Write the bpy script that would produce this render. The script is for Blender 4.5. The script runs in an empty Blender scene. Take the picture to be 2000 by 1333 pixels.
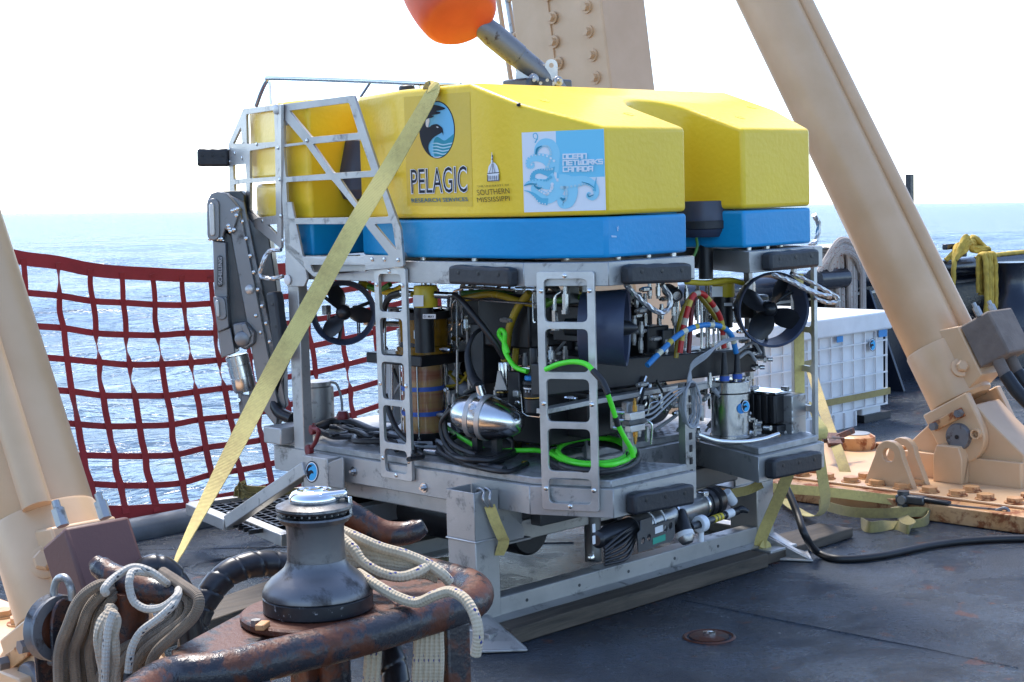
import bpy, bmesh, math, random
from mathutils import Vector, Matrix
from mathutils.geometry import tessellate_polygon
random.seed(7)
R = math.radians
SC = bpy.context.scene
COL = SC.collection

# ------------------------------------------------------------------ camera
FPX, PITCH, ROLL, YAW = 3090.79, .094, .0277, .7735      # focal length in photo pixels (2000 wide)
CAM = Vector((0, 0, 1.7))
cr, sr, cp, sp = math.cos(ROLL), math.sin(ROLL), math.cos(PITCH), math.sin(PITCH)
fwd = Vector((0, cp, -sp)); dwn = Vector((0, -sp, -cp)); rgt = Vector((1, 0, 0))
c_r = rgt*cr + dwn*sr; c_d = -rgt*sr + dwn*cr
cam_d = bpy.data.cameras.new('camera'); cam = bpy.data.objects.new('camera', cam_d); COL.objects.link(cam)
m = Matrix((c_r, -c_d, -fwd)).transposed().to_4x4(); m.translation = CAM
cam.matrix_world = m
cam_d.sensor_width = 36; cam_d.lens = 36*FPX/2000; cam_d.clip_start = .05; cam_d.clip_end = 60000
SC.camera = cam

# ------------------------------------------------------------------ sky, sun, exposure
SUN_EL, SUN_AZ = R(60), R(-22)        # azimuth measured from +Y towards +X
w = bpy.data.worlds.new('World'); SC.world = w; w.use_nodes = True
nt = w.node_tree; nt.nodes.clear()
sky = nt.nodes.new('ShaderNodeTexSky'); sky.sky_type = 'NISHITA'; sky.sun_disc = False
sky.sun_elevation = SUN_EL; sky.sun_rotation = SUN_AZ
sky.air_density = .7; sky.dust_density = .6; sky.ozone_density = 1.0
tc = nt.nodes.new('ShaderNodeTexCoord'); vr = nt.nodes.new('ShaderNodeVectorRotate'); vr.rotation_type = 'AXIS_ANGLE'
vr.inputs['Axis'].default_value = (.00991, -.01664, 0); vr.inputs['Angle'].default_value = .01937   # the ship heels a degree: the sea horizon is the sky's
bg = nt.nodes.new('ShaderNodeBackground'); bg.inputs['Strength'].default_value = .15
out = nt.nodes.new('ShaderNodeOutputWorld')
nt.links.new(tc.outputs['Generated'], vr.inputs['Vector']); nt.links.new(vr.outputs[0], sky.inputs['Vector'])
nt.links.new(sky.outputs[0], bg.inputs['Color']); nt.links.new(bg.outputs[0], out.inputs['Surface'])
sun_d = bpy.data.lights.new('sun', 'SUN'); sun = bpy.data.objects.new('sun', sun_d); COL.objects.link(sun)
sun_d.energy = 1.9; sun_d.angle = R(14); sun_d.color = (1, .94, .85)
sdir = Vector((math.sin(SUN_AZ)*math.cos(SUN_EL), math.cos(SUN_AZ)*math.cos(SUN_EL), math.sin(SUN_EL)))
sun.rotation_euler = sdir.to_track_quat('Z', 'Y').to_euler(); sun.location = (0, 0, 20)
SC.view_settings.view_transform = 'Standard'; SC.view_settings.look = 'None'
SC.view_settings.exposure = 1.68; SC.view_settings.gamma = 1; SC.view_settings.use_curve_mapping = False

# ------------------------------------------------------------------ frames: ship coordinates are (w athwart, l aft, z up)
F = Matrix.Translation((.2475, 5.6701, 0)) @ Matrix.Rotation(YAW, 4, 'Z')
FI = F.inverted()
def ray(u, v):
    d = c_r*(u-1000) + c_d*(v-666.5) + fwd*FPX
    return FI @ CAM, FI.to_3x3() @ d
def onplane(u, v, n, k):
    o, d = ray(u, v); n = Vector(n); return o + d*((k - o.dot(n))/d.dot(n))
def PW(u, v, w): return onplane(u, v, (1, 0, 0), w)
def PL(u, v, l): return onplane(u, v, (0, 1, 0), l)
def PZ(u, v, z): return onplane(u, v, (0, 0, 1), z)
def PD(u, v, y):
    d = c_r*(u-1000) + c_d*(v-666.5) + fwd*FPX
    return FI @ (CAM + d*(y/d.y))
VR = FI.to_3x3() @ c_r; VF = FI.to_3x3() @ Vector((0, 1, 0)); UP = Vector((0, 0, 1))

# ------------------------------------------------------------------ mesh helper
MW = {}
def catmull(P, k):
    P = [Vector(p) for p in P]
    if k < 2 or len(P) < 3: return P
    o = []
    for i in range(len(P)-1):
        p1, p2 = P[i], P[i+1]
        p0 = P[i-1] if i else p1*2-p2
        p3 = P[i+2] if i+2 < len(P) else p2*2-p1
        for j in range(k):
            t = j/k
            o.append(.5*((2*p1)+(p2-p0)*t+(2*p0-5*p1+4*p2-p3)*t*t+(3*p1-p0-3*p2+p3)*t**3))
    return o+[P[-1]]
def roundpoly(P, r, n=4):
    o = []; N = len(P); P = [Vector(p) for p in P]
    for i in range(N):
        a, b, c = P[i-1], P[i], P[(i+1) % N]
        rr = min(r, (a-b).length*.45, (c-b).length*.45)
        d1, d2 = (a-b).normalized()*rr, (c-b).normalized()*rr
        for j in range(n+1):
            t = j/n; o.append(b + d1*(1-t)**2 + d2*t**2)
    return o
class MB:
    def __init__(s): s.v = []; s.f = []; s.p = []
    def add(s, vs, fs, ps=None):
        n = len(s.v); s.v += [Vector(v) for v in vs]; s.f += [tuple(i+n for i in f) for f in fs]
        s.p += ps if ps else [(0, 0, 0)]*len(vs); return s
    def box(s, c, d, rot=None):
        c = Vector(c); M = rot.to_3x3() if rot else Matrix.Identity(3)
        vs = [c + M @ Vector((x*d[0]/2, y*d[1]/2, z*d[2]/2)) for x in (-1, 1) for y in (-1, 1) for z in (-1, 1)]
        return s.add(vs, [(0,1,3,2),(4,6,7,5),(0,4,5,1),(2,3,7,6),(0,2,6,4),(1,5,7,3)])
    def bar(s, a, b, wd, th, nrm):          # rectangular bar a->b, th along nrm
        a, b = Vector(a), Vector(b); x = (b-a).normalized(); z = Vector(nrm); z = (z - x*z.dot(x)).normalized(); y = z.cross(x)
        M = Matrix((x, y, z)).transposed()
        return s.box((a+b)/2, ((b-a).length, wd, th), M)
    def prism(s, P, vec, holes=()):
        P = [Vector(p) for p in P]; vec = Vector(vec); loops = [P]+[[Vector(q) for q in h] for h in holes]
        tri = tessellate_polygon(loops) if holes else [tuple(range(len(P)))]
        fl = [p for lp in loops for p in lp]; n = len(fl)
        fs = [tuple(t) for t in tri]+[tuple(i+n for i in reversed(t)) for t in tri]
        k = 0
        for lp in loops:
            m = len(lp)
            for i in range(m): fs.append((k+i, k+(i+1) % m, n+k+(i+1) % m, n+k+i))
            k += m
        return s.add(fl+[p+vec for p in fl], fs)
    def flat(s, P, off=None):               # one n-gon, triangulated (flat print)
        P = [Vector(p) for p in P]
        if off: P = [p+Vector(off) for p in P]
        return s.add(P, [tuple(t) for t in tessellate_polygon([P])])
    def tube(s, P, r, n=10, k=1, cap=True, lobes=0, twist=0, amp=.16, helix=None):
        P = catmull(P, k); N = len(P)
        rs = [r[min(int(i*(len(r)-1)/(N-1)), len(r)-2)]*(1-((i*(len(r)-1)/(N-1)) - min(int(i*(len(r)-1)/(N-1)), len(r)-2)))
              + r[min(int(i*(len(r)-1)/(N-1)), len(r)-2)+1]*((i*(len(r)-1)/(N-1)) - min(int(i*(len(r)-1)/(N-1)), len(r)-2))
              for i in range(N)] if isinstance(r, (list, tuple)) else [r]*N
        vs = []; ps = []; fs = []; up = None; L = 0
        for i in range(N):
            t = (P[min(i+1, N-1)]-P[max(i-1, 0)])
            if t.length < 1e-9: t = Vector((0, 0, 1))
            t.normalize()
            if up is None: up = t.orthogonal().normalized()
            up = (up - t*up.dot(t)); up = up.normalized() if up.length > 1e-6 else t.orthogonal().normalized()
            sd = t.cross(up)
            if i: L += (P[i]-P[i-1]).length
            for j in range(n):
                a = 2*math.pi*j/n; q = rs[i]*(1+(amp*math.cos(lobes*a-twist*L) if lobes else 0))
                if helix: hf = (L/helix[0]-j/n) % 1; q *= (1-helix[1]) if hf < .13 else 1-.06*(1-hf)
                vs.append(P[i]+up*(math.cos(a)*q)+sd*(math.sin(a)*q)); ps.append((L, math.cos(a), math.sin(a)))
        for i in range(N-1):
            for j in range(n): fs.append((i*n+j, i*n+(j+1) % n, (i+1)*n+(j+1) % n, (i+1)*n+j))
        if cap: fs += [tuple(range(n-1, -1, -1)), tuple((N-1)*n+j for j in range(n))]
        return s.add(vs, fs, ps)
    def cyl(s, a, b, r, r2=None, n=20): return s.tube([a, b], [r, r if r2 is None else r2], n)
    def lathe(s, prof, base, axis, n=28):   # prof [(radius, height)]
        base = Vector(base); z = Vector(axis).normalized(); x = z.orthogonal().normalized(); y = z.cross(x); vs = []; fs = []
        for (r, h) in prof:
            for j in range(n):
                a = 2*math.pi*j/n; vs.append(base+z*h+(x*math.cos(a)+y*math.sin(a))*max(r, 1e-4))
        for i in range(len(prof)-1):
            for j in range(n): fs.append((i*n+j, i*n+(j+1) % n, (i+1)*n+(j+1) % n, (i+1)*n+j))
        fs += [tuple(range(n-1, -1, -1)), tuple((len(prof)-1)*n+j for j in range(n))]
        return s.add(vs, fs)
    def ring(s, prof, base, axis, n=32):    # closed profile lathe (hollow)
        base = Vector(base); z = Vector(axis).normalized(); x = z.orthogonal().normalized(); y = z.cross(x); vs = []; fs = []; m = len(prof)
        for (r, h) in prof:
            for j in range(n):
                a = 2*math.pi*j/n; vs.append(base+z*h+(x*math.cos(a)+y*math.sin(a))*r)
        for i in range(m):
            for j in range(n): fs.append((i*n+j, i*n+(j+1) % n, ((i+1) % m)*n+(j+1) % n, ((i+1) % m)*n+j))
        return s.add(vs, fs)
    def ribbon(s, P, W, wd, th=.003, k=6):  # webbing: path P, width direction(s) W
        P0 = [Vector(p) for p in P]; Ws = [Vector(x) for x in W] if isinstance(W, list) else [Vector(W)]*len(P0)
        wds = wd if isinstance(wd, list) else [wd]*len(P0)
        Q = catmull(P0, k); WW = catmull(Ws, k) if len(P0) > 2 and k > 1 else Ws; N = len(Q)
        WD = [v.x for v in catmull([Vector((x, 0, 0)) for x in wds], k)] if len(P0) > 2 and k > 1 else wds
        vs = []; ps = []; fs = []; L = 0
        for i in range(N):
            t = (Q[min(i+1, N-1)]-Q[max(i-1, 0)]).normalized(); wv = WW[i]-t*WW[i].dot(t)
            wv = wv.normalized() if wv.length > 1e-6 else t.orthogonal().normalized(); nn = t.cross(wv)
            if i: L += (Q[i]-Q[i-1]).length
            for a, b in ((-1, -1), (1, -1), (1, 1), (-1, 1)):
                vs.append(Q[i]+wv*(a*WD[i]/2)+nn*(b*th/2)); ps.append((L, a, 0))
        for i in range(N-1):
            for j in range(4): fs.append((i*4+j, i*4+(j+1) % 4, i*4+4+(j+1) % 4, i*4+4+j))
        fs += [(3, 2, 1, 0), tuple((N-1)*4+j for j in range(4))]
        return s.add(vs, fs, ps)
    def build(s, name, mat, parent=None, bevel=0, seg=2, sharp=38, frame=None, path=False):
        fr = F if frame is None else frame
        wv = [fr @ v for v in s.v]
        if parent is not None: M = MW[parent.name]
        else:
            lo = [min(v[i] for v in wv) for i in range(3)]; hi = [max(v[i] for v in wv) for i in range(3)]
            M = Matrix.Translation(((lo[0]+hi[0])/2, (lo[1]+hi[1])/2, lo[2]))
        MI = M.inverted(); me = bpy.data.meshes.new(name)
        me.from_pydata([MI @ v for v in wv], [], s.f)
        bm = bmesh.new(); bm.from_mesh(me); bmesh.ops.recalc_face_normals(bm, faces=bm.faces); bm.to_mesh(me); bm.free()
        if any(p != (0, 0, 0) for p in s.p[:3000:7]) or path:
            at = me.attributes.new('path', 'FLOAT_VECTOR', 'POINT')
            at.data.foreach_set('vector', [c for p in s.p for c in p])
        me.polygons.foreach_set('use_smooth', [True]*len(me.polygons)); me.set_sharp_from_angle(angle=R(sharp))
        me.materials.append(mat); o = bpy.data.objects.new(name, me); COL.objects.link(o)
        if parent is not None: o.parent = parent
        else: o.matrix_world = M
        MW[o.name] = M
        if bevel:
            b = o.modifiers.new('bevel', 'BEVEL'); b.width = bevel; b.segments = seg; b.limit_method = 'ANGLE'; b.angle_limit = R(40)
        return o
def tag(o, label=None, cat=None, group=None, kind=None):
    if label: o['label'] = label
    if cat: o['category'] = cat
    if group: o['group'] = group
    if kind: o['kind'] = kind
    return o
def thing(name, label, cat, loc, rot=0, group=None):       # loc in ship coordinates
    o = bpy.data.objects.new(name, None); COL.objects.link(o)
    M = F @ Matrix.Translation(loc) @ Matrix.Rotation(rot, 4, 'Z'); o.matrix_world = M; MW[o.name] = M
    o.empty_display_size = .2
    return tag(o, label, cat, group)
def inst(name, src, parent, M):                           # another copy of a small part: src built around the ship origin
    o = bpy.data.objects.new(name, src.data); COL.objects.link(o); o.parent = parent
    W = F @ M; o.matrix_basis = MW[parent.name].inverted() @ W; MW[o.name] = W
    for md in src.modifiers:
        b = o.modifiers.new(md.name, md.type); b.width = md.width; b.segments = md.segments; b.limit_method = md.limit_method; b.angle_limit = md.angle_limit
    return o
def frame_to(p, z, x=None):
    z = Vector(z).normalized(); x = Vector(x) if x is not None else z.orthogonal(); x = (x-z*x.dot(z)).normalized(); y = z.cross(x)
    M = Matrix((x, y, z)).transposed().to_4x4(); M.translation = Vector(p); return M
class Proto:                                              # a small repeated part: mesh data shared by all its copies
    def __init__(s, mb, mat, bevel=0):
        me = bpy.data.meshes.new('piece'); me.from_pydata(mb.v, [], mb.f)
        bm = bmesh.new(); bm.from_mesh(me); bmesh.ops.recalc_face_normals(bm, faces=bm.faces)
        if bevel: bmesh.ops.bevel(bm, geom=[e for e in bm.edges if e.calc_face_angle(0) > .6], offset=bevel, segments=1, affect='EDGES')
        bm.to_mesh(me); bm.free()
        me.polygons.foreach_set('use_smooth', [True]*len(me.polygons)); me.set_sharp_from_angle(angle=R(38)); me.materials.append(mat); s.data = me; s.modifiers = ()
def dup(o, delta, label=None, parent=None):
    c = o.copy(); COL.objects.link(c)
    if parent is None:
        W = F @ Matrix.Translation(delta) @ FI @ MW[o.name]; c.matrix_world = W; MW[c.name] = W
    else: c.parent = parent
    if label: c['label'] = label
    for ch in o.children: dup(ch, delta, None, c)
    return c

# ------------------------------------------------------------------ materials
def nodes(name):
    m = bpy.data.materials.new(name); m.use_nodes = True; t = m.node_tree
    return m, t, t.nodes['Principled BSDF'], t.nodes.new, t.links.new
def ramp(N, L, src, stops):
    r = N('ShaderNodeValToRGB'); e = r.color_ramp.elements
    while len(e) < len(stops): e.new(.5)
    for i, (p, c) in enumerate(stops): e[i].position = p; e[i].color = (*c, 1) if len(c) == 3 else c
    L(src, r.inputs[0]); return r
def noise(N, L, scale, detail=4, rough=.55, vec=None, dist=0):
    n = N('ShaderNodeTexNoise'); n.inputs['Scale'].default_value = scale; n.inputs['Detail'].default_value = detail
    n.inputs['Roughness'].default_value = rough; n.inputs['Distortion'].default_value = dist
    if vec is not None: L(vec, n.inputs['Vector'])
    return n
def bump(N, L, b, h, strength, dist=.01):
    k = N('ShaderNodeBump'); k.inputs['Strength'].default_value = strength; k.inputs['Distance'].default_value = dist
    L(h, k.inputs['Height']); L(k.outputs[0], b.inputs['Normal']); return k
def mixc(N, L, fac, a, b):
    x = N('ShaderNodeMix'); x.data_type = 'RGBA'
    L(fac, x.inputs['Factor'])
    for s, i in ((a, 6), (b, 7)):
        if isinstance(s, tuple): x.inputs[i].default_value = (*s, 1)
        else: L(s, x.inputs[i])
    return x.outputs[2]
def pm(name, c, rough=.5, metal=0, var=.15, vs=6, bs=0, bsc=80, c2=None, coat=0, rv=.1, **kw):
    m, t, b, N, L = nodes(name)
    tc = N('ShaderNodeTexCoord').outputs['Object']
    n = noise(N, L, vs, 5, .6, tc)
    d = c2 if c2 else tuple(x*(1-var) for x in c)
    r = ramp(N, L, n.outputs[0], [(.3, d), (.68, tuple(min(1, x*(1+var*.4)) for x in c))])
    L(r.outputs[0], b.inputs['Base Color'])
    rr = N('ShaderNodeMapRange'); rr.inputs[3].default_value = max(0.02, rough-rv); rr.inputs[4].default_value = min(1, rough+rv)
    n2 = noise(N, L, vs*3.1, 4, .6, tc); L(n2.outputs[0], rr.inputs[0]); L(rr.outputs[0], b.inputs['Roughness'])
    b.inputs['Metallic'].default_value = metal; b.inputs['Coat Weight'].default_value = coat; b.inputs['Coat Roughness'].default_value = .15
    if bs:
        n3 = noise(N, L, bsc, 3, .5, tc); bump(N, L, b, n3.outputs[0], bs, .01)
    for k, v in kw.items(): b.inputs[k.replace('_', ' ')].default_value = v
    return m
def stained(name, base, stain, amount=.5, scale=5, rough=.45, rough2=.8, bs=.1, bsc=60, metal=0, fine=30, base2=None):
    m, t, b, N, L = nodes(name); tc = N('ShaderNodeTexCoord').outputs['Object']
    n = noise(N, L, scale, 8, .68, tc, .3); r = ramp(N, L, n.outputs[0], [(amount, (0,)*3), (amount+.09, (1,)*3)])
    n2 = noise(N, L, fine, 4, .6, tc); s2 = ramp(N, L, n2.outputs[0], [(.3, tuple(x*.6 for x in stain)), (.7, stain)])
    n3 = noise(N, L, scale*.7, 4, .5, tc); s1 = ramp(N, L, n3.outputs[0], [(.3, base2 or tuple(x*.88 for x in base)), (.7, base)])
    L(mixc(N, L, r.outputs[0], s1.outputs[0], s2.outputs[0]), b.inputs['Base Color'])
    mr = N('ShaderNodeMapRange'); mr.inputs[3].default_value = rough; mr.inputs[4].default_value = rough2; L(r.outputs[0], mr.inputs[0]); L(mr.outputs[0], b.inputs['Roughness'])
    b.inputs['Metallic'].default_value = metal
    n4 = noise(N, L, bsc, 5, .6, tc); bump(N, L, b, n4.outputs[0], bs, .01)
    return m
def pathmat(name, fn, rough=.8):           # colour and relief that follow the 'path' attribute of tubes and webbing
    m, t, b, N, L = nodes(name); a = N('ShaderNodeAttribute'); a.attribute_name = 'path'
    b.inputs['Roughness'].default_value = rough; fn(t, b, N, L, a.outputs['Vector']); return m
def math_(N, L, op, a, b=None, c=None):
    x = N('ShaderNodeMath'); x.operation = op
    for i, s in enumerate((a, b, c)):
        if s is None: continue
        if isinstance(s, (int, float)): x.inputs[i].default_value = s
        else: L(s, x.inputs[i])
    return x.outputs[0]
def vscale(N, L, vec, s):
    x = N('ShaderNodeMapping'); x.inputs['Scale'].default_value = s; L(vec, x.inputs['Vector']); return x.outputs[0]

def webbing(name, c, dirt):
    def fn(t, b, N, L, p):
        s = N('ShaderNodeSeparateXYZ'); L(p, s.inputs[0])
        tc = N('ShaderNodeTexCoord').outputs['Object']
        n = noise(N, L, 3, 7, .7, tc); n2 = noise(N, L, 70, 3, .6, tc)
        k = math_(N, L, 'ADD', math_(N, L, 'MULTIPLY', n.outputs[0], .8), math_(N, L, 'MULTIPLY', n2.outputs[0], .25))
        r = ramp(N, L, k, [(.38, dirt), (.58, c)])
        wv = math_(N, L, 'SINE', math_(N, L, 'MULTIPLY', s.outputs[0], 2*math.pi/.006))
        ed = math_(N, L, 'GREATER_THAN', math_(N, L, 'ABSOLUTE', s.outputs[1]), .999)
        L(r.outputs[0], b.inputs['Base Color']); bump(N, L, b, wv, .35, .002)
        b.inputs['Sheen Weight'].default_value = .2
    return pathmat(name, fn, .75)
def ropemat(name, c, c2, fleck=None, fperiod=.05, braid=.012):
    def fn(t, b, N, L, p):
        s = N('ShaderNodeSeparateXYZ'); L(p, s.inputs[0]); tc = N('ShaderNodeTexCoord').outputs['Object']
        n = noise(N, L, 9, 5, .6, tc); r = ramp(N, L, n.outputs[0], [(.3, c2), (.7, c)]); col = r.outputs[0]
        ang = math_(N, L, 'ARCTAN2', s.outputs[2], s.outputs[1])
        a1 = math_(N, L, 'SINE', math_(N, L, 'ADD', math_(N, L, 'MULTIPLY', s.outputs[0], 2*math.pi/braid), math_(N, L, 'MULTIPLY', ang, 4)))
        a2 = math_(N, L, 'SINE', math_(N, L, 'SUBTRACT', math_(N, L, 'MULTIPLY', s.outputs[0], 2*math.pi/braid), math_(N, L, 'MULTIPLY', ang, 4)))
        h = math_(N, L, 'MULTIPLY', a1, a2)
        if fleck:
            ph = math_(N, L, 'FRACT', math_(N, L, 'ADD', math_(N, L, 'MULTIPLY', s.outputs[0], 1/fperiod), math_(N, L, 'MULTIPLY', ang, .3183)))
            f1 = math_(N, L, 'LESS_THAN', ph, .2); f2 = math_(N, L, 'GREATER_THAN', a2, .0)
            f3 = math_(N, L, 'GREATER_THAN', math_(N, L, 'SINE', math_(N, L, 'MULTIPLY', ang, 2)), .55)
            col = mixc(N, L, math_(N, L, 'MULTIPLY', f1, math_(N, L, 'MULTIPLY', f2, f3)), col, fleck)
        L(col, b.inputs['Base Color']); bump(N, L, b, h, .5, .003); b.inputs['Sheen Weight'].default_value = .15
    return pathmat(name, fn, .85)
def bandhose(name, stops, period):         # coloured bands along a hose
    def fn(t, b, N, L, p):
        s = N('ShaderNodeSeparateXYZ'); L(p, s.inputs[0])
        ph = math_(N, L, 'FRACT', math_(N, L, 'MULTIPLY', s.outputs[0], 1/period)); r = ramp(N, L, ph, stops); r.color_ramp.interpolation = 'CONSTANT'
        L(r.outputs[0], b.inputs['Base Color'])
    return pathmat(name, fn, .4)

M = {}
# float paint: thick two-part coating with an orange-peel skin
def floatpaint(name, c, c2, bs):
    m, t, b, N, L = nodes(name); tc = N('ShaderNodeTexCoord').outputs['Object']
    n = noise(N, L, 2.2, 6, .6, tc); r = ramp(N, L, n.outputs[0], [(.3, c2), (.65, c)])
    sp_ = noise(N, L, 16, 6, .7, tc); rs = ramp(N, L, sp_.outputs[0], [(.685, (0,)*3), (.72, (1,)*3)])
    L(mixc(N, L, math_(N, L, 'MULTIPLY', rs.outputs[0], .35), r.outputs[0], tuple(x*.45 for x in c)), b.inputs['Base Color'])
    b.inputs['Roughness'].default_value = .38; b.inputs['Specular IOR Level'].default_value = .35; b.inputs['Coat Weight'].default_value = .16; b.inputs['Coat Roughness'].default_value = .14
    n1 = noise(N, L, 55, 2, .4, tc); n2 = noise(N, L, 14, 3, .5, tc)
    bump(N, L, b, math_(N, L, 'ADD', n1.outputs[0], math_(N, L, 'MULTIPLY', n2.outputs[0], .6)), bs, .012)
    return m
M['yellow'] = floatpaint('yellow_float_paint', (.90, .61, .030), (.84, .55, .026), .14)
M['blue'] = floatpaint('blue_float_paint', (.006, .30, .60), (.005, .255, .53), .10)
M['alu'] = stained('weathered_aluminium', (.50, .49, .47), (.29, .285, .27), .57, 9, .42, .58, .10, 120, .62, 45, (.39, .385, .37))
M['alu2'] = pm('bright_aluminium', (.58, .57, .55), .38, .72, .25, 8, .06, 150)
M['tread'] = pm('tread_plate_aluminium', (.42, .42, .41), .5, .6, .3, 20, .08, 150)
M['darkmetal'] = pm('dark_anodised_metal', (.11, .115, .12), .42, .75, .25, 5, .05, 100)
M['armmetal'] = stained('manipulator_titanium', (.26, .265, .275), (.12, .12, .12), .58, 6, .42, .55, .04, 100, .8)
M['steel'] = pm('polished_steel', (.66, .66, .65), .2, 1, .15, 10, .02, 200, rv=.08)
M['steel2'] = pm('brushed_grey_steel', (.33, .33, .325), .33, .9, .2, 12, .03, 200)
M['chrome'] = pm('chrome', (.82, .82, .82), .06, 1, .05, 5, rv=.02)
M['rubber'] = pm('black_rubber', (.018, .020, .025), .48, 0, .3, 8, .12, 60)
M['black'] = pm('black_anodised', (.012, .012, .014), .38, .1, .3, 8, .04, 90)
M['plastic'] = pm('black_plastic', (.016, .017, .02), .35, 0, .25, 8)
M['duct'] = pm('navy_thruster_plastic', (.040, .052, .090), .40, 0, .25, 6, .05, 40)
M['cable'] = pm('black_cable_jacket', (.013, .013, .015), .45, 0, .3, 10)
M['green'] = pm('fluorescent_green_jacket', (.10, .80, .03), .38, 0, .1, 20)
M['greencab'] = pm('dull_green_hose', (.06, .19, .02), .35, 0, .2, 10)
M['yhose'] = pm('clear_yellow_tubing', (.36, .26, .02), .25, 0, .2, 8)
M['ycap'] = pm('yellow_anodised', (.62, .47, .03), .4, 0, .1, 10)
M['amber'] = pm('amber_oil', (.30, .15, .01), .12, 0, .45, 14, Transmission_Weight=.25)
M['white'] = pm('white_plastic', (.75, .77, .78), .5, 0, .12, 6)
M['label'] = pm('white_label', (.72, .72, .70), .5, 0, .05, 20)
M['greytape'] = pm('grey_jacket', (.32, .33, .34), .5, 0, .15, 20)
M['bluep'] = pm('blue_anodised', (.02, .22, .55), .35, .2, .1, 20)
M['band'] = pm('blue_strap', (.03, .10, .42), .5, 0, .1, 20)
M['red'] = pm('red_jacket', (.16, .012, .014), .45, 0, .15, 20)
M['orangeb'] = pm('orange_buoy_plastic', (.60, .085, .028), .5, 0, .12, 5, .05, 40)
M['brass'] = pm('brass', (.55, .32, .08), .3, 1, .2, 20)
M['tan'] = stained('cream_tan_paint', (.65, .425, .245), (.24, .09, .03), .69, 7, .36, .75, .07, 40, 0, 30, (.585, .37, .20))
M['tanrust'] = stained('rusty_tan_paint', (.60, .35, .17), (.30, .085, .02), .475, 8, .42, .8, .14, 40, 0, 30, (.52, .25, .09))
M['rust'] = stained('rusted_black_steel', (.028, .026, .030), (.115, .032, .012), .462, 9, .22, .58, .35, 55, .1, 45, (.020, .022, .030))
M['rusty'] = stained('brown_rust', (.105, .029, .011), (.026, .016, .015), .52, 9, .5, .4, .35, 60)
M['winch'] = stained('worn_bronze_winch', (.17, .17, .175), (.075, .07, .07), .5, 6, .36, .5, .06, 70, .75)
M['winchb'] = stained('chipped_black_paint', (.016, .017, .020), (.60, .60, .60), .60, 34, .35, .5, .06, 70)
M['brown'] = stained('brown_painted_block', (.125, .053, .044), (.20, .13, .11), .70, 8, .55, .7, .12, 60)
M['greyblock'] = pm('weathered_block', (.16, .13, .11), .8, 0, .3, 8, .2, 60)
M['navy'] = stained('wet_navy_paint', (.012, .017, .030), (.03, .035, .045), .6, 6, .22, .4, .18, 45)
M['gunwale'] = pm('grey_deck_edge', (.14, .16, .18), .35, 0, .3, 5, .1, 30)
M['galv'] = stained('galvanised_steel', (.42, .42, .41), (.24, .22, .2), .55, 12, .4, .6, .05, 80, .8)
M['pole'] = stained('scuffed_grey_steel', (.20, .205, .215), (.10, .08, .07), .55, 14, .45, .6, .1, 60, .5)
M['web'] = webbing('yellow_webbing', (.72, .58, .19), (.50, .37, .12))
M['webo'] = webbing('old_olive_webbing', (.36, .28, .085), (.19, .14, .05))
M['webr'] = webbing('red_net_webbing', (.34, .018, .022), (.25, .013, .016))
M['rope_w'] = ropemat('white_braid_rope', (.50, .46, .40), (.40, .36, .30), (.02, .02, .03), .085, .02)
M['rope_b'] = ropemat('cream_braid_rope', (.56, .47, .34), (.42, .34, .23), (.03, .04, .20), .075, .02)
M['rope_g'] = ropemat('dirty_brown_rope', (.25, .19, .13), (.12, .088, .06), None, .06, .01)
M['rope_c'] = ropemat('cream_laid_rope', (.46, .385, .29), (.34, .28, .21), None, .06, .02)
M['rope_y'] = pm('yellow_laid_rope', (.56, .38, .06), .8, 0, .35, 15, .2, 200)
M['rope_p'] = ropemat('pinkish_rope', (.46, .42, .38), (.33, .28, .25), (.25, .08, .05), .05, .02)
M['wire'] = pm('wire_rope_strand', (.55, .55, .55), .35, .9, .3, 20)
def compens():
    m, t, b, N, L = nodes('brown_compensator_oil'); tc = N('ShaderNodeTexCoord').outputs['Object']
    mp = vscale(N, L, tc, (1.5, 1.5, 16)); n = noise(N, L, 1.2, 3, .5, mp)
    r = ramp(N, L, n.outputs[0], [(.3, (.22, .06, .03)), (.45, (.33, .16, .085)), (.58, (.40, .24, .09)), (.75, (.27, .19, .12))])
    L(r.outputs[0], b.inputs['Base Color']); b.inputs['Roughness'].default_value = .08; b.inputs['Coat Weight'].default_value = .6
    return m
M['comp'] = compens()
def spiral(name):
    def fn(t, b, N, L, p):
        s = N('ShaderNodeSeparateXYZ'); L(p, s.inputs[0])
        n = noise(N, L, 30, 4, .6, N('ShaderNodeTexCoord').outputs['Object'])
        r = ramp(N, L, n.outputs[0], [(.3, (.010, .010, .012)), (.75, (.03, .03, .034))]); L(r.outputs[0], b.inputs['Base Color'])
    return pathmat(name, fn, .3)
M['spiral'] = spiral('black_spiral_wrap')
def wood(name, c, c2, ax=(1.5, 14, 14)):
    m, t, b, N, L = nodes(name); tc = N('ShaderNodeTexCoord').outputs['Object']
    rot = N('ShaderNodeVectorRotate'); rot.inputs['Angle'].default_value = -YAW; L(tc, rot.inputs[0])
    n = noise(N, L, 1.6, 7, .65, vscale(N, L, rot.outputs[0], ax), .6); r = ramp(N, L, n.outputs[0], [(.3, c2), (.7, c)]); L(r.outputs[0], b.inputs['Base Color'])
    b.inputs['Roughness'].default_value = .75; bump(N, L, b, n.outputs[0], .5, .01); return m
M['wood'] = wood('wet_plank_wood', (.12, .092, .065), (.038, .030, .022))

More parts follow.
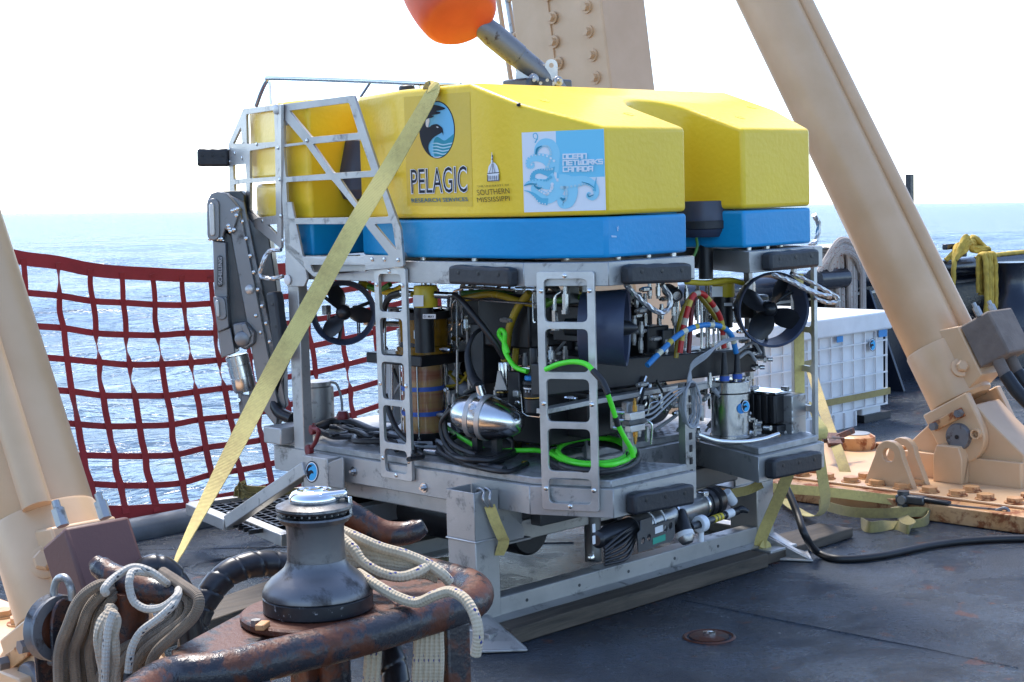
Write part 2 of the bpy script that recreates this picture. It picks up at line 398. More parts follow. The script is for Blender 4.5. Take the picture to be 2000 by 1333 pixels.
# ================================================================== SEA
def make_sea():
    m, t, b, N, L = nodes('sea_water')
    g = N('ShaderNodeNewGeometry').outputs['Position']
    n1 = noise(N, L, .9, 6, .62, vscale(N, L, g, (1, .8, 1)), .4); n2 = noise(N, L, .16, 5, .6, g, .3); n3 = noise(N, L, 5, 3, .6, g)
    h = math_(N, L, 'ADD', math_(N, L, 'ADD', math_(N, L, 'MULTIPLY', n1.outputs[0], .19), math_(N, L, 'MULTIPLY', n2.outputs[0], 1.7)), math_(N, L, 'MULTIPLY', n3.outputs[0], .012))
    bump(N, L, b, h, .9, 1.0)
    gl = N('ShaderNodeBsdfGlossy'); gl.inputs['Color'].default_value = (.80, .83, .88, 1); gl.inputs['Roughness'].default_value = .16
    df = N('ShaderNodeBsdfDiffuse'); df.inputs['Color'].default_value = (.024, .060, .092, 1)
    lw = N('ShaderNodeFresnel'); lw.inputs['IOR'].default_value = 1.34; mf = N('ShaderNodeMapRange'); mf.inputs[1].default_value = .02; mf.inputs[2].default_value = .85; mf.inputs[3].default_value = .05; mf.inputs[4].default_value = .66
    bk = t.nodes['Bump'].outputs[0]; L(bk, gl.inputs['Normal']); L(bk, lw.inputs['Normal']); L(bk, df.inputs['Normal']); L(lw.outputs[0], mf.inputs[0])
    mx = N('ShaderNodeMixShader'); L(mf.outputs[0], mx.inputs[0]); L(df.outputs[0], mx.inputs[1]); L(gl.outputs[0], mx.inputs[2]); L(mx.outputs[0], t.nodes['Material Output'].inputs['Surface'])
    nrm = Vector((.01664, .00991, .99981)).normalized(); ax = Vector((1, 0, 0)); ax = (ax - nrm*ax.dot(nrm)).normalized(); ay = nrm.cross(ax)
    rnd = random.Random(3)
    comps = []
    for lam, a, k in ((24, .32, 3), (11, .16, 4), (5, .085, 5), (2.4, .036, 6)):
        for _ in range(k):
            th = R(205)+rnd.gauss(0, .5); lm = lam*rnd.uniform(.75, 1.3); comps.append((2*math.pi/lm, math.cos(th), math.sin(th), a/k**.5, rnd.uniform(0, 6.28), lm))
    rr = [2.2]
    while rr[-1] < 26000: rr.append(rr[-1]*1.026 + .02)
    NA = 520; vs = []; fs = []
    for r in rr:
        for j in range(NA):
            a = 2*math.pi*j/NA; x, y = r*math.sin(a), r*math.cos(a); z = 0; sp_ = max(r*.026, r*.012)
            if r < 900:
                for k, c, s, am, ph, lm in comps:
                    if lm > 2.5*sp_:
                        q = k*(x*c+y*s)+ph; z += am*(1-abs(math.sin(q*.5))*2+.27)*min(1, (lm/sp_-2.5)/2)
            vs.append(ax*x+ay*y+nrm*z)
    for i in range(len(rr)-1):
        for j in range(NA): fs.append((i*NA+j, i*NA+(j+1) % NA, (i+1)*NA+(j+1) % NA, (i+1)*NA+j))
    fs.append(tuple(range(NA)))
    me = bpy.data.meshes.new('sea'); me.from_pydata(vs, [], fs); me.polygons.foreach_set('use_smooth', [True]*len(fs)); me.materials.append(m)
    bm = bmesh.new(); bm.from_mesh(me); bmesh.ops.recalc_face_normals(bm, faces=bm.faces)
    if sum(f.normal.z for f in list(bm.faces)[:200]) < 0: bmesh.ops.reverse_faces(bm, faces=bm.faces)
    bm.to_mesh(me); bm.free()
    o = bpy.data.objects.new('sea', me); COL.objects.link(o); o.location = (0, 0, -3.0); tag(o, kind='structure')
make_sea()

# ================================================================== DECK
def deckmat():
    m, t, b, N, L = nodes('wet_deck_paint'); tc = N('ShaderNodeTexCoord').outputs['Object']
    n = noise(N, L, 1.3, 8, .66, tc, .2); n2 = noise(N, L, 14, 5, .65, tc)
    base = ramp(N, L, n.outputs[0], [(.3, (.016, .022, .032)), (.7, (.034, .045, .062))])
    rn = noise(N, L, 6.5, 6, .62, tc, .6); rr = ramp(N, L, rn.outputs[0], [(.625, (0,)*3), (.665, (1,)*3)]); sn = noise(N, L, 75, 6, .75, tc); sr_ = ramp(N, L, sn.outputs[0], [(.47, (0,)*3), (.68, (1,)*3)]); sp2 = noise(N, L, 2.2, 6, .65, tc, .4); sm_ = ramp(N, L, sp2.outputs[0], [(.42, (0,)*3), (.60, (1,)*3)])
    c1 = mixc(N, L, math_(N, L, 'MULTIPLY', n2.outputs[0], .13), base.outputs[0], (.13, .14, .15)); c1 = mixc(N, L, math_(N, L, 'MULTIPLY', math_(N, L, 'MULTIPLY', sr_.outputs[0], sm_.outputs[0]), .85), c1, (.10, .145, .21))  # pale blue patches: salt speckle, with wet sheen painted into the colour
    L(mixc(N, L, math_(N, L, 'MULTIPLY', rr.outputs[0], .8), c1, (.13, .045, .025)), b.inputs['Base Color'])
    wet = noise(N, L, 2.0, 9, .70, tc, .5); mr = ramp(N, L, wet.outputs[0], [(.40, (.12,)*3), (.62, (.40,)*3)]); L(mr.outputs[0], b.inputs['Roughness'])
    n5 = noise(N, L, 45, 6, .65, tc); n6 = noise(N, L, 5, 3, .5, tc)
    n7 = noise(N, L, 130, 3, .6, tc); bump(N, L, b, math_(N, L, 'ADD', math_(N, L, 'ADD', n5.outputs[0], n6.outputs[0]), math_(N, L, 'MULTIPLY', n7.outputs[0], .7)), .85, .022); return m
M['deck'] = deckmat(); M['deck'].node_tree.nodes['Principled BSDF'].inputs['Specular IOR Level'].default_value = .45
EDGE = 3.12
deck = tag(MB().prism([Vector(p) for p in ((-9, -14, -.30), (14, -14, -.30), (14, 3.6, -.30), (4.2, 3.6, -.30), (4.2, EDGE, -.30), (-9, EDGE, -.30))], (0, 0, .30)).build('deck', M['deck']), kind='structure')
for k, (a, b_) in enumerate([((1330, 1172), (1990, 1305)), ((1120, 1060), (250, 1075)), ((560, 1062), (345, 1112))]):
    p, q = PZ(*a, 0), PZ(*b_, 0); pts = [p.lerp(q, i/14)+Vector((random.uniform(-.004, .004), random.uniform(-.004, .004), -.001)) for i in range(15)]
    MB().tube(pts, .004, 6).build('weld_bead', M['deck'], deck)
for (u, v, r) in ((440, 1108, .16), (1385, 1244, .085)):
    c = PZ(u, v, .001); MB().ring([(r, 0), (r+.008, .004), (r+.016, 0), (r+.008, -.004)], c, UP, 40).build('weld_ring', M['rusty'] if r < .1 else M['deck'], deck)
c = PZ(1385, 1244, 0)
t_ = thing('deck_socket', 'rusty round deck socket with a bright bolt in the open deck', 'deck fitting', c)
MB().lathe([(.075, -.002), (.075, .004), (.05, .008), (.03, .008)], c, UP, 24).build('flange', M['rusty'], t_)
MB().lathe([(.026, .006), (.026, .018), (.02, .02)], c, UP, 6).build('bolt', M['steel'], t_)
# rounded steel coaming along the stern opening
cm = MB(); cm.tube([(-6, EDGE+.02, .03), (-2, EDGE+.02, .03), (2.6, EDGE+.02, .03), (3.1, EDGE+.02, .03)], .075, 14)
cm.box((-1.4, EDGE-.0, -.5), (9, .12, .9))
tag(cm.build('stern_coaming', M['gunwale']), 'rounded grey coaming along the open stern edge of the deck', 'coaming')

# ================================================================== STERN BULWARK
BW = thing('bulwark', 'dark navy stern bulwark with rounded cap rail and fairlead openings', 'bulwark', (8, 3.45, 0))
x0_, x1_ = 4.6, 13.5; lb = 3.42
zt = PL(1930, 512, lb).z
MB().box(((x0_+x1_)/2, lb+.03, zt/2-.02), (x1_-x0_, .05, zt)).build('plating', M['navy'], BW)
MB().tube([(x0_, lb, zt-.02), (x1_, lb, zt-.02)], .085, 16).build('cap_rail', M['navy'], BW)
MB().box(((x0_+x1_)/2, lb-.02, PL(1900, 547, lb).z), (x1_-x0_, .05, .02)).build('stringer', M['galv'], BW)
for xx in (5.4, 7.0, 8.3, 11.6):
    MB().prism([(xx, lb, 0), (xx, lb-.42, 0), (xx, lb-.10, zt-.12), (xx, lb, zt-.12)], (.03, 0, 0)).build('bracket', M['navy'], BW, .004)
# panama fairlead block at the right edge
p = PL(1998, 560, lb-.35)
FR = thing('fairlead', 'black cast fairlead with bell shaped roller pedestal at the right edge', 'fairlead', (p.x, lb-.4, 0))
MB().box((p.x+.25, lb-.33, PL(1960, 545, lb-.4).z), (.95, .5, .16)).build('head', M['navy'], FR, .05, 4)
q = PL(1975, 640, lb-.4)
MB().lathe([(.26, 0), (.30, .02), (.30, .10), (.25, .14), (.235, .24), (.20, .36), (.13, .44), (.12, .62), (.16, .70)], (q.x, lb-.4, q.z-.12), UP, 32).build('roller', M['navy'], FR)
MB().box((q.x+.1, lb-.28, (q.z-.13)/2), (.62, .40, q.z-.13)).build('pedestal', M['navy'], FR, .02)
for s in (-1, 1): MB().prism([(q.x+s*.42, lb-.03, 0), (q.x+s*.42, lb-.62, 0), (q.x+s*.42, lb-.40, q.z), (q.x+s*.42, lb-.03, q.z+.3)], (.03, 0, 0)).build('gusset', M['navy'], FR)

# horn bitt with the pale rope coil, left of the cylinder
def rope_hank(mb, top, width, length, n, r, seedv, dirw=Vector((1, 0, 0)), out=Vector((0, -1, 0)), k=6, lobes=0, twist=0, nn=8, sway=.0):
    rn = random.Random(seedv)
    for i in range(n):
        f = (i+.5)/n-.5; L = length*rn.uniform(.86, 1.04); a = top+dirw*(f*width)+out*(r*1.2+rn.uniform(0, 2.2*r)); b = a+dirw*(rn.uniform(-.5, .5)*width*.35+sway)-UP*L
        back = top+dirw*(f*width*.8)-out*(r*1.5)
        mb.tube([back-UP*L*.3, back, (a+back)/2+UP*(r*2.2), a-UP*(r*.5), a-UP*L*.4+out*.01, b+UP*r*3, b-UP*r+dirw*r*2, b+UP*r*2.5+dirw*r*4.4, a.lerp(b, .5)+dirw*r*3-out*.02], r, nn, k, True, lobes, twist)
BT = thing('mooring_post', 'steel topped post with dark horn draped with pale rope left of the bulwark', 'mooring bitt', (PL(1638, 620, 3.3).x, 3.3, 0))
c = PL(1638, 487, 3.3)
MB().lathe([(.10, -c.z), (.10, -.12), (.13, -.10), (.13, -.03), (.155, -.015), (.155, .01)], c, UP, 24).build('post', M['greyblock'], BT)
MB().lathe([(.175, 0), (.18, .012), (.16, .03), (.02, .035)], c+UP*.01, UP, 24).build('cap', M['galv'], BT)
a, b_ = PL(1590, 547, 3.1), PL(1646, 543, 3.1)
MB().tube([a, b_], .085, 14).build('horn', M['navy'], BT)
mb = MB(); top = PL(1652, 500, 3.12)
rope_hank(mb, top, .40, 1.15, 7, .022, 4)
for i in range(6):
    z = random.uniform(-.05, .10); mb.tube([top+Vector((-.45+.03*i, -.05, -.12+z*.5)), top+Vector((-.28, -.13, z+.05)), top+Vector((-.05, -.12, z)), top+Vector((.17, -.02, z-.05-.03*i))], .022, 8, 6)
tag(mb.build('rope_coil', M['rope_p']), 'pale pinkish rope coiled over the steel topped post behind the white crate', 'rope coil')
# yellow rope on the cap rail
mb = MB(); top = PL(1884, 524, lb-.09); cw = Vector((1, 0, 0))
rope_hank(mb, top+UP*.08-Vector((.03, .22, 0)), .20, 1.02, 5, .021, 9, k=10, lobes=3, twist=55, nn=12)
kn = PL(1880, 492, lb-.05)
for i in range(5):
    y_ = random.uniform(-.06, .06); mb.tube([kn+Vector((-.30, -.06+y_, -.06)), kn+Vector((-.16, -.12, .02+.03*i)), kn+Vector((0, -.1, .13-.03*i)), kn+Vector((.16, -.12+y_, .02)), kn+Vector((.27, -.08, -.05))], .021, 12, 12, True, 3, 55)
mb.tube([kn+Vector((-.33, -.09, -.45)), kn+Vector((-.32, -.10, -.1)), kn+Vector((-.2, -.05, .05)), kn+Vector((-.02, -.05, .08))], .021, 12, 12, True, 3, 55)
e0 = PL(1905, 506, lb-.04); mb.tube([e0, e0+cw*.6+UP*.02, e0+cw*2.2+UP*.015, e0+cw*4], .02, 12, 24, True, 3, 55)
tag(mb.build('rope_hank', M['rope_y']), 'yellow twisted rope hung in a hank over the dark cap rail', 'rope')
cl = kn+Vector((0, 0, .055))
tag(MB().box(cl, (.62, .05, .05)).box(cl-UP*.06, (.06, .06, .08)).build('rail_cleat', M['navy'], None, .01), 'dark cleat on the cap rail under the yellow rope', 'cleat')
pp = PL(1777, 410, lb)
tag(MB().box(pp-UP*.3, (.05, .05, 1.2)).build('rail_stanchion', M['navy']), 'short dark stanchion rising above the bulwark behind the right cylinder', 'stanchion')

# ================================================================== RED CARGO NET across the stern opening
NL = EDGE+.10
NET = thing('cargo_net', 'red webbing cargo net hung across the open stern', 'safety net', (1.0, NL, 0))
def netpt(i, j):                           # i column, j row, from the photograph's crossings
    cols = [(20, 492), (45, 497), (112, 508), (177, 516), (236, 521), (297, 527), (354, 530), (410, 531)]
    return cols[i], j
NETB = .068
topx = [-75, -15, 45, 112, 177, 236, 297, 354, 410, 470, 530, 592, 655, 718, 782, 846]
topy = [482, 492, 505, 515, 525, 531, 535, 538, 538, 536, 528, 524, 518, 510, 500, 488]
botx = [40, 90, 140, 190, 246, 307, 368, 425, 480, 533, 590, 648, 706, 764, 824, 886]
boty = [1012, 1010, 1006, 1003, 1004, 1001, 996, 980, 968, 957, 940, 920, 899, 876, 850, 822]
fr_ = [0, .13, .26, .385, .515, .64, .765, .885, 1]
NC = len(topx); rn = random.Random(5)
G = [[None]*len(fr_) for _ in range(NC)]
for i in range(NC):
    for j, f in enumerate(fr_):
        sag = -10*math.sin(math.pi*f)*(1-i/NC)
        u = topx[i]+(botx[i]-topx[i])*f**1.15+sag+rn.uniform(-1.2, 1.2); v = topy[i]+(boty[i]-topy[i])*f+rn.uniform(-1.8, 1.8)
        bow = .10*math.sin(math.pi*f)+rn.uniform(-.012, .012)
        G[i][j] = PL(u, v, NL+bow)
H = Vector((1, 0, 0))
for i in range(NC):
    P = []; Wd = []
    for j in range(len(fr_)):
        P.append(G[i][j]+Vector((0, -.004, 0))); Wd.append(H)
        if j < len(fr_)-1:
            tw = rn.choice((0, 0, .5, .95, 1.2)) if j < 5 else rn.choice((0, 0, .3))
            P.append(G[i][j].lerp(G[i][j+1], .5)+Vector((rn.uniform(-.008, .008), 0, 0))); Wd.append(Vector((math.cos(tw), math.sin(tw), 0)))
    wdl = [.027+.015*(q/len(P)) for q in range(len(P))]
    MB().ribbon(P, Wd, wdl, .004, 4).build('vertical_strap', M['webr'], NET)
for j in range(len(fr_)):
    P = [G[i][j]+Vector((0, .004, 0)) for i in range(NC)]; edge = j in (0, len(fr_)-1)
    MB().ribbon(P, UP, NETB if j == 0 else (.078 if edge else .032), .004, 4).build('edge_band' if edge else 'horizontal_strap', M['webr'], NET)

# ================================================================== A-FRAME: luffing cylinders, bed plate, leg
AX = Vector((0, .555, 1)).normalized(); AP = Vector((1, 0, 0)); AL = AP.cross(AX)          # axis, pin direction, rail side (-l)
if AL.y > 0: AL = -AL
def luff_cylinder(pin, label):
    T = thing('luffing_cylinder', label, 'hydraulic cylinder', (pin.x, pin.y, 0), 0, 'luffing cylinders of the stern frame')
    at = lambda s, a=0, w_=0: pin + AX*s + AL*a + AP*w_
    MB().lathe([(.150, .50), (.165, .52), (.165, 5.6), (.15, 5.62)], pin, AX, 40).build('barrel', M['tan'], T)
    MB().lathe([(.150, .18), (.172, .20), (.172, .505), (.167, .515)], pin, AX, 40).build('collar', M['tan'], T)
    dS = 0 if pin.x > 0 else .155; sg = 1 if pin.x > 0 else -1; RD = (AL*.87+AP*(.5*sg)).normalized()
    MB().tube([pin+AX*.50+RD*.188, pin+AX*1.2+RD*.188, pin+AX*5.6+RD*.188], .046, 16).build('pipe', M['tan'], T)
    MB().prism([at(.20-dS, .10, -.11), at(.24-dS, .235, -.11), at(.53-dS*.8, .235, -.11), at(.57-dS*.8, .10, -.11)], AP*.22).build('bracket', M['tan'], T, .008)
    bl = MB(); bl.box(at(.40 if pin.x > 0 else .235, .335, .02 if pin.x > 0 else -.06), (.25, .19, .25) if pin.x > 0 else (.215, .17, .22), Matrix((AP, AL, AX)).transposed())
    bl.build('hose_clamp_block', M['brown'] if pin.x < 0 else M['greyblock'], T, .012)
    for w_ in ((-.09, .07) if pin.x > 0 else (-.14, .0)): MB().cyl(at(.52-dS, .335+.03, w_), at(.575-dS, .335+.03, w_), .02, None, 6).cyl(at(.575-dS, .365, w_), at(.60-dS, .365, w_), .012, None, 10).build('bolt', M['galv'], T)
    # boss bolt on the collar side
    n_ = Vector((-.55, -.83, 0)); n_ = (n_-AX*n_.dot(AX)).normalized()
    MB().lathe([(.052, .165), (.052, .183), (.035, .19)], at(.33), n_, 20).lathe([(.033, .18), (.033, .215), (.025, .222)], at(.33), n_, 6).build('plug', M['tan'], T)
    for s in (-1, 1):                      # cheek plates round the pin
        P = []
        for k in range(13):
            a = math.pi*(k/12)+math.pi; P.append(pin+AP*(s*.135)+AL*(math.cos(a)*.145)+AX*(math.sin(a)*.145))
        P += [pin+AP*(s*.135)+AL*.147+AX*.19, pin+AP*(s*.135)-AL*.147+AX*.19]
        MB().prism(P, AP*(.05*(1 if s > 0 else -1))).build('cheek_plate', M['tan'], T, .008)
    pn = MB(); pn.lathe([(.066, -.212), (.072, -.20), (.072, .2)], pin, AP, 28); pn.build('pivot_pin', M['pole'], T)
    MB().cyl(pin-AP*.215, pin-AP*.21, .012, None, 10).build('grease_nipple', M['black'], T)
    MB().box(pin-AP*.195+AX*.105+AL*-.01, (.018, .20, .05), Matrix((AP, AL, AX)).transposed()).build('keeper_plate', M['tanrust'], T, .004)
    for a, s_ in ((-.095, .105), (.075, .105)): MB().cyl(at(s_, a, -.20), at(s_, a, -.235), .022, None, 6).build('bolt', M['pole'], T)
    for a, s_ in ((.105, -.03), (-.12, -.03)): MB().ring([(.02, 0), (.028, 0), (.028, .03), (.02, .03)], at(s_, a, -.185), -AP, 14).build('pin_boss', M['tan'], T)
    # hoses out of the block
    for q, (w_, dx) in enumerate(((-.07, .0), (.06, .12)) if pin.x > 0 else ()):
        s0 = at(.27, .335, w_)
        MB().cyl(s0+AX*.02, s0-AX*.09, .033, None, 14).build('hose_fitting', M['greyblock'], T)
        P = [s0-AX*.08, s0-AX*.22+AL*.03, s0-AX*.40+AL*.12, s0-AX*.55+AL*.34+AP*dx, Vector((s0.x+.15+dx, s0.y-.62, .06)), Vector((s0.x+.35+dx, s0.y-1.3, .05))]
        MB().tube(P, .036, 12, 8).build('hose', M['cable'], T)
    # pedestal on the bed plate
    prof = [(.345, .10), (.345, .265), (.20, .40), (.06, pin.z+.13), (-.06, pin.z+.17), (-.15, pin.z+.08), (-.34, .27), (-.34, .10)]
    MB().prism([Vector((pin.x-.132, pin.y+y, z)) for y, z in prof], AP*.264).build('pedestal', M['tan'], T, .006)
    MB().prism([Vector((pin.x-.172, pin.y+y, z)) for y, z in ((.345, .10), (.345, .235), (-.34, .235), (-.34, .10))], AP*.039).build('pedestal_plate', M['tan'], T, .004)
    MB().prism([Vector((pin.x-.24, pin.y+y, .102)) for y in (.12, -.05)]+[Vector((pin.x-.172, pin.y-.05, .30)), Vector((pin.x-.172, pin.y+.12, .30))], AP*.03).build('stiffener', M['tan'], T, .006)
    MB().prism([Vector((pin.x-.25, pin.y+y, z)) for y, z in ((.12, .10), (.12, .24), (.10, .30), (-.03, .30), (-.05, .24), (-.05, .10))], AP*.075).build('stiffener', M['tan'], T, .006)
    return T
# hinge pins found from the photograph
pinR = PW(1873, 853, 3.33); pinR.x = 3.52
pinL = PL(38, 1345, .47); pinL.x += .235
luff_cylinder(pinR, 'tan hydraulic cylinder leaning up from its hinged foot at the right of the deck')
luff_cylinder(pinL, 'cream hydraulic cylinder filling the left edge, with a brown bolted block')
def bed_plate(x, label, y0, y1):
    T = thing('bed_plate', label, 'base plate', (x, .5, 0), 0, 'bed plates of the stern frame')
    MB().box((x, (y0+y1)/2, .045), (1.42, y1-y0, .086)).build('lower_plate', M['tanrust'], T, .006)
    MB().box((x+.06, (y0+y1)/2, .0955), (1.24, y1-y0-.08, .012)).build('upper_plate', M['tan'], T, .004)
    hb = Proto(MB().cyl((0, 0, 0), (0, 0, .028), .043, None, 6).cyl((0, 0, .0), (0, 0, .006), .052, None, 16), M['tanrust'])
    nb = int((y1-y0)/.158)
    for k in range(nb):
        for xx, ok in ((x-.50, 1), (x-.36, k % 2), (x+.55, 1)):
            if ok: inst('bolt', hb, T, Matrix.Translation((xx, y0+.1+k*.158, .102)) @ Matrix.Rotation(k*.7, 4, 'Z'))
    return T
bed_plate(3.50, 'rusty tan bed plate with big bolts under the right cylinder', -1.3, 3.0)
bed_plate(pinL.x-.15, 'cream bed plate under the left cylinder foot', -.6, 3.0)
# double pad eye on the bed plate
c = PW(1735, 905, 3.02); PE = thing('pad_eye', 'tan double pad eye welded on the rusty bed plate', 'pad eye', (3.05, c.y, .10))
for dx in (0, .13):
    P = [Vector((3.02+dx, c.y+y, z)) for y, z in [(.15, .10)]+[(.082*math.cos(a), .26+.082*math.sin(a)) for a in [k*math.pi/8 for k in range(9)]]+[(-.15, .10)]]
    hole = [Vector((3.02+dx, c.y+.036*math.cos(a), .265+.036*math.sin(a))) for a in [k*math.pi/7 for k in range(14)]]
    MB().prism(P, (.04, 0, 0), [hole]).build('eye_plate', M['tan'], PE, .004)
# box girder leg of the stern frame
LG = thing('box_girder', 'cream box girder leg of the stern frame with bolt rows, rising behind the vehicle', 'girder', (3.5, 3.2, .1))
k_ = .13
def lg(x, y, z): return Vector((x, y+k_*(z-2), z))
c0 = PW(1193, 168, 3.2)                     # near vertical edge of the girder
X0 = 3.2; Y0 = c0.y - k_*(c0.z-2); DW, DLn = .42, .74
MB().prism([lg(X0, Y0, .1), lg(X0+DW, Y0, .1), lg(X0+DW, Y0+DLn, .1), lg(X0, Y0+DLn, .1)], (0, k_*7, 7)).build('girder', M['tan'], LG, .012)
MB().prism([lg(X0-.001, Y0+.44, .1), lg(X0-.012, Y0+.44, .1), lg(X0-.012, Y0+DLn+.02, .1), lg(X0-.001, Y0+DLn+.02, .1)], (0, k_*7, 7)).build('lap_plate', M['tan'], LG, .003)
hb = Proto(MB().cyl((0, 0, 0), (0, 0, .04), .026, None, 6).cyl((0, 0, 0), (0, 0, .012), .04, None, 16), M['tan'])
for (u, v) in ((1070, -10), (1080, 35), (1083, 82), (1091, 124), (1096, 168), (1143, -34), (1147, 14), (1150, 62), (1158, 108), (1164, 152), (1075, -58), (1066, -100), (1138, -82)):
    q = PW(u, v, X0-.008 if u < 1100 else X0); inst('bolt', hb, LG, frame_to(q, (-1, 0, 0)))
# ladder behind the leg
LD = thing('frame_ladder', 'slim ladder running up the left side of the cream girder leg', 'ladder', (3.3, Y0+1.0, 2))
r1a, r1b = PW(1003, 190, 3.35), PW(972, -10, 3.35); r2a, r2b = PW(1022, 190, 3.35), PW(990, -10, 3.35)
MB().tube([r1a-(r1b-r1a)*.4, r1b+(r1b-r1a)], .018, 10).build('rail', M['tan'], LD); MB().tube([r2a-(r2b-r2a)*.4, r2b+(r2b-r2a)], .022, 10).build('rail', M['galv'], LD)
for (u, v) in ((993, 3), (1000, 72), (1008, 96), (1013, 150)):
    a = PW(u, v, 3.35); MB().cyl(a, Vector((X0+.05, a.y-.24, a.z+.05)), .014, None, 8).build('rung', M['tan'], LD)

# ================================================================== WHITE CRATE
CRL = 2.30
a = PL(1577, 672, CRL); b_ = PL(1733, 640, CRL); x0c, x1c = a.x-1.1, b_.x; ztop = b_.z; zlid = PL(1733, 612, CRL).z
CR = thing('pallet_crate', 'white ribbed plastic crate with lid and blue marks behind the right cylinder', 'crate', ((x0c+x1c)/2, CRL+.5, 0))
zb_ = PL(1733, 788, CRL).z; dep = 1.05
MB().box(((x0c+x1c)/2, CRL+dep/2+.012, (zb_+ztop)/2), (x1c-x0c-.03, dep-.02, ztop-zb_)).build('body', M['white'], CR, .006)
MB().box(((x0c+x1c)/2, CRL+dep/2, (ztop+zlid)/2+.006), (x1c-x0c+.05, dep+.06, zlid-ztop+.03)).build('lid', M['white'], CR, .015, 3)
nr = 15
for i in range(nr+1):
    x = x0c+(x1c-x0c-.01)*i/nr; MB().box((x+.005, CRL+.006, (zb_+ztop)/2), (.010, .012, ztop-zb_-.004)).build('vertical_rib', M['white'], CR)
for f in (0, .2, .42, .64, .84, .985):
    z = zb_+(ztop-zb_)*f; MB().box(((x0c+x1c)/2, CRL+.004, z), (x1c-x0c, .011, .010)).build('horizontal_rib', M['white'], CR)
sk = PL(1676, 800, CRL-.02).x
MB().box(((x0c+sk)/2, CRL+.15, zb_/2-.01), (sk-x0c, .30, zb_+.02)).build('skirt', M['white'], CR, .006)
for i in range(8): MB().box((sk-.02-.13*i, CRL-.008, zb_/2), (.012, .02, zb_-.01)).build('skirt_rib', M['white'], CR)
MB().box((x1c-.13, CRL+.2, zb_/2+.03), (.24, .3, zb_-.03)).build('foot', M['white'], CR, .01)
MB().box((x1c-.10, CRL+.2, .026), (.34, .36, .05)).build('foot_pad', M['rubber'], CR)
for (u0, v0, u1, v1) in ((1634, 658, 1646, 668), (1716, 645, 1732, 657)):
    p, q = PL(u0, v0, CRL-.012), PL(u1, v1, CRL-.012); MB().box(((p.x+q.x)/2, CRL-.013, (p.z+q.z)/2), (abs(q.x-p.x), .004, abs(p.z-q.z))).build('paint_mark', M['bluep'], CR)
MB().ribbon([(x0c-.02, CRL-.014, PL(1640, 782, CRL).z), (x1c+.012, CRL-.014, PL(1640, 782, CRL).z), (x1c+.012, CRL+1.0, PL(1640, 782, CRL).z)], UP, .045, .003, 1).build('band', M['webo'], CR)
CRATE_BADGE = PL(1704, 673, CRL-.016)

# ================================================================== THE UNDERWATER VEHICLE
RV = thing('underwater_vehicle', 'large yellow and blue underwater vehicle with open aluminium frame standing on the deck', 'underwater vehicle', (.79, 1.1, .50))
WD = 1.58
ZS, ZB, ZF, ZT, LR = 1.606, 1.450, 1.925, 2.115, .55
def halfmirror(P): return P + [(WD-x, y) for x, y in reversed(P)]
def plan(ins=0.0, nt=.32):
    near_front = [(.61, .0+ins), (.15+ins*.4, ins), (ins, .282), ]
    return near_front
def slot(e=.36, n=10):                      # front slot: straight cheeks and a rounded inner end, from far cheek to near cheek
    a, b = .612, .968; c = (a+b)/2; r = (b-a)/2; P = [(b, 0)]
    for k in range(n+1):
        t = math.pi*k/n; P.append((c+r*math.cos(t), e-.11+.13*math.sin(t)+.0))
    return P+[(a, 0)]
near_side = [(.612, 0), (.15, 0), (0, .282)]
mid_side = [(0, .954), (.12, 1.37), (.36, 1.37), (.36, 1.56), (.0, 1.56)]
def slope(l): return min(ZT, ZF + (ZT-ZF)*l/LR)
def float_poly(tail, top_break):
    P = [(.15, 0), (0, .282)]+([(0, LR)] if top_break else [])+mid_side+tail
    P = P+[(WD-x, y) for x, y in reversed(P)]
    return P+slot()[0:]
def float_yellow():
    tail = [(0, 1.745)]; P = float_poly(tail, True); n = len(P)
    vs = [Vector((x, y, ZS)) for x, y in P]+[Vector((x, y, slope(y))) for x, y in P]
    ib = P.index((0, LR)); jb = P.index((WD, LR))
    fs = [tuple(range(n))]
    back = list(range(ib, jb+1)); front = list(range(jb, n))+list(range(0, ib+1))
    for idx in (back, front):
        fs.append(tuple(i+n for i in idx))
    for i in range(n): fs.append((i, (i+1) % n, n+(i+1) % n, n+i))
    return MB().add(vs, fs)
float_yellow().build('float_block', M['yellow'], RV, .017, 4)
lowP = [Vector((x, y, ZB)) for x, y in float_poly([(0, 1.745)], False)]
MB().prism(lowP, (0, 0, ZS-.006-ZB)).build('lower_float', M['blue'], RV, .013, 4)
def rear_block(z0, z1, ins, y0=1.785):
    P = [(ins, y0), (.15+ins, 2.20-ins), (.30, 2.26-ins)]; P = P+[(WD-x, y) for x, y in reversed(P)]
    return MB().prism([Vector((x, y, z0)) for x, y in P], (0, 0, z1-z0))
rear_block(1.782, ZT, 0).build('rear_float', M['yellow'], RV, .022, 4)
rear_block(ZS, 1.768, .012).build('rear_float', M['yellow'], RV, .022, 4)
MB().box((.79, 1.73, 1.78), (1.3, .16, .5)).build('core', M['black'], RV)
# recessed screw dimples and chips in the sloping deck of the float
nS = Vector((0, -(ZT-ZF)/LR, 1)).normalized()
def S(u, v): o, d = ray(u, v); n_ = Vector((0, -(ZT-ZF)/LR, 1)); return o+d*((ZF-o.dot(n_))/d.dot(n_))
for (u, v) in ((1063, 197), (1228, 223), (1468, 210), (1446, 230)):
    MB().lathe([(.022, -.004), (.022, .0015), (.019, .0015), (.017, .0006)], S(u, v), nS, 20).build('plug', M['yellow'], RV)
for (u, v, nn_) in ((1013, 203, Vector((-.3, -.3, 1))),):
    q = S(u, v); mb = MB()
    for k in range(3): mb.lathe([(.008-.002*k, -.006), (.008-.002*k, .004), (.004, .006)], q+Vector((.004*k, .006*k, -.002)), nn_, 7)
    mb.build('paint_chip', M['rubber'], RV)

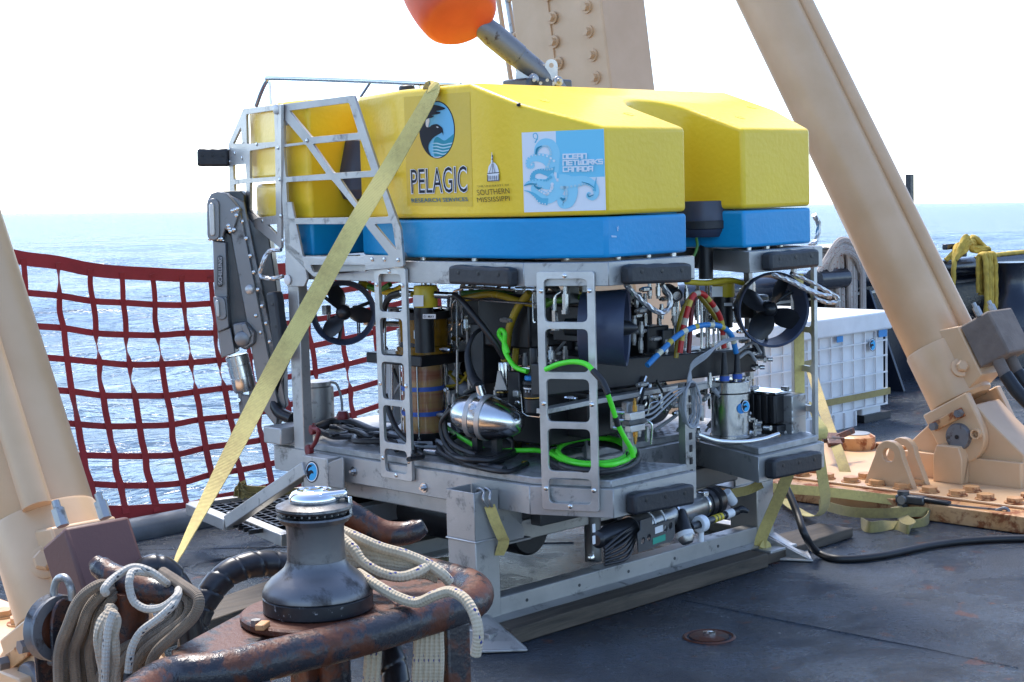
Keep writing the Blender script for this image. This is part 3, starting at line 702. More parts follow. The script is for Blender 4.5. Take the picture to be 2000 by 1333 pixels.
# ---------------------------------------------------------------- frames
def loop_wall(P, z0, z1, t, name, mat, skip=(), flange=0):
    """walls along an open/closed run of plan points, mitred, plus an inward flange at the top and bottom"""
    Pv = [Vector((x, y, 0)) for x, y in P]; N = len(Pv); ins = []
    for i in range(N):
        a, b, c = Pv[i-1], Pv[i], Pv[(i+1) % N]
        d1 = (b-a).normalized(); d2 = (c-b).normalized(); n1 = Vector((d1.y, -d1.x, 0)); n2 = Vector((d2.y, -d2.x, 0)); q = n1+n2
        ins.append(b+q*(t/max(.3, 1+n1.dot(n2))))
    for i in range(N):
        if i in skip: continue
        j = (i+1) % N
        mb = MB(); mb.prism([Pv[i]+UP*z0, Pv[j]+UP*z0, ins[j]+UP*z0, ins[i]+UP*z0], UP*(z1-z0))
        if flange:
            f1 = Pv[i]+(ins[i]-Pv[i])*(flange/t); f2 = Pv[j]+(ins[j]-Pv[j])*(flange/t)
            mb.prism([ins[i]+UP*(z1-.008), ins[j]+UP*(z1-.008), f2+UP*(z1-.008), f1+UP*(z1-.008)], UP*.008)
            mb.prism([ins[i]+UP*z0, ins[j]+UP*z0, f2+UP*z0, f1+UP*z0], UP*.008)
        mb.build(name, mat, RV, .0025, 1)
UZ0, UZ1 = 1.350, 1.437
half_u = [(.575, .52), (.575, -.035), (.118, -.035), (-.02, .262), (-.02, 2.15)]
fr_u = half_u+[(WD-x, y) for x, y in reversed(half_u)]
# frame outline with the inner chamfers of the bow gap
fr_u = [(.40, .445), (.62, -.035), (.118, -.035), (-.02, .262), (-.02, 1.735), (.30, 1.75), (.36, 2.20), (WD-.14, 2.30), (WD+.02, 2.13), (WD+.02, .262), (WD-.118, -.035), (.955, -.035), (1.19, .445)]
fr_u[1] = (.612, -.035)
loop_wall(fr_u, UZ0, UZ1, .012, 'upper_frame', M['alu'], (), .07)
MB().prism([Vector((x, y, UZ1-.03)) for x, y in [(.06, .32), (.06, 1.70), (.42, 1.75), (.46, 2.15), (WD-.3, 2.24), (WD-.06, 2.1), (WD-.06, .32), (1.25, .52), (.33, .52)]], UP*.02).build('frame_deck', M['black'], RV)
for (x, y) in ((.2, .25), (.3, .08), (.45, .06), (.05, .6), (.05, .9), (.05, 1.2), (1.05, .04), (1.2, .06), (1.35, .1), (.55, .02)):
    MB().cyl((x, y, UZ1), (x, y, ZB+.003), .012, None, 10).build('spacer', M['steel'], RV)
LZ0, LZ1 = .494, .603
fr_l = [(.42, .48), (.60, -.035), (.118, -.035), (-.02, .262), (-.02, 1.87), (.14, 2.10), (WD-.14, 2.10), (WD+.02, 1.87), (WD+.02, .262), (WD-.118, -.035), (.998, -.035), (1.185, .46)]
loop_wall(fr_l, LZ0, LZ1, .012, 'lower_frame', M['alu'], (), .06)
# tread plates on the lower frame
def inset(P, d):
    Pv = [Vector((x, y, 0)) for x, y in P]; N = len(Pv); o = []
    for i in range(N):
        a, b, c = Pv[i-1], Pv[i], Pv[(i+1) % N]; d1 = (b-a).normalized(); d2 = (c-b).normalized(); n1 = Vector((d1.y, -d1.x, 0)); n2 = Vector((d2.y, -d2.x, 0)); q = n1+n2
        o.append(b+q*(d/max(.3, 1+n1.dot(n2))))
    return o
tp = inset(fr_l, .022)
TZ = .632
near_plate = [tp[11], tp[0], tp[1], tp[2], tp[3], tp[4], tp[5], Vector((.79, 2.08, 0)), Vector((.79, .47, 0))]
near_plate = [tp[0], tp[1], tp[2], tp[3], tp[4], tp[5], Vector((.788, 2.078, 0)), Vector((.788, .50, 0)), Vector((.45, .50, 0))]
far_plate = [Vector((.792, .50, 0)), Vector((.792, 2.078, 0)), tp[6], tp[7], tp[8], tp[9], tp[10], tp[11]]
for P in (near_plate, far_plate):
    MB().prism([p+UP*LZ1 for p in P], UP*(TZ-LZ1)).build('tread_plate', M['tread'], RV, .004, 1)
def inside(x, y, P):
    c = False; j = len(P)-1
    for i in range(len(P)):
        if (P[i].y > y) != (P[j].y > y) and x < (P[j].x-P[i].x)*(y-P[i].y)/(P[j].y-P[i].y)+P[i].x: c = not c
        j = i
    return c
st = MB()
for P in (near_plate, far_plate):
    for i in range(34):
        for j in range(16):
            x, y = .02+i*.046, -.02+j*.046
            if all(inside(x+dx, y+dy, P) for dx in (-.024, .024) for dy in (-.024, .024)): st.add([(x-.018, y-.018, TZ-.001), (x+.018, y-.018, TZ-.001), (x+.018, y+.018, TZ-.001), (x-.018, y+.018, TZ-.001), (x, y, TZ+.007)], [(0,1,4), (1,2,4), (2,3,4), (3,0,4)])
tag(st.build('tread_studs', M['tread'], RV), kind='stuff')
# skid beams under the lower frame
for x in (.10, 1.40): MB().box((x, 1.13, LZ0-.045), (.07, 1.34, .08)).build('skid_beam', M['alu'], RV, .006)
for y in (.42, 1.4): MB().box((.79, y, LZ0-.05), (1.25, .06, .09)).build('cross_beam', M['darkmetal'], RV, .006)

# ---------------------------------------------------------------- bolt-on ladders: flat plate with rounded windows
def plate2d(M4, outer, holes, th, rad=.012, rin=.022):
    o = [M4 @ p for p in roundpoly([Vector((x, y, 0)) for x, y in outer], rad, 3)]
    hs = [[M4 @ p for p in roundpoly([Vector((x, y, 0)) for x, y in h], rin, 4)] for h in holes]
    return MB().prism(o, M4.to_3x3() @ Vector((0, 0, th)), hs)
screw = Proto(MB().lathe([(.009, 0), (.009, .003), (.006, .005)], (0, 0, 0), UP, 10), M['steel'])
hexb = Proto(MB().cyl((0, 0, 0), (0, 0, .012), .014, None, 6).cyl((0, 0, 0), (0, 0, .003), .02, None, 14).cyl((0, 0, .012), (0, 0, .022), .007, None, 8), M['steel'])
def ladder(M4, W_, H_, name='ladder'):
    rw, rl = .028, .026; n = 5; hs = []; hh = [.085, .215, .21, .225, .225]; gap = (H_-sum(hh))/6; z = gap
    hh = [.095]+[(H_-.095-rl*6)/4]*4; z = rl
    for h in hh:
        hs.append([(rw, z), (W_-rw, z), (W_-rw, z+h), (rw, z+h)]); z += h+rl
    o = plate2d(M4, [(0, 0), (W_, 0), (W_, H_), (0, H_)], hs, .016).build(name, M['alu2'], RV, .0045, 2)
    for (x, y) in ((.018, .08), (W_-.018, .08), (W_/2, .016), (.018, H_-.07), (W_-.018, H_-.07), (W_/2, H_-.015), (.018, H_*.45), (W_-.018, H_*.45)): inst('screw', screw, RV, M4 @ Matrix.Translation((x, y, .016)))
    return o
def basis(o, x, y):
    x = Vector(x).normalized(); y = Vector(y); y = (y-x*y.dot(x)).normalized(); z = x.cross(y); m_ = Matrix((x, y, z)).transposed().to_4x4(); m_.translation = Vector(o); return m_
ladder(basis((-.024, 1.107, .548), (0, -1, 0), UP), .196, .862)
cA, cB = Vector((.118, -.035, 0)), Vector((-.02, .262, 0)); cd = (cA-cB).normalized(); cn = Vector((-cd.y*-1, 0, 0)); cn = Vector((cd.y, -cd.x, 0)); cn = cn if cn.x < 0 else -cn
q0 = cB.lerp(cA, .17)+cn*.004
ladder(basis(q0+UP*.520, cd, UP), .222, .885)
fA, fB = Vector((WD-.118, -.035, 0)), Vector((WD+.02, .262, 0)); fd = (fB-fA).normalized()
ladder(basis(fA+fd*.06+UP*.60+Vector((-.012, .0, 0)), fd, UP), .20, .83)

# ---------------------------------------------------------------- truss guard round the bow-left quarter
TW = -.055
pw = lambda L_: [PW(u, v, TW) for u, v in L_]
def grow(L_, d=1.7):
    cx_ = sum(p[0] for p in L_)/len(L_); cy_ = sum(p[1] for p in L_)/len(L_)
    return [(u+d*(u-cx_)/max(1, math.hypot(u-cx_, v-cy_)), v+d*(v-cy_)/max(1, math.hypot(u-cx_, v-cy_))) for u, v in L_]
outer = pw([(539, 206), (691, 186), (742, 338), (782, 448), (788, 521), (612, 541), (557, 487)])
holes = [pw(grow(h)) for h in (
 [(555, 234), (592, 277), (556, 281)], [(566, 217), (680, 202), (698, 259), (609, 267)],
 [(555, 289), (596, 284), (636, 339), (559, 345)], [(612, 282), (703, 274), (724, 333), (652, 337)],
 [(560, 357), (647, 353), (694, 410), (694, 424), (564, 426)], [(665, 351), (735, 347), (758, 422), (716, 424)],
 [(567, 439), (710, 439), (758, 499), (594, 501), (568, 478)], [(732, 439), (765, 438), (773, 488)],
 [(607, 518), (712, 518), (712, 531), (613, 532)])]
hs = [roundpoly(h, .010, 3) for h in holes]
MB().prism(roundpoly(outer, .01, 3), (.012, 0, 0), hs).build('guard_truss', M['alu'], RV, .002, 1)
yb = PW(547, 300, TW).y
nb_ = Vector((.949, -.316, 0)); kb = Vector((TW-.003, yb, 0)).dot(nb_)
pb = lambda L_: [onplane(u, v, nb_, kb) for u, v in L_]
outer2 = pb([(549, 204), (475, 213), (446, 282), (449, 385), (488, 436), (549, 487)])
holes2 = [pb(grow(h)) for h in ([(482, 225), (534, 217), (536, 276), (483, 280)], [(470, 250), (472, 279), (456, 280)],
 [(489, 296), (536, 288), (537, 344), (489, 348)], [(456, 324), (478, 322), (480, 348), (457, 350)], [(458, 362), (479, 359), (480, 386), (460, 384)],
 [(489, 359), (537, 355), (538, 420), (505, 424), (489, 408)], [(523, 440), (540, 439), (540, 457)])]
MB().prism(roundpoly(outer2, .01, 3), nb_*.012, [roundpoly(h, .01, 3) for h in holes2]).build('guard_truss', M['alu'], RV, .002, 1)
for (u, v) in ((541, 215), (544, 289), (547, 351), (549, 422), (553, 470), (727, 507), (751, 507), (778, 508), (742, 338), (600, 275)):
    inst('screw', screw, RV, frame_to(PW(u, v, TW), (-1, 0, 0)))
for (u, v) in ((449, 292), (459, 300), (473, 309), (449, 316), (502, 282), (477, 402), (513, 432)): inst('screw', screw, RV, frame_to(onplane(u, v, nb_, kb), -nb_))
MB().lathe([(.022, 0), (.022, .006), (.018, .008)], PW(541, 214, TW-.001), (-1, 0, 0), 24).build('anode', M['alu2'], RV)
MB().lathe([(.022, 0), (.022, .004), (.019, .006)], PW(562, 547, TW-.003), (-1, 0, 0), 24).build('anode', M['label'], RV)
# struts joining the guard to the frame
for (u, v) in ((560, 240), (775, 500), (560, 470), (741, 340)): a = PW(u, v, TW+.012); MB().cyl(a, a+Vector((.10, .0, 0)), .012, None, 10).build('standoff', M['alu'], RV)

# square corner posts
def post(x, y, z0, z1, a=.055, b=.055): MB().box((x, y, (z0+z1)/2), (a, b, z1-z0)).build('post', M['alu'], RV, .004, 2)
post(.012, 1.695, .60, 1.46, .05, .075)
post(WD-.03, 1.72, .60, 1.40); post(.55, .50, .50, 1.36, .03, .03)
post(WD-.06, .40, .6, 1.36, .03, .03)
MB().prism(pw([(552, 395), (569, 395), (600, 545), (594, 560), (560, 560)]), (.012, 0, 0)).build('gusset_plate', M['alu'], RV, .002, 1)
MB().box((.02, 1.83, .655), (.16, .13, .075)).build('corner_block', M['alu'], RV, .006)
for (u, v) in ((545, 837), (559, 843)): MB().cyl(PW(u, v+8, 0), PW(u, v, 0)+UP*.012, .009, None, 10).build('stud', M['steel'], RV)
# slotted channel upright at the bow gap
a = PL(1347, 750, .10); b_ = PL(1347, 960, .10)
ch = [(-.032, 0), (.032, 0), (.032, .035), (.026, .035), (.026, .006), (-.026, .006), (-.026, .035), (-.032, .035)]
MB().prism([Vector((a.x+x, .10+y, .50)) for x, y in ch], UP*(a.z-.50)).build('slotted_upright', M['galv'], RV, .001, 1)
for k in range(7): MB().box((a.x, .0985, .56+k*.05), (.014, .004, .028)).build('slot', M['black'], RV)
a2 = PL(1225, 790, .18)
MB().box((a2.x, .18, (a2.z+.62)/2), (.035, .03, a2.z-.60)).build('slotted_upright', M['galv'], RV, .002, 1)

# ---------------------------------------------------------------- rubber bumpers
def bumper(c, x, y, W_, H_, T_=.05, name='bumper'):
    B = basis(c, x, y); n = 10; P = []
    for k in range(n+1):                    # scalloped upper edge
        t = k/n; P.append((W_*(t-.5), H_/2-(.003 if k in (3, 4, 6, 7) else 0)-(.006 if k in (0, n) else 0)))
    P += [(W_/2, -H_/2), (-W_/2, -H_/2)]
    o = MB().prism([B @ Vector((a, b, 0)) for a, b in P], B.to_3x3() @ Vector((0, 0, T_))).build(name, M['rubber'], RV, .012, 3)
    for t in (-.32, 0, .32):
        MB().lathe([(.0085, -.001), (.0085, .0008), (.0065, .0012)], B @ Vector((W_*t, H_*.12, T_)), B.to_3x3() @ Vector((0, 0, 1)), 12).build('bolt_hole', M['black'], o)
    return o
def bump_px(pl, k, u0, v0, u1, v1, u2, v2, T_=.05):   # left-middle, right-middle, then height from top to bottom at the middle
    a, b = pl(u0, v0, k), pl(u1, v1, k); t, d_ = pl(u2, v2[0], k), pl(u2, v2[1], k); c = (a+b)/2
    return bumper(c, b-a, UP, (b-a).length, abs(t.z-d_.z), T_)
bump_px(PW, -.022, 893, 535, 1014, 541, 955, (519, 557))
bump_px(PL, -.037, 1211, 536, 1333, 532, 1275, (514, 553))
bump_px(PL, -.037, 1486, 511, 1582, 503, 1535, (491, 527))
bump_px(PL, -.037, 1221, 983, 1338, 962, 1280, (955, 997))
bump_px(PL, -.037, 1493, 915, 1588, 897, 1540, (889, 928))
a = PW(560, 570, -.03); b_ = PW(577, 705, -.03)
bumper((a+b_)/2+Vector((0, .055, 0)), b_-a, (0, -1, 0), (b_-a).length, .07, .05)
a = onplane(444, 307, nb_, kb); dd = Vector((-.316, -.949, 0))*-1
bumper(a+VR*-.042+Vector((0, .03, -.002)), VR, UP, .15, .085, .06)
# ---------------------------------------------------------------- thrusters
def thruster(c, axis, r, depth, hub_r, nblade, blade_dir=1, spin=0, struts=True, label=None, taper=.88):
    ax = Vector(axis).normalized(); c = Vector(c)
    o = MB().ring([(r*taper, -depth/2), (r, depth/2), (r*.985, depth/2+.006), (r*.93, depth/2), (r*taper*.93, -depth/2), (r*taper*.97, -depth/2-.004)], c, ax, 56).build('thruster', M['duct'], RV, 0, 2, 40)
    if label: o['label'] = label
    MB().lathe([(.02, -depth*.95), (hub_r*.9, -depth*.9), (hub_r, -depth*.4), (hub_r, depth*.08), (hub_r*.85, depth*.22), (hub_r*.5, depth*.36), (hub_r*.12, depth*.42)], c, ax, 24).build('hub', M['plastic'], o)
    X = ax.orthogonal().normalized(); Y = ax.cross(X)
    for b in range(nblade):
        t0 = spin+2*math.pi*b/nblade; vs = []; fs = []; ns, nc = 7, 6
        for i in range(ns):
            f = i/(ns-1); rr = hub_r*.8+(r*.90*.95-hub_r*.8)*f; ch_ = r*(.36+.42*math.sin(math.pi*min(1, f*.85+.1)))*.9; pit = R(58)-R(32)*f
            for s in (1, -1):
                for j in range(nc):
                    g = (j/(nc-1)-.5); x_ = g*ch_; th = .010*(1-f*.6)*(1-(2*g)**2)+.001
                    a = t0+x_*math.cos(pit)/rr*blade_dir; h = x_*math.sin(pit)+s*th/2
                    vs.append(c+(X*math.cos(a)+Y*math.sin(a))*rr+ax*(h+depth*.02))
        w_ = 2*nc
        for i in range(ns-1):
            for j in range(nc-1): fs += [(i*w_+j, i*w_+j+1, (i+1)*w_+j+1, (i+1)*w_+j), (i*w_+nc+j+1, i*w_+nc+j, (i+1)*w_+nc+j, (i+1)*w_+nc+j+1)]
            fs += [(i*w_, (i+1)*w_, (i+1)*w_+nc, i*w_+nc), (i*w_+nc-1, i*w_+2*nc-1, (i+1)*w_+2*nc-1, (i+1)*w_+nc-1)]
        for j in range(nc-1): fs += [((ns-1)*w_+j, (ns-1)*w_+j+1, (ns-1)*w_+nc+j+1, (ns-1)*w_+nc+j)]
        MB().add(vs, fs).build('blade', M['plastic'], o)
    if struts:
        for k in range(3):
            a = spin+.5+2*math.pi*k/3; d_ = X*math.cos(a)+Y*math.sin(a)
            MB().cyl(c+d_*hub_r*.8-ax*depth*.5, c+d_*r*taper*.97-ax*depth*.35, .008, None, 8).build('strut', M['plastic'], o)
    return o
view = lambda p: ((FI @ CAM)-p).normalized()
# starboard bow thruster facing the viewer
c = PL(1503, 604, .12); ax = Vector((-.60, -.80, .0)); thruster(c, ax+Vector((.12, 0, 0)), .160, .095, .034, 4, 1, .35)
MB().box(c-ax*.16+Vector((0, .03, 0)), (.10, .10, .10)).build('thruster_bracket', M['plastic'], RV, .01)
MB().tube([c-ax*.16, c-ax*.2-UP*.1, c-ax*.16-UP*.22], .028, 10, 6).build('bracket_arm', M['plastic'], RV)
# port quarter thruster seen through the frame
c = PW(671, 611, .16); ax = Vector((-.62, -.78, .04)); thruster(c, ax, .143, .055, .034, 3, 1, .2, True)
MB().cyl(c-ax*.05, c-ax*.25, .034, None, 18).build('thruster_motor', M['plastic'], RV)
MB().tube([c-ax*.04+Vector((.07, -.05, -.05)), c-ax*.04+Vector((.20, -.18, -.06)), c+Vector((.35, -.4, -.05))], .012, 8, 5).build('thruster_arm', M['steel'], RV)
for dx in (-.075, .06): MB().box(c-ax*.06+VR*dx+UP*.01, (.03, .03, .04)).build('strut_clamp', M['galv'], RV, .003)
for k in range(4): MB().cyl(c-ax*.05+VR*(-.07+.008*(k % 2)+.13*(k//2)), c-ax*.05+VR*(-.07+.13*(k//2)+.008*(k % 2))-UP*.12, .004, None, 6).build('hydraulic_pipe', M['steel'], RV)
# port bow thruster seen from the side
c = PL(1180, 640, .14); ax = (VR*.985-VF*.17); thruster(c, ax, .147, .165, .036, 3, 1, .8, True, None, .9)
MB().lathe([(.002, .05), (.012, .045), (.026, .02), (.034, -.02), (.034, -.06)], c+ax*.078, ax, 20).build('nose_cone', M['plastic'], RV)
# vertical thruster in the bow slot and in the side notch
c = PL(1377, 422, .22)
v_ = MB().lathe([(.10, -.085), (.115, -.06), (.120, -.03), (.118, .0), (.112, .06), (.105, .062), (.10, .03), (.02, .0)], c, UP, 36).build('vertical_thruster', M['duct'], RV, 0, 2, 30)
MB().lathe([(.112, -.055), (.1225, -.05), (.1225, -.02), (.12, -.018)], c, UP, 36).build('band', M['rubber'], v_)
MB().cyl(c-UP*.08, c-UP*.26, .03, None, 14).build('motor', M['black'], v_)
c = PW(684, 335, .20)
v_ = MB().lathe([(.15, -.12), (.17, -.08), (.165, .0), (.13, .13), (.11, .14)], c+Vector((.12, -.02, 0)), UP, 32).build('vertical_thruster', M['duct'], RV, 0, 2, 30)

# ================================================================== STAND under the vehicle
SD = thing('support_stand', 'welded aluminium stand with socket posts and flared feet carrying the vehicle', 'stand', (.79, 1.0, 0))
PWX, PLY = -.149, .43                         # outer corner of the near post
def socket_post(x, y, sx, z1=.575):
    """open box socket over a square post; x is the outer face, sx the inward sign"""
    a, b = .125*sx, .155
    mb = MB(); t = .008
    mb.box((x+a/2, y+b/2, .23), (.125, b, .32)); mb.build('post', M['alu'], SD, .004)
    for nm, c, d in (('socket_plate', (x+sx*t/2-sx*.002, y+b/2, (.39+z1)/2), (t, b+.004, z1-.39)), ('socket_plate', (x+a/2, y+.002, (.39+z1-.0)/2), (.125, t, z1-.39)), ('socket_plate', (x+a/2, y+b-.002, (.39+z1)/2), (.125, t, z1-.39))):
        MB().box(c, d).build(nm, M['alu'], SD, .002, 1)
    MB().box((x+a/2, y+b/2, .386), (.137, b+.014, .008)).build('weld_seam', M['alu2'], SD, .003)
    P = [Vector((x+sx*.10, y+.012, z)) for z in (.36, .565)]
    g = [(x+sx*.10, .565), (x+sx*.27, .40), (x+sx*.27, .35), (x+sx*.10, .35)]
    MB().prism([Vector((u, y+.010, z)) for u, z in g], (0, .012, 0)).build('gusset', M['alu'], SD, .002, 1)
    MB().box((x+sx*.20, y+.06, .352), (.20, .12, .010)).build('gusset_foot', M['alu'], SD, .002, 1)
    # flared foot
    f = [Vector((x-sx*.02, y+.05, .07)), Vector((x+sx*.13, y+.05, .07)), Vector((x+sx*.04, y-.20, .012)), Vector((x-sx*.10, y-.14, .012))]
    MB().box((x+a/2, y+b/2-.03, .030), (.20, .30, .055)).build('foot_plate', M['alu'], SD, .004)
    base = [Vector((x-sx*.12, y-.10, .004)), Vector((x+sx*.03, y-.235, .004)), Vector((x+sx*.14, y-.04, .004)), Vector((x+sx*.14, y+.1, .004)), Vector((x-sx*.12, y+.1, .004))]
    MB().prism(base, UP*.010).build('foot_base', M['alu'], SD, .003)
    MB().prism([Vector((x+sx*.03, y-.225, .014)), Vector((x+sx*.055, y+.01, .014)), Vector((x+sx*.055, y+.01, .10))], (sx*.010, 0, 0)).build('foot_rib', M['alu2'], SD, .002, 1)
    MB().prism([Vector((x-sx*.11, y-.085, .014)), Vector((x+sx*.03, y-.225, .014)), Vector((x+sx*.05, y-.005, .10)), Vector((x-sx*.01, y-.005, .10))], Vector((sx*.004, .008, 0))).build('foot_rib', M['alu'], SD, .002, 1)
socket_post(PWX, PLY, 1)
socket_post(WD-PWX, PLY, -1, .50)
for (sx, x) in ((1, PWX), (-1, WD-PWX)):
    MB().box((x+sx*.062, 1.33, .23), (.125, .14, .32)).build('post', M['alu'], SD, .004)
def channel(a, b, up0, up1, nrm, nm='rail'):
    a, b, n_ = Vector(a), Vector(b), Vector(nrm)
    MB().prism([a+UP*up0, b+UP*up0, b+UP*up1, a+UP*up1], n_*.010).build(nm, M['alu'], SD, .003)
    for z in (up0, up1-.010): MB().prism([a+UP*z+n_*.010, b+UP*z+n_*.010, b+UP*z+n_*.075, a+UP*z+n_*.075], UP*.010).build(nm+'_flange', M['alu'], SD, .002, 1)
# bow rail: sloped upper lip and upright web
x0_, x1_ = PWX+.10, WD-PWX-.06
channel((PWX+.0, PLY+.004, 0), (x1_+.04, PLY+.004, 0), .072, .148, (0, 1, 0))
MB().prism([Vector((PWX+.0, PLY+.004, .072)), Vector((PWX, PLY-.032, .062)), Vector((PWX, PLY-.036, .068)), Vector((PWX, PLY, .080))], (x1_+.04-PWX, 0, 0)).build('rail_lip', M['alu'], SD)
for k in range(5): MB().cyl((.12+k*.3, PLY+.005, .11), (.12+k*.3, PLY+.0025, .11), .007, None, 10).build('rivet', M['darkmetal'], SD)
channel((PWX+.02, 1.46, 0), (x1_+.04, 1.46, 0), .072, .16, (0, -1, 0))
channel((PWX+.02, PLY+.14, 0), (PWX+.02, 1.4, 0), .06, .13, (1, 0, 0))
channel((WD-PWX-.02, PLY+.14, 0), (WD-PWX-.02, 1.4, 0), .06, .13, (-1, 0, 0))
MB().box((.74, PLY+.22, .335), (1.5, .08, .085)).build('cradle_beam', M['alu'], SD, .004)
MB().box((.74, 1.38, .335), (1.5, .08, .085)).build('cradle_beam', M['alu'], SD, .004)
# logo socket box and diagonal brace on the port quarter, open platform behind
LB0 = W0 = PW(592, 890, -.10); lb1 = PW(632, 965, -.10)
yb0, yb1 = PW(592, 925, -.115).y, PW(640, 925, -.115).y
MB().box((-.08, (yb0+yb1)/2, .52), (.07, abs(yb0-yb1), .17)).build('socket_plate', M['alu'], SD, .003)
BADGE2 = PW(611, 922, -.1165)
MB().prism([PW(640, 905, -.113), PW(670, 893, -.06), PW(672, 962, -.06), PW(640, 965, -.113)], (.01, .004, 0)).build('socket_plate', M['alu'], SD, .003)
for (u, v) in ((691, 921), (828, 953)): inst('bolt', hexb, SD, frame_to(PW(u, v, -.0215), (-1, 0, 0)))
# platform: frame around a black grating, hinged behind
pz = .20
A_, B_, C_, D_ = PZ(374, 993, pz), PZ(448, 1024, pz), PZ(566, 958, pz), PZ(475, 962, pz)
E_ = PZ(560, 1055, pz-.02); A2 = PZ(404, 970, pz)
plat = MB()
MB().bar(A_, B_, .06, .055, UP).build('platform_rail', M['alu'], SD, .004)
MB().bar(PZ(452, 1010, pz), E_, .055, .055, UP).build('platform_rail', M['alu'], SD, .004)
s1 = PW(602, 915, -.105); MB().bar(B_+UP*.01, s1, .06, .05, UP.cross(Vector((.3, 1, 0)))).build('diagonal_brace', M['alu'], SD, .004)
gx = (B_-A_).normalized(); gy = Vector((gx.y, -gx.x, 0)); gy = gy if gy.x > 0 else -gy
gr = MB(); o = A_+UP*.0
for i in range(12): gr.bar(o+gx*(.05+.06*i), o+gx*(.05+.06*i)+gy*.62, .010, .02, UP)
for i in range(11): gr.bar(o+gy*(.04+.055*i), o+gy*(.04+.055*i)+gx*.72, .010, .018, UP)
gr.build('grating', M['plastic'], SD)
MB().bar(o+gy*.66-gx*.02, o+gy*.66+gx*.74, .05, .05, UP).build('platform_rail', M['alu'], SD, .004)
MB().bar(o-gx*.02, o-gx*.02+gy*.66, .05, .05, UP).build('platform_rail', M['alu'], SD, .004)

# timber dunnage on the deck under the stand
def plank(P, h, label, seedv=0):
    rn = random.Random(seedv); a, b, wd = P; d = (b-a).normalized(); n_ = Vector((-d.y, d.x, 0)); k = 10; vs = []; fs = []
    for i in range(k+1):
        for (s, z) in ((-1, .002), (1, .002), (1, h), (-1, h)): vs.append(a.lerp(b, i/k)+n_*(s*wd/2+rn.uniform(-.003, .003))+UP*(z+(rn.uniform(-.003, .003) if z > .01 else 0)))
    for i in range(k):
        for j in range(4): fs.append((i*4+j, i*4+(j+1) % 4, i*4+4+(j+1) % 4, i*4+4+j))
    fs += [(3, 2, 1, 0), (k*4, k*4+1, k*4+2, k*4+3)]
    return tag(MB().add(vs, fs).build('timber_plank', M['wood'], None, .005), label, 'plank', 'planks under the stand')
plank((Vector((-.10, .42, 0)), Vector((1.50, .42, 0)), .25), .066, 'weathered plank lying along the deck under the near rail of the stand', 1)
plank((Vector((1.52, .42, 0)), Vector((2.24, .44, 0)), .20), .048, 'short plank sticking out beyond the far foot of the stand', 2)
q1, q2 = PZ(395, 1222, .03), PZ(520, 1178, .03); dq = (q2-q1).normalized()
plank((q1-dq*.5, q1+dq*1.6, .22), .05, 'grey plank on the deck left of the winch', 3)

# ================================================================== VEHICLE: machinery inside the frame
def part(mb, name, mat, bevel=0, parent=None, seg=2): return mb.build(name, M[mat], parent or RV, bevel, seg)
def pwl(L_, w_): return [PW(u, v, w_) for u, v in L_]
def plw(L_, l_): return [PL(u, v, l_) for u, v in L_]
# --- compensator: clear cylinder of brown oil in a rod cage, amber chamber on top
c = PW(829, 845, .26); cx, cy = c.x, c.y; zb_ = PW(829, 842, .26).z; zt_ = PW(829, 690, .26).z; r_ = .088
comp = part(MB().lathe([(r_, 0), (r_, zt_-zb_)], (cx, cy, zb_), UP, 40), 'compensator', 'comp')
for v in (757, 805):
    z = PW(829, v, .26).z; part(MB().ring([(r_+.001, -.009), (r_+.004, -.009), (r_+.004, .009), (r_+.001, .009)], (cx, cy, z), UP, 40), 'band', 'band', 0, comp)
part(MB().lathe([(.098, 0), (.098, .03), (.09, .06), (.09, .085)], (cx, cy, zt_-.005), UP, 32), 'top_flange', 'black', 0, comp)
part(MB().lathe([(.06, -.09), (.095, -.03), (.098, 0)], (cx, cy, zb_+.001), UP, 32), 'base_flange', 'black', 0, comp)
for k in range(4):
    a = k*math.pi/2+.62; p = Vector((cx+.098*math.cos(a), cy+.098*math.sin(a), zb_-.03)); part(MB().cyl(p, p+UP*(zt_-zb_+.12), .004, None, 8).cyl(p+UP*(zt_-zb_+.10), p+UP*(zt_-zb_+.135), .009, None, 6).cyl(p-UP*.005, p+UP*.012, .009, None, 6), 'tie_rod', 'steel', 0, comp)
za, zb2 = PW(829, 684, .26).z, PW(829, 622, .26).z
part(MB().box((cx+.02, cy+.06, za-.035), (.26, .36, .045)), 'comp_bracket', 'black', .005)
part(MB().lathe([(.118, 0), (.118, .018), (.105, .022), (.105, zb2-za), (.118, zb2-za+.004), (.118, zb2-za+.03)], (cx+.015, cy-.0, za), UP, 40), 'amber_chamber', 'amber')
part(MB().lathe([(.122, 0), (.122, .03)], (cx+.015, cy, zb2), UP, 32), 'chamber_lid', 'black')
part(MB().lathe([(.124, 0), (.124, .014)], (cx+.015, cy, za-.012), UP, 32), 'chamber_base', 'amber')
for (u, v0, v1) in ((745, 560, 800), (752, 560, 830), (893, 570, 790), (766, 690, 800)):
    part(MB().cyl(PW(u, v0, .30), PW(u, v1, .30), .006, None, 8), 'hydraulic_pipe', 'steel')
part(MB().box(PW(762, 760, .36), (.06, .10, .30)), 'clear_tank', 'white', .01)
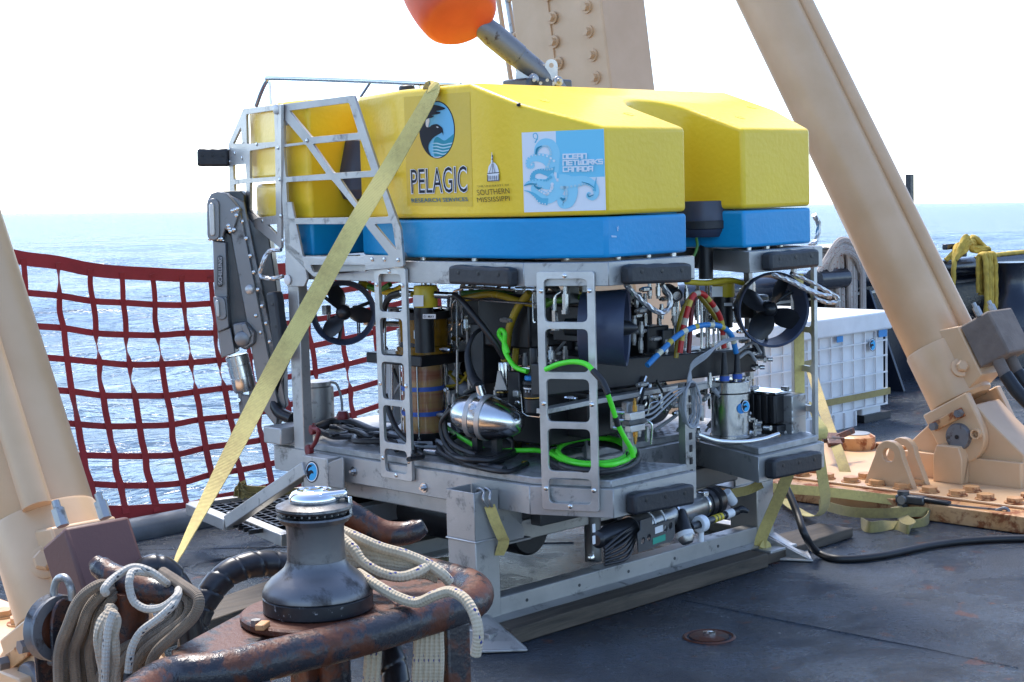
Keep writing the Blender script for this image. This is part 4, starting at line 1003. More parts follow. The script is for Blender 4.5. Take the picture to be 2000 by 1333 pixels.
# --- yellow capped pressure can
a, b_ = PW(830, 688, .09), PW(832, 600, .09)
part(MB().lathe([(.040, 0), (.040, (b_-a).length+.01)], a, UP, 28), 'pressure_can', 'black')
cap_ = part(MB().lathe([(.046, 0), (.048, .004), (.048, .082), (.044, .088)], b_, UP, 28), 'yellow_cap', 'ycap')
def label_at(pl, k, u0, v0, u1, v1, off, parent, mat='label', nm='label'):
    P = [pl(u0, v0, k), pl(u1, v0, k), pl(u1, v1, k), pl(u0, v1, k)]
    return MB().prism(P, Vector(off)*.0008).build(nm, M[mat], parent)
label_at(PW, .036, 807, 577, 827, 599, (-1, 0, 0), cap_); label_at(PW, .045, 826, 614, 851, 623, (-1, 0, 0), cap_)
s_ = PW(848, 576, .07); part(MB().cyl(s_, s_+VR*.055-UP*.002, .014, None, 14).cyl(s_+VR*.05, s_+VR*.085, .011, None, 12), 'connector', 'steel')
part(MB().cyl(PW(806, 575, .07), PW(785, 571, .07), .013, None, 12), 'connector', 'steel')
# --- polished ovoid housing
c = PW(952, 816, .10); ax = (VR*.86-VF*.48-UP*.10).normalized(); Lh, rh = .158, .088
prof = []
for k in range(25):
    t = math.pi*k/24; x = -math.cos(t); rr = rh*math.sin(t)**.62*(1-.28*max(0, x)**1.5); prof.append((max(rr, .001), x*Lh))
egg = part(MB().lathe(prof, c, ax, 48), 'ovoid_housing', 'steel')
for h, nm in ((-.055, 'clamp_band'), (.0, 'clamp_band')):
    rr = rh*math.sin(math.acos(max(-1, min(1, -h/Lh))))**.62*(1-.28*max(0, h/Lh)**1.5)+.001
    part(MB().ring([(rr-.004, -.010), (rr+.003, -.010), (rr+.003, .010), (rr-.004, .010)], c+ax*h, ax, 48), nm, 'alu2', 0, egg)
tn = (Vector((-.75, -.35, .55))); tn = (tn-ax*tn.dot(ax)).normalized()
part(MB().lathe([(.016, 0), (.016, .004), (.008, .005), (.008, .002)], c-ax*.032+tn*(rh-.003), tn, 20), 'port_plug', 'steel', 0, egg)
nk = c-ax*.02+UP*.075; part(MB().tube([nk, nk+UP*.05-VR*.012], [.019, .017], 20), 'neck', 'steel', 0, egg)
part(MB().tube([nk+UP*.045-VR*.012, PW(922, 735, .12), PW(913, 690, .14), PW(925, 655, .18), PW(945, 640, .26)], [.024, .020, .012, .008, .008], 12, 6), 'boot', 'rubber')
part(MB().lathe([(.10, -.01), (.10, .0)], c-UP*.135, UP, 20), 'cradle', 'black')
for d_ in (-.05, .04): part(MB().box(c+ax*d_-UP*.105, (.03, .03, .07)), 'cradle_leg', 'black')
# --- lamps and cameras behind the ovoid
def canister(pl, k, u, v0, v1, r, mat, nm, n=22):
    a, b = pl(u, v0, k), pl(u, v1, k); return part(MB().lathe([(r*.9, 0), (r, .004), (r, (a-b).length-.004), (r*.9, (a-b).length)], b, UP, n), nm, mat)
canister(PW, .26, 983, 708, 764, .018, 'steel', 'camera_can'); canister(PW, .26, 990, 708, 764, .012, 'steel', 'camera_can')
canister(PW, .25, 981, 762, 776, .022, 'black', 'lens_ring'); canister(PW, .25, 981, 764, 768, .024, 'brass', 'lens_ring')
part(MB().prism(pwl([(972, 725), (966, 762), (990, 762), (976, 725)], .23), (.006, 0, 0)), 'camera_bracket', 'alu')
canister(PW, .16, 1041, 734, 743, .033, 'bluep', 'locking_ring', 28); canister(PW, .16, 1041, 743, 752, .040, 'black', 'lamp_collar', 28)
lamp = canister(PW, .16, 1041, 752, 778, .036, 'black', 'lamp_body', 28); canister(PW, .16, 1041, 775, 777, .0375, 'brass', 'lamp_ring', 28); canister(PW, .16, 1041, 757, 758.5, .037, 'label', 'lamp_ring', 28)
canister(PW, .16, 1041, 778, 806, .032, 'plastic', 'lamp_head', 28); canister(PW, .16, 1043, 680, 734, .016, 'black', 'lamp_stem')
for u in (1027, 1033, 1041, 1048): part(MB().box(PW(u, 765, .121), (.006, .002, .008)), 'lamp_mark', 'label')
part(MB().tube(pwl([(1018, 770), (1021, 806), (1030, 812), (1054, 815), (1060, 800)], .15), .003, 6), 'wire_guard', 'steel')
for (u0, v0, u1, v1, w_, d, m_) in ((990, 725, 1016, 800, .22, .05, 'black'), (1000, 762, 1012, 778, .20, .02, 'galv'), (1004, 782, 1014, 792, .195, .02, 'steel'),
        (917, 632, 945, 752, .30, .22, 'plastic'), (940, 620, 1052, 800, .42, .25, 'black'), (1000, 800, 1075, 872, .26, .3, 'black'),
        (1060, 760, 1150, 858, .36, .3, 'black'), (1062, 690, 1140, 740, .40, .15, 'black'), (1100, 556, 1112, 596, .2, .06, 'darkmetal'), (1078, 596, 1140, 670, .32, .10, 'black'),
        (862, 690, 900, 830, .55, .10, 'black'), (955, 588, 1010, 640, .50, .20, 'black')):
    p, q = PW(u0, v0, w_), PW(u1, v1, w_); part(MB().box(((p.x+q.x)/2+d/2, (p.y+q.y)/2, (p.z+q.z)/2), (d, abs(p.y-q.y), abs(p.z-q.z))), 'equipment_box', m_, .006)
# central chassis and tanks filling the middle of the vehicle
part(MB().box((.80, 1.02, .92), (.34, .80, .62)), 'main_chassis', 'black', .01)
part(MB().lathe([(.11, 0), (.12, .02), (.12, .5), (.11, .52)], (.62, .75, .78), (0, 1, 0), 28), 'pressure_housing', 'black')
part(MB().lathe([(.09, 0), (.10, .02), (.10, .6), (.09, .62)], (1.15, .62, .76), (0, 1, 0), 28), 'pressure_housing', 'plastic')
part(MB().box((1.20, 1.1, 1.12), (.20, .55, .22)), 'valve_pack', 'black', .01)
part(MB().box((.42, .72, 1.18), (.22, .30, .22)), 'valve_pack', 'black', .01)
part(MB().box((.72, 1.62, .285), (1.45, .16, .40)), 'light_blocker', 'black', .02)  # added box that keeps bright reflections off the deck under the vehicle
part(MB().lathe([(.09, 0), (.10, .01), (.10, 1.0), (.09, 1.01)], (.30, 1.2, .38), (1, 0, 0), 24), 'pressure_housing', 'plastic')
part(MB().lathe([(.10, 0), (.11, .01), (.11, .85), (.10, .86)], (.34, .62, .33), (0, 1, 0), 28), 'pressure_housing', 'black')  # low pair of dark gear, also added to block light under the vehicle
part(MB().lathe([(.10, 0), (.11, .01), (.11, .85), (.10, .86)], (.95, .62, .33), (0, 1, 0), 28), 'pressure_housing', 'plastic')
for k in range(9):                          # row of hydraulic fittings hanging from the upper frame
    u = 955+k*7; p = PW(u, 612+random.uniform(-6, 6), .44)
    part(MB().cyl(p-UP*.02, p+UP*.02, .010, None, 6).cyl(p+UP*.02, p+UP*.05, .006, None, 8), 'hose_fitting', 'steel')
# --- black transverse beam with chrome fittings
part(MB().prism(plw([(1062, 712), (1478, 680), (1478, 726), (1062, 775)], .26), (0, .07, 0)), 'tool_beam', 'black', .006)
part(MB().prism(plw([(1066, 800), (1150, 783), (1352, 748), (1352, 757), (1150, 793), (1066, 810)], .24), (0, .05, 0)), 'beam_angle', 'alu', .002)
part(MB().prism(plw([(1360, 752), (1465, 735), (1465, 744), (1360, 764)], .24), (0, .05, 0)), 'beam_angle', 'alu', .002)
for (u, v) in ((1478, 690), (1500, 702), (1484, 718)):
    p = PL(u, v, .24); part(MB().cyl(p-VR*.05, p, .009, None, 8).cyl(p-VR*.02, p-VR*.008, .015, None, 6).cyl(p, p+VR*.02, .011, None, 10), 'hose_fitting', 'steel')
for k in range(5):
    p = PL(1385+k*9, 672+random.uniform(-4, 4), .35); part(MB().cyl(p-UP*.08, p+UP*.26, .0055, None, 8).cyl(p-UP*.02, p+UP*.01, .010, None, 6), 'hydraulic_pipe', 'steel')
for (u, v0, v1) in ((1318, 600, 690), (1324, 560, 700), (1340, 555, 680), (1363, 585, 640), (1370, 580, 690), (1380, 590, 690), (1470, 740, 800), (1420, 745, 790)):
    part(MB().cyl(PL(u, v0, .34), PL(u, v1, .34), .0055, None, 8), 'hydraulic_pipe', 'steel')
part(MB().tube(plw([(1370, 590), (1370, 680), (1362, 692), (1325, 700)], .33), .006, 8, 5), 'hydraulic_pipe', 'steel')
part(MB().tube(plw([(1381, 600), (1381, 690), (1375, 700), (1368, 690)], .33), .004, 8, 5), 'hydraulic_pipe', 'steel')
for (u0, v0, u1, v1, l_, d, m_) in ((1265, 640, 1308, 700, .36, .12, 'black'), (1318, 690, 1400, 705, .30, .2, 'darkmetal'), (1240, 520+80, 1275, 640, .5, .1, 'black'), (1295, 645, 1320, 700, .34, .06, 'plastic'), (1205, 800, 1260, 830, .2, .04, 'alu')):
    p, q = PL(u0, v0, l_), PL(u1, v1, l_); part(MB().box(((p.x+q.x)/2, (p.y+q.y)/2+d/2, (p.z+q.z)/2), (abs(p.x-q.x), d, abs(p.z-q.z))), 'equipment_box', m_, .005)
for (u, v, r, l_) in ((1258, 604, .022, .36), (1322, 578, .028, .30)):
    p = PL(u, v, l_); part(MB().lathe([(r*.95, .14), (r, .13), (r, .01), (r*.9, 0), (r*.6, .002)], p, (.55, .8, .12), 24), 'camera_can', 'black'); part(MB().lathe([(r*.62, -.002), (r*.55, .004), (.002, .006)], p, (.55, .8, .12), 20), 'lens', 'steel')
# --- valve manifold under the beam with brass fittings
p = PL(1240, 812, .06)
part(MB().box(p, (.085, .03, .030)), 'manifold_block', 'alu2', .003); part(MB().box(p-UP*.047, (.085, .03, .026)), 'manifold_block', 'alu2', .003); part(MB().box(p-UP*.023, (.10, .034, .018)), 'manifold_block', 'darkmetal', .002)
for s in (1, -1):
    z0 = p+UP*(.016 if s > 0 else -.060); part(MB().cyl(z0, z0+UP*s*.022, .010, None, 6).cyl(z0+UP*s*.022, z0+UP*s*.04, .007, None, 8).cyl(z0+UP*s*.04, z0+UP*s*.05, .004, None, 8), 'brass_fitting', 'brass')
for k in range(3): part(MB().cyl(p-VR*.04+UP*(-.03*k+.01), p-VR*.085+UP*(-.03*k+.012), .008, None, 8), 'hose_fitting', 'steel')
part(MB().tube([p+VR*.05-UP*.02, p+VR*.065-UP*.04, p+VR*.06-UP*.11], .004, 8, 4), 'hydraulic_pipe', 'steel')
part(MB().tube([p+VR*.05+UP*.005, p+VR*.06+UP*.045, p+VR*.09+UP*.055], .003, 8, 4), 'hydraulic_pipe', 'steel')
# --- coil of grey lines tied to the slotted upright
cc = PL(1341, 790, .07); coil = MB(); rn = random.Random(2)
for k in range(4):
    P = []
    for i in range(25):
        a = 2*math.pi*i/24; P.append(cc+Vector((.038*math.cos(a)*(1+.1*k)+rn.uniform(-.002, .002), -.01*k+rn.uniform(-.004, .004), .075*math.sin(a)*(1+.07*k))))
    coil.tube(P, .005, 8, 2)
part(coil, 'line_coil', 'greytape')
for k in range(4):
    part(MB().tube([cc+UP*.075+Vector((.01*k-.02, -.02, 0)), PL(1350, 722-3*k, .05), PL(1380, 698-3*k, .02), PL(1408+4*k, 668, .02), PL(1440+6*k, 660, .1)], .0042, 8, 6), 'thin_line', 'greytape')
for k in range(3):
    part(MB().tube([cc+UP*.07+Vector((-.02, -.02, 0)), PL(1312, 765+9*k, .06), PL(1278, 795+10*k, .06), PL(1258, 803+10*k, .06)], .0042, 8, 6), 'thin_line', 'greytape')
part(MB().box(cc+UP*.078+Vector((0, -.02, 0)), (.04, .03, .02)), 'cable_tie', 'rubber', .006)
# --- silver electronics can with two cables
a = PZ(1427, 852, TZ+.012); zt_ = PL(1427, 742, a.y).z
can = part(MB().lathe([(.088, 0), (.088, .010), (.082, .012), (.082, zt_-a.z-.05), (.086, zt_-a.z-.048), (.086, zt_-a.z-.004), (.080, zt_-a.z)], a, UP, 48), 'electronics_can', 'steel')
CANC = a.copy(); CANT = zt_
part(MB().ring([(.0825, -.004), (.0875, -.004), (.0875, 0), (.0825, 0)], (a.x, a.y, zt_-.05), UP, 48), 'seal_ring', 'black', 0, can)
for k in range(6):
    g = k*math.pi/3; part(MB().cyl((a.x+.066*math.cos(g), a.y+.066*math.sin(g), zt_), (a.x+.066*math.cos(g), a.y+.066*math.sin(g), zt_+.010), .006, None, 6), 'bolt', 'steel', 0, can)
for u in (1415, 1440):
    q = PL(u, 738, a.y-.03); q.z = zt_; part(MB().cyl(q, q+UP*.032, .020, None, 12), 'connector', 'bluep' if 0 else 'darkmetal', 0, can); part(MB().cyl(q+UP*.006, q+UP*.026, .0215, None, 16), 'connector_ring', 'band', 0, can)
    part(MB().tube([q+UP*.03, q+UP*.07, q+UP*.125], [.015, .013, .009], 12, 3), 'boot', 'rubber', 0, can)
part(MB().tube(plw([(1362, 850), (1400, 862), (1450, 864), (1490, 858), (1520, 848)], .0), .010, 10, 6), 'guard_pipe', 'steel')
# --- finned black box with a bright lid, black valve block
p, q = PL(1470, 752, .12), PL(1538, 806, .12)
p = PZ(1478, 858, TZ)+Vector((.02, .10, 0)); q = PZ(1552, 856, TZ)
bx = Vector((1.40, .165, 0)); zl = PL(1510, 764, .165).z
fin = part(MB().box((bx.x, bx.y+.06, zl-.075), (.12, .20, .12)), 'finned_housing', 'black', .004)
for k in range(6): part(MB().box((bx.x-.066, bx.y-.03+k*.036, zl-.075), (.012, .016, .12)), 'cooling_fin', 'black', .002, fin)
part(MB().box((bx.x, bx.y+.06, zl-.007), (.118, .198, .010)), 'bright_lid', 'chrome', .002, fin)
part(MB().box((bx.x+.035, bx.y+.03, zl-.20), (.20, .16, .115)), 'valve_block', 'black', .004)
for (u, v, mt, r) in ((1501, 836, 'steel', .011), (1517, 852, 'brass', .014), (1530, 845, 'steel', .009), (1535, 760, 'steel', .010), (1560, 851, 'steel', .009)):
    q_ = PL(u, v, bx.y-.055); part(MB().cyl(q_+Vector((0, .02, 0)), q_-Vector((0, .012, 0)), r, None, 12), 'hose_fitting', mt)
for k in range(5):
    q_ = PL(1466+random.uniform(-4, 12), 818+k*7, .10); part(MB().cyl(q_, q_+VR*.025, .008, None, 6).cyl(q_-UP*.012, q_+UP*.012, .007, None, 8), 'hose_fitting', 'steel')
# ballast bricks on the starboard corner
for k, (v0, v1) in enumerate(((778, 805), (806, 818), (820, 832), (833, 845), (846, 856))):
    p, q = PL(1552, v0, .02), PL(1584, v1, .02); part(MB().box((1.445, .16, (p.z+q.z)/2), (.10, .16, abs(p.z-q.z)-.003)), 'lead_brick', 'galv', .005)
# yellow tie webbing behind the starboard ladder
for u0 in (1557, 1565): part(MB().ribbon([PL(u0-2, 535, .12), PL(u0-1, 600, .11), PL(u0, 700, .12), PL(u0+1, 775, .13)], Vector((1, -.3, 0)), .030, .004, 5), 'tie_webbing', 'web')
# --- cabling
def hose(pts, r, mat, nm='hose', k=8, n=10): return part(MB().tube(pts, r, n, k), nm, mat)
hose([s_+VR*.08, PW(905, 592, .08), PW(938, 632, .09), PW(965, 668, .12), PW(985, 700, .16)], .0125, 'cable', 'cable')
hose([PW(786, 571, .08), PW(762, 580, .10), PW(750, 605, .14), PW(745, 640, .2)], .014, 'cable', 'cable')
hose([PW(752, 770, .10), PW(760, 805, .10), PW(776, 840, .10), PW(800, 865, .08)], .012, 'cable', 'cable')
hose(pwl([(1034, 572), (1012, 600), (995, 640), (990, 680), (985, 705)], .28), .016, 'yhose')
hose(pwl([(1018, 590), (1022, 625), (1010, 665), (1005, 715)], .34), .014, 'yhose')
hose(pwl([(900, 585), (960, 575), (1020, 590), (1060, 598)], .30), .014, 'yhose'); hose(pwl([(905, 574), (960, 572), (1010, 580), (1075, 590)], .34), .014, 'greencab')
hose(pwl([(1060, 600), (1085, 588), (1120, 585), (1150, 575)], .26), .012, 'greencab'); hose(pwl([(705, 552), (735, 566), (765, 570), (790, 560)], .25), .016, 'ycap'); hose(pwl([(720, 560), (742, 566), (762, 556)], .2), .012, 'greencab')
for (pts, w_) in (([(900, 563), (960, 564), (1005, 566)], .25), ([(905, 583), (960, 588), (1048, 594)], .2), ([(1041, 575), (1042, 625), (1047, 630)], .2), ([(895, 580), (883, 600), (883, 640), (875, 650)], .3), ([(903, 590), (903, 625), (892, 640)], .32), ([(880, 600), (885, 572), (903, 565)], .28), ([(1046, 640), (1030, 672), (1022, 676)], .4)):
    hose(pwl(pts, w_), .0045, 'steel', 'hydraulic_pipe', 6, 8)
for (u, v) in ((1084, 622), (1104, 590)):
    p = PW(u, v, .14); part(MB().cyl(p-UP*.03, p+UP*.03, .013, None, 6).cyl(p+UP*.03, p+UP*.055, .008, None, 10).cyl(p-UP*.045, p-UP*.03, .017, None, 6), 'hose_fitting', 'steel'); hose([p+UP*.05, p+UP*.085+VR*.005, p+UP*.10+VR*.025], .007, 'steel', 'hydraulic_pipe', 5)
# green jumper hose
hose(pwl([(992, 690), (984, 668), (975, 655), (978, 645), (986, 652), (985, 680), (993, 700), (1008, 718), (1030, 726)], .14), .0098, 'green', 'green_hose', 8, 12)
hose(pwl([(1066, 722), (1090, 712), (1120, 707), (1145, 712), (1160, 726)], -.005), .0098, 'green', 'green_hose', 8, 12)
hose(pwl([(1158, 724), (1176, 745), (1188, 770)], -.01), .012, 'cable', 'cable')
hose(plw([(1184, 762), (1194, 790), (1203, 818)], -.005), .0098, 'green', 'green_hose'); hose(plw([(1202, 815), (1207, 832)], -.005), .012, 'cable', 'cable', 1)
hose(plw([(1206, 828), (1218, 852), (1232, 876), (1237, 893)], .0), .0098, 'green', 'green_hose')
# green and black cable coil on the bow tread
rn = random.Random(11)
def coil_path(u0, v0, au, av, turns, z0, dz, jit, ph=0):
    P = []
    for i in range(int(turns*20)+1):
        a = ph+2*math.pi*i/20; k = 1+rn.uniform(-jit, jit)+.10*math.sin(i*.11+ph)
        P.append(PZ(u0+au*math.cos(a)*k, v0+av*math.sin(a)*k, TZ+z0+dz*(i/20))+UP*rn.uniform(-.001, .001))
    return P
part(MB().tube(coil_path(1157, 893, 84, 29, 2.4, .020, .009, .01), .0125, 10, 3), 'cable', 'cable')
part(MB().tube(coil_path(1160, 882, 74, 26, 3.15, .040, .006, .006, .3)+[PZ(1120, 905, TZ+.05), PZ(1060, 882, TZ+.045), PZ(1010, 880, TZ+.045), PZ(950, 880, TZ+.04), PZ(900, 855, TZ+.04), PZ(873, 835, TZ+.05)], .0098, 12, 4), 'green_hose', 'green')
for a in (.6, 1.9, 2.9, 5.2):
    p = PZ(1159+80*math.cos(a), 884+27*math.sin(a), TZ+.035); part(MB().ring([(.030, -.003), (.034, -.003), (.034, .003), (.030, .003)], p, Vector((math.sin(a), -math.cos(a), 0)), 14), 'cable_tie', 'rubber')
# black coil by the ovoid, loose cables along the port tread
part(MB().tube(coil_path(938, 872, 74, 30, 2.2, .02, .012, .03, 1.0), .011, 10, 3), 'cable', 'cable')
part(MB().tube(pwl([(880, 795), (868, 820), (872, 850), (890, 872), (930, 890)], .03), .012, 10, 6), 'cable', 'cable'); part(MB().tube(pwl([(884, 798), (862, 825), (865, 858), (885, 885), (915, 900)], .02), .009, 10, 6), 'cable', 'cable')
for k in range(15):
    u0 = rn.uniform(608, 680); v0 = rn.uniform(822, 845); P = []
    for i in range(7):
        P.append(PZ(u0+i*rn.uniform(24, 36), v0+i*rn.uniform(4, 9)+rn.uniform(-6, 6), TZ+.012+rn.uniform(0, .035)))
    part(MB().tube(P, rn.choice((.005, .007, .010, .013)), 8, 5), 'cable', rn.choice(('cable', 'cable', 'cable', 'plastic', 'greytape')) if k % 6 else 'greytape')
hose([PZ(615, 838, TZ+.03), PZ(650, 826, TZ+.04), PZ(690, 828, TZ+.04), PZ(735, 845, TZ+.03), PZ(800, 850, TZ+.02)], .022, 'cable', 'cable', 8, 12)
hose([PZ(800, 866, TZ+.02), PZ(845, 880, TZ+.015), PZ(905, 905, TZ+.015), PZ(985, 922, TZ+.015), PZ(1030, 906, TZ+.012)], .010, 'cable', 'cable'); hose([PZ(905, 902, TZ+.02), PZ(950, 912, TZ+.016), PZ(985, 918, TZ+.016)], .016, 'rubber', 'boot')
hose([PZ(830, 882, TZ+.014), PZ(862, 884, TZ+.014)], .013, 'steel', 'connector', 1); part(MB().box(PZ(1025, 905, TZ+.014), (.022, .018, .018)), 'connector', 'brass', .003)
for k in range(5): hose([PW(900, 690+4*k, .4), PW(893-k*3, 740, .36), PW(888-k*4, 790, .36)], .006, 'greytape', 'hose', 6)
# dense small plumbing behind the main items: pipes, hoses and fittings of the open bay
rn = random.Random(21)
for k in range(64):
    w0, l0, z0 = rn.uniform(.30, .60), rn.uniform(.45, 1.45), rn.uniform(.70, 1.30); mt = rn.choice(('steel', 'steel', 'steel', 'cable', 'cable', 'greytape', 'yhose', 'galv'))
    r = rn.choice((.0045, .0055, .0075)) if mt in ('steel', 'galv') else rn.choice((.006, .009, .012)); A = Vector((w0, l0, z0)); P = [A]
    if mt in ('steel', 'galv'):
        d = rn.choice((UP, UP, Vector((0, 1, 0)))); e = rn.choice((Vector((0, 1, 0)), Vector((0, -1, 0)), UP)); a1, a2 = rn.uniform(.10, .32), rn.uniform(.08, .25)
        if d.dot(UP) and z0+a1 > 1.33: a1 = 1.33-z0
        P += [A+d*a1*.92, A+d*a1+e*.02, A+d*a1+e*a2] if d != e else [A+d*a1]
    else:
        for q in range(3): P.append(P[-1]+Vector((rn.uniform(-.05, .05), rn.uniform(-.16, .16), rn.uniform(-.14, .14))))
    for p in P: p.z = max(.66, min(1.335, p.z))
    part(MB().tube(P, r, 8, 4 if len(P) > 2 else 1), 'hydraulic_pipe' if mt in ('steel', 'galv') else 'hose', mt)
fit = [Proto(MB().cyl((0, 0, -.018), (0, 0, .018), .011, None, 6).cyl((0, 0, .018), (0, 0, .032), .008, None, 8).cyl((0, 0, -.03), (0, 0, -.018), .008, None, 8), M[m_]) for m_ in ('steel', 'galv', 'brass')]
for k in range(110):
    u_, v_ = rn.uniform(740, 1150), rn.uniform(575, 830); w_ = rn.uniform(.22, .48); p = PW(u_, v_, w_)
    if .30 < p.y < 1.5: inst('hose_fitting', fit[rn.choice((0, 0, 0, 1, 1, 1))], RV, frame_to(p, rn.choice((UP, UP, (0, 1, 0), (1, .2, 0)))))
for k in range(60):
    u_, v_ = rn.uniform(1230, 1480), rn.uniform(560, 700); p = PL(u_, v_, rn.uniform(.28, .45)); inst('hose_fitting', fit[rn.choice((0, 0, 1, 1))], RV, frame_to(p, rn.choice((UP, UP, (1, 0, 0)))))
for k in range(40):
    u_, v_ = rn.uniform(1230, 1480), rn.uniform(740, 850); p = PL(u_, v_, rn.uniform(.14, .40)); inst('hose_fitting', fit[rn.choice((0, 0, 1))], RV, frame_to(p, rn.choice((UP, (1, 0, 0), (1, .3, .2)))))
for k in range(14):
    u_, v_ = rn.uniform(1235, 1470), rn.uniform(735, 780); p = PL(u_, v_, rn.uniform(.2, .4)); part(MB().tube([p, p+Vector((rn.uniform(-.08, .08), 0, -.08)), p+Vector((rn.uniform(-.16, .16), .04, -.16))], rn.choice((.005, .008, .011)), 8, 5), 'cable', rn.choice(('cable', 'cable', 'steel', 'greytape')))
# red shackle and chain tail on the port quarter
hose(pwl([(612, 838), (622, 842), (617, 862), (606, 878)], -.06), .010, 'red', 'shackle'); part(MB().lathe([(.025, -.012), (.025, .012)], PW(604, 880, -.06), (-1, .2, 0), 18), 'shackle_pin', 'red', .004); part(MB().lathe([(.022, -.012), (.022, .012)], PW(611, 840, -.05), (-1, .2, 0), 18), 'shackle_pin', 'red', .004); part(MB().lathe([(.028, -.015), (.03, .0), (.02, .02)], PW(670, 812, .2), UP, 16), 'red_cap', 'red')
# transverse jumper hoses with coloured tape
M['blueband'] = bandhose('blue_banded_hose', [(0, (.02, .20, .50)), (.42, (.62, .60, .42)), (.58, (.02, .20, .50)), (.86, (.5, .4, .05))], .17)
M['redband'] = bandhose('red_banded_hose', [(0, (.48, .02, .015)), (.35, (.50, .38, .05)), (.55, (.48, .02, .015)), (.8, (.45, .40, .3))], .14)
hose(plw([(1264, 714), (1290, 688), (1325, 655), (1365, 637), (1405, 637), (1428, 655), (1438, 690)], .10), .0115, 'blueband', 'banded_hose', 8, 12)
hose(plw([(1328, 690), (1335, 640), (1350, 585), (1368, 573), (1388, 590), (1408, 625), (1414, 680)], .12), .0115, 'redband', 'banded_hose', 8, 12)
hose(plw([(1320, 700), (1330, 620), (1355, 575), (1375, 590), (1400, 625), (1412, 650)], .16), .010, 'yhose', 'hose', 8, 12); hose(plw([(1345, 690), (1352, 600), (1360, 580)], .2), .010, 'red', 'hose')
hose(plw([(1340, 551), (1380, 553), (1425, 548), (1450, 553)], .22), .012, 'ycap'); hose(plw([(1438, 690), (1470, 670), (1486, 690)], .2), .007, 'greytape'); hose(plw([(1442, 700), (1462, 688), (1476, 705)], .2), .007, 'greytape')
hose(plw([(1350, 508), (1358, 495), (1362, 480), (1360, 465)], .15), .006, 'greencab'); hose(plw([(1345, 500), (1350, 520), (1352, 545)], .15), .010, 'cable', 'cable')
# second yellow capped can on the starboard bow
a, b_ = PL(1412, 640, .30), PL(1413, 580, .30)
part(MB().lathe([(.042, 0), (.042, (b_-a).length+.01)], a, UP, 26), 'pressure_can', 'black'); cap_ = part(MB().lathe([(.046, 0), (.048, .004), (.048, .075), (.044, .08)], b_, UP, 26), 'yellow_cap', 'ycap')
label_at(PL, .248, 1390, 560, 1411, 580, (0, -1, 0), cap_); label_at(PL, .252, 1414, 592, 1430, 598, (0, -1, 0), cap_)
# wire rope slings
def wire(pts, r=.0095, nm='wire_sling', n=14): return part(MB().tube(pts, r, n, 14, True, 6, 95, .18), nm, 'wire')
wire(plw([(1222, 556), (1250, 585), (1285, 610), (1305, 604), (1308, 580), (1293, 556)], -.02))
for (v, du) in ((540, 0), (552, 3)): wire(plw([(1510, 536), (1545, 548+du), (1585, 568+du), (1622, 582-du)], -.02-.02*du), .008)
wire(plw([(1545, 534), (1580, 550), (1620, 572), (1638, 585), (1620, 592), (1590, 583)], .02), .008)
wire(plw([(1590, 420), (1599, 440), (1594, 470), (1582, 480)], .08), .010)
wire([PW(549, 488, -.05), PW(525, 492, -.06), PW(514, 512, -.08), PW(508, 535, -.08), PW(516, 543, -.08), PW(535, 544, -.06), PW(553, 540, -.05)], .0085)
# --- sonar bottle and lamps slung under the bow
a, b_ = PL(1158, 1058, -.01), PL(1403, 975, .10); ax = (b_-a).normalized(); Lb = (b_-a).length; X = ax.cross(UP).normalized(); Xv = -X if (-X).dot(view(a)) > 0 else X
snr = part(MB().lathe([(.050, Lb*.27), (.052, Lb*.28), (.052, Lb*.86), (.050, Lb*.865)], a, ax, 36), 'sonar_bottle', 'steel2')
part(MB().lathe([(.045, Lb*.86), (.058, Lb*.865), (.058, Lb*.90), (.048, Lb*.905), (.048, Lb*.92), (.060, Lb*.925), (.060, Lb*.97), (.050, Lb*.99)], a, ax, 32), 'bottle_cap', 'black', 0, snr)
part(MB().lathe([(.020, .02), (.032, .03), (.034, .07), (.045, .11), (.045, Lb*.27)], a, ax, 32), 'bottle_head', 'plastic', 0, snr)
for t in (.38, .46): part(MB().ring([(.0525, -.004), (.055, -.004), (.055, .004), (.0525, .004)], a+ax*Lb*t, ax, 36), 'tape_band', 'white', 0, snr)
for t in (.585, .83): part(MB().ring([(.0525, -.006), (.0555, -.006), (.0555, .006), (.0525, .006)], a+ax*Lb*t, ax, 36), 'hose_clamp', 'steel', 0, snr); part(MB().box(a+ax*Lb*t+UP*.05+Xv*.03, (.03, .016, .018)), 'clamp_screw', 'steel', .002, snr)
B = basis(a+ax*Lb*.22+Xv*.062-UP*.075, ax, UP); hol = lambda x, y, r=.013: [(x+r*math.cos(t), y+r*math.sin(t)) for t in [k*math.pi/7 for k in range(14)]]
o_ = [(0, 0), (.235, .0), (.255, .02), (.255, .085), (.10, .085), (.10, .12), (.02, .12), (.02, .085), (0, .075)]
MB().prism([B @ Vector((x, y, 0)) for x, y in o_], B.to_3x3() @ Vector((0, 0, .005)), [[B @ Vector((x, y, 0)) for x, y in hol(*h)] for h in ((.035, .04), (.075, .044), (.19, .055), (.225, .06))]).build('bracket_plate', M['darkmetal'], snr, .001, 1)
for (x0_, y0_, x1_, y1_, mt) in ((.115, .05, .17, .075, 'label'), (.098, .012, .185, .036, 'greencab')):
    MB().prism([B @ Vector((x, y, .0055)) for x, y in ((x0_, y0_), (x1_, y0_), (x1_, y1_), (x0_, y1_))], B.to_3x3() @ Vector((0, 0, .0008))).build('label', M[mt] if mt == 'label' else pm('green_tag', (.02, .30, .20)), snr)
for k in range(6): hose([a+ax*(Lb*.26-.005)+Xv*.03+UP*(.02-.012*k), a+ax*Lb*.12+Xv*(.055+.004*k)+UP*(.015-.018*k), a+Xv*.05-UP*(.02+.012*k)], .006, 'cable', 'cable', 6)
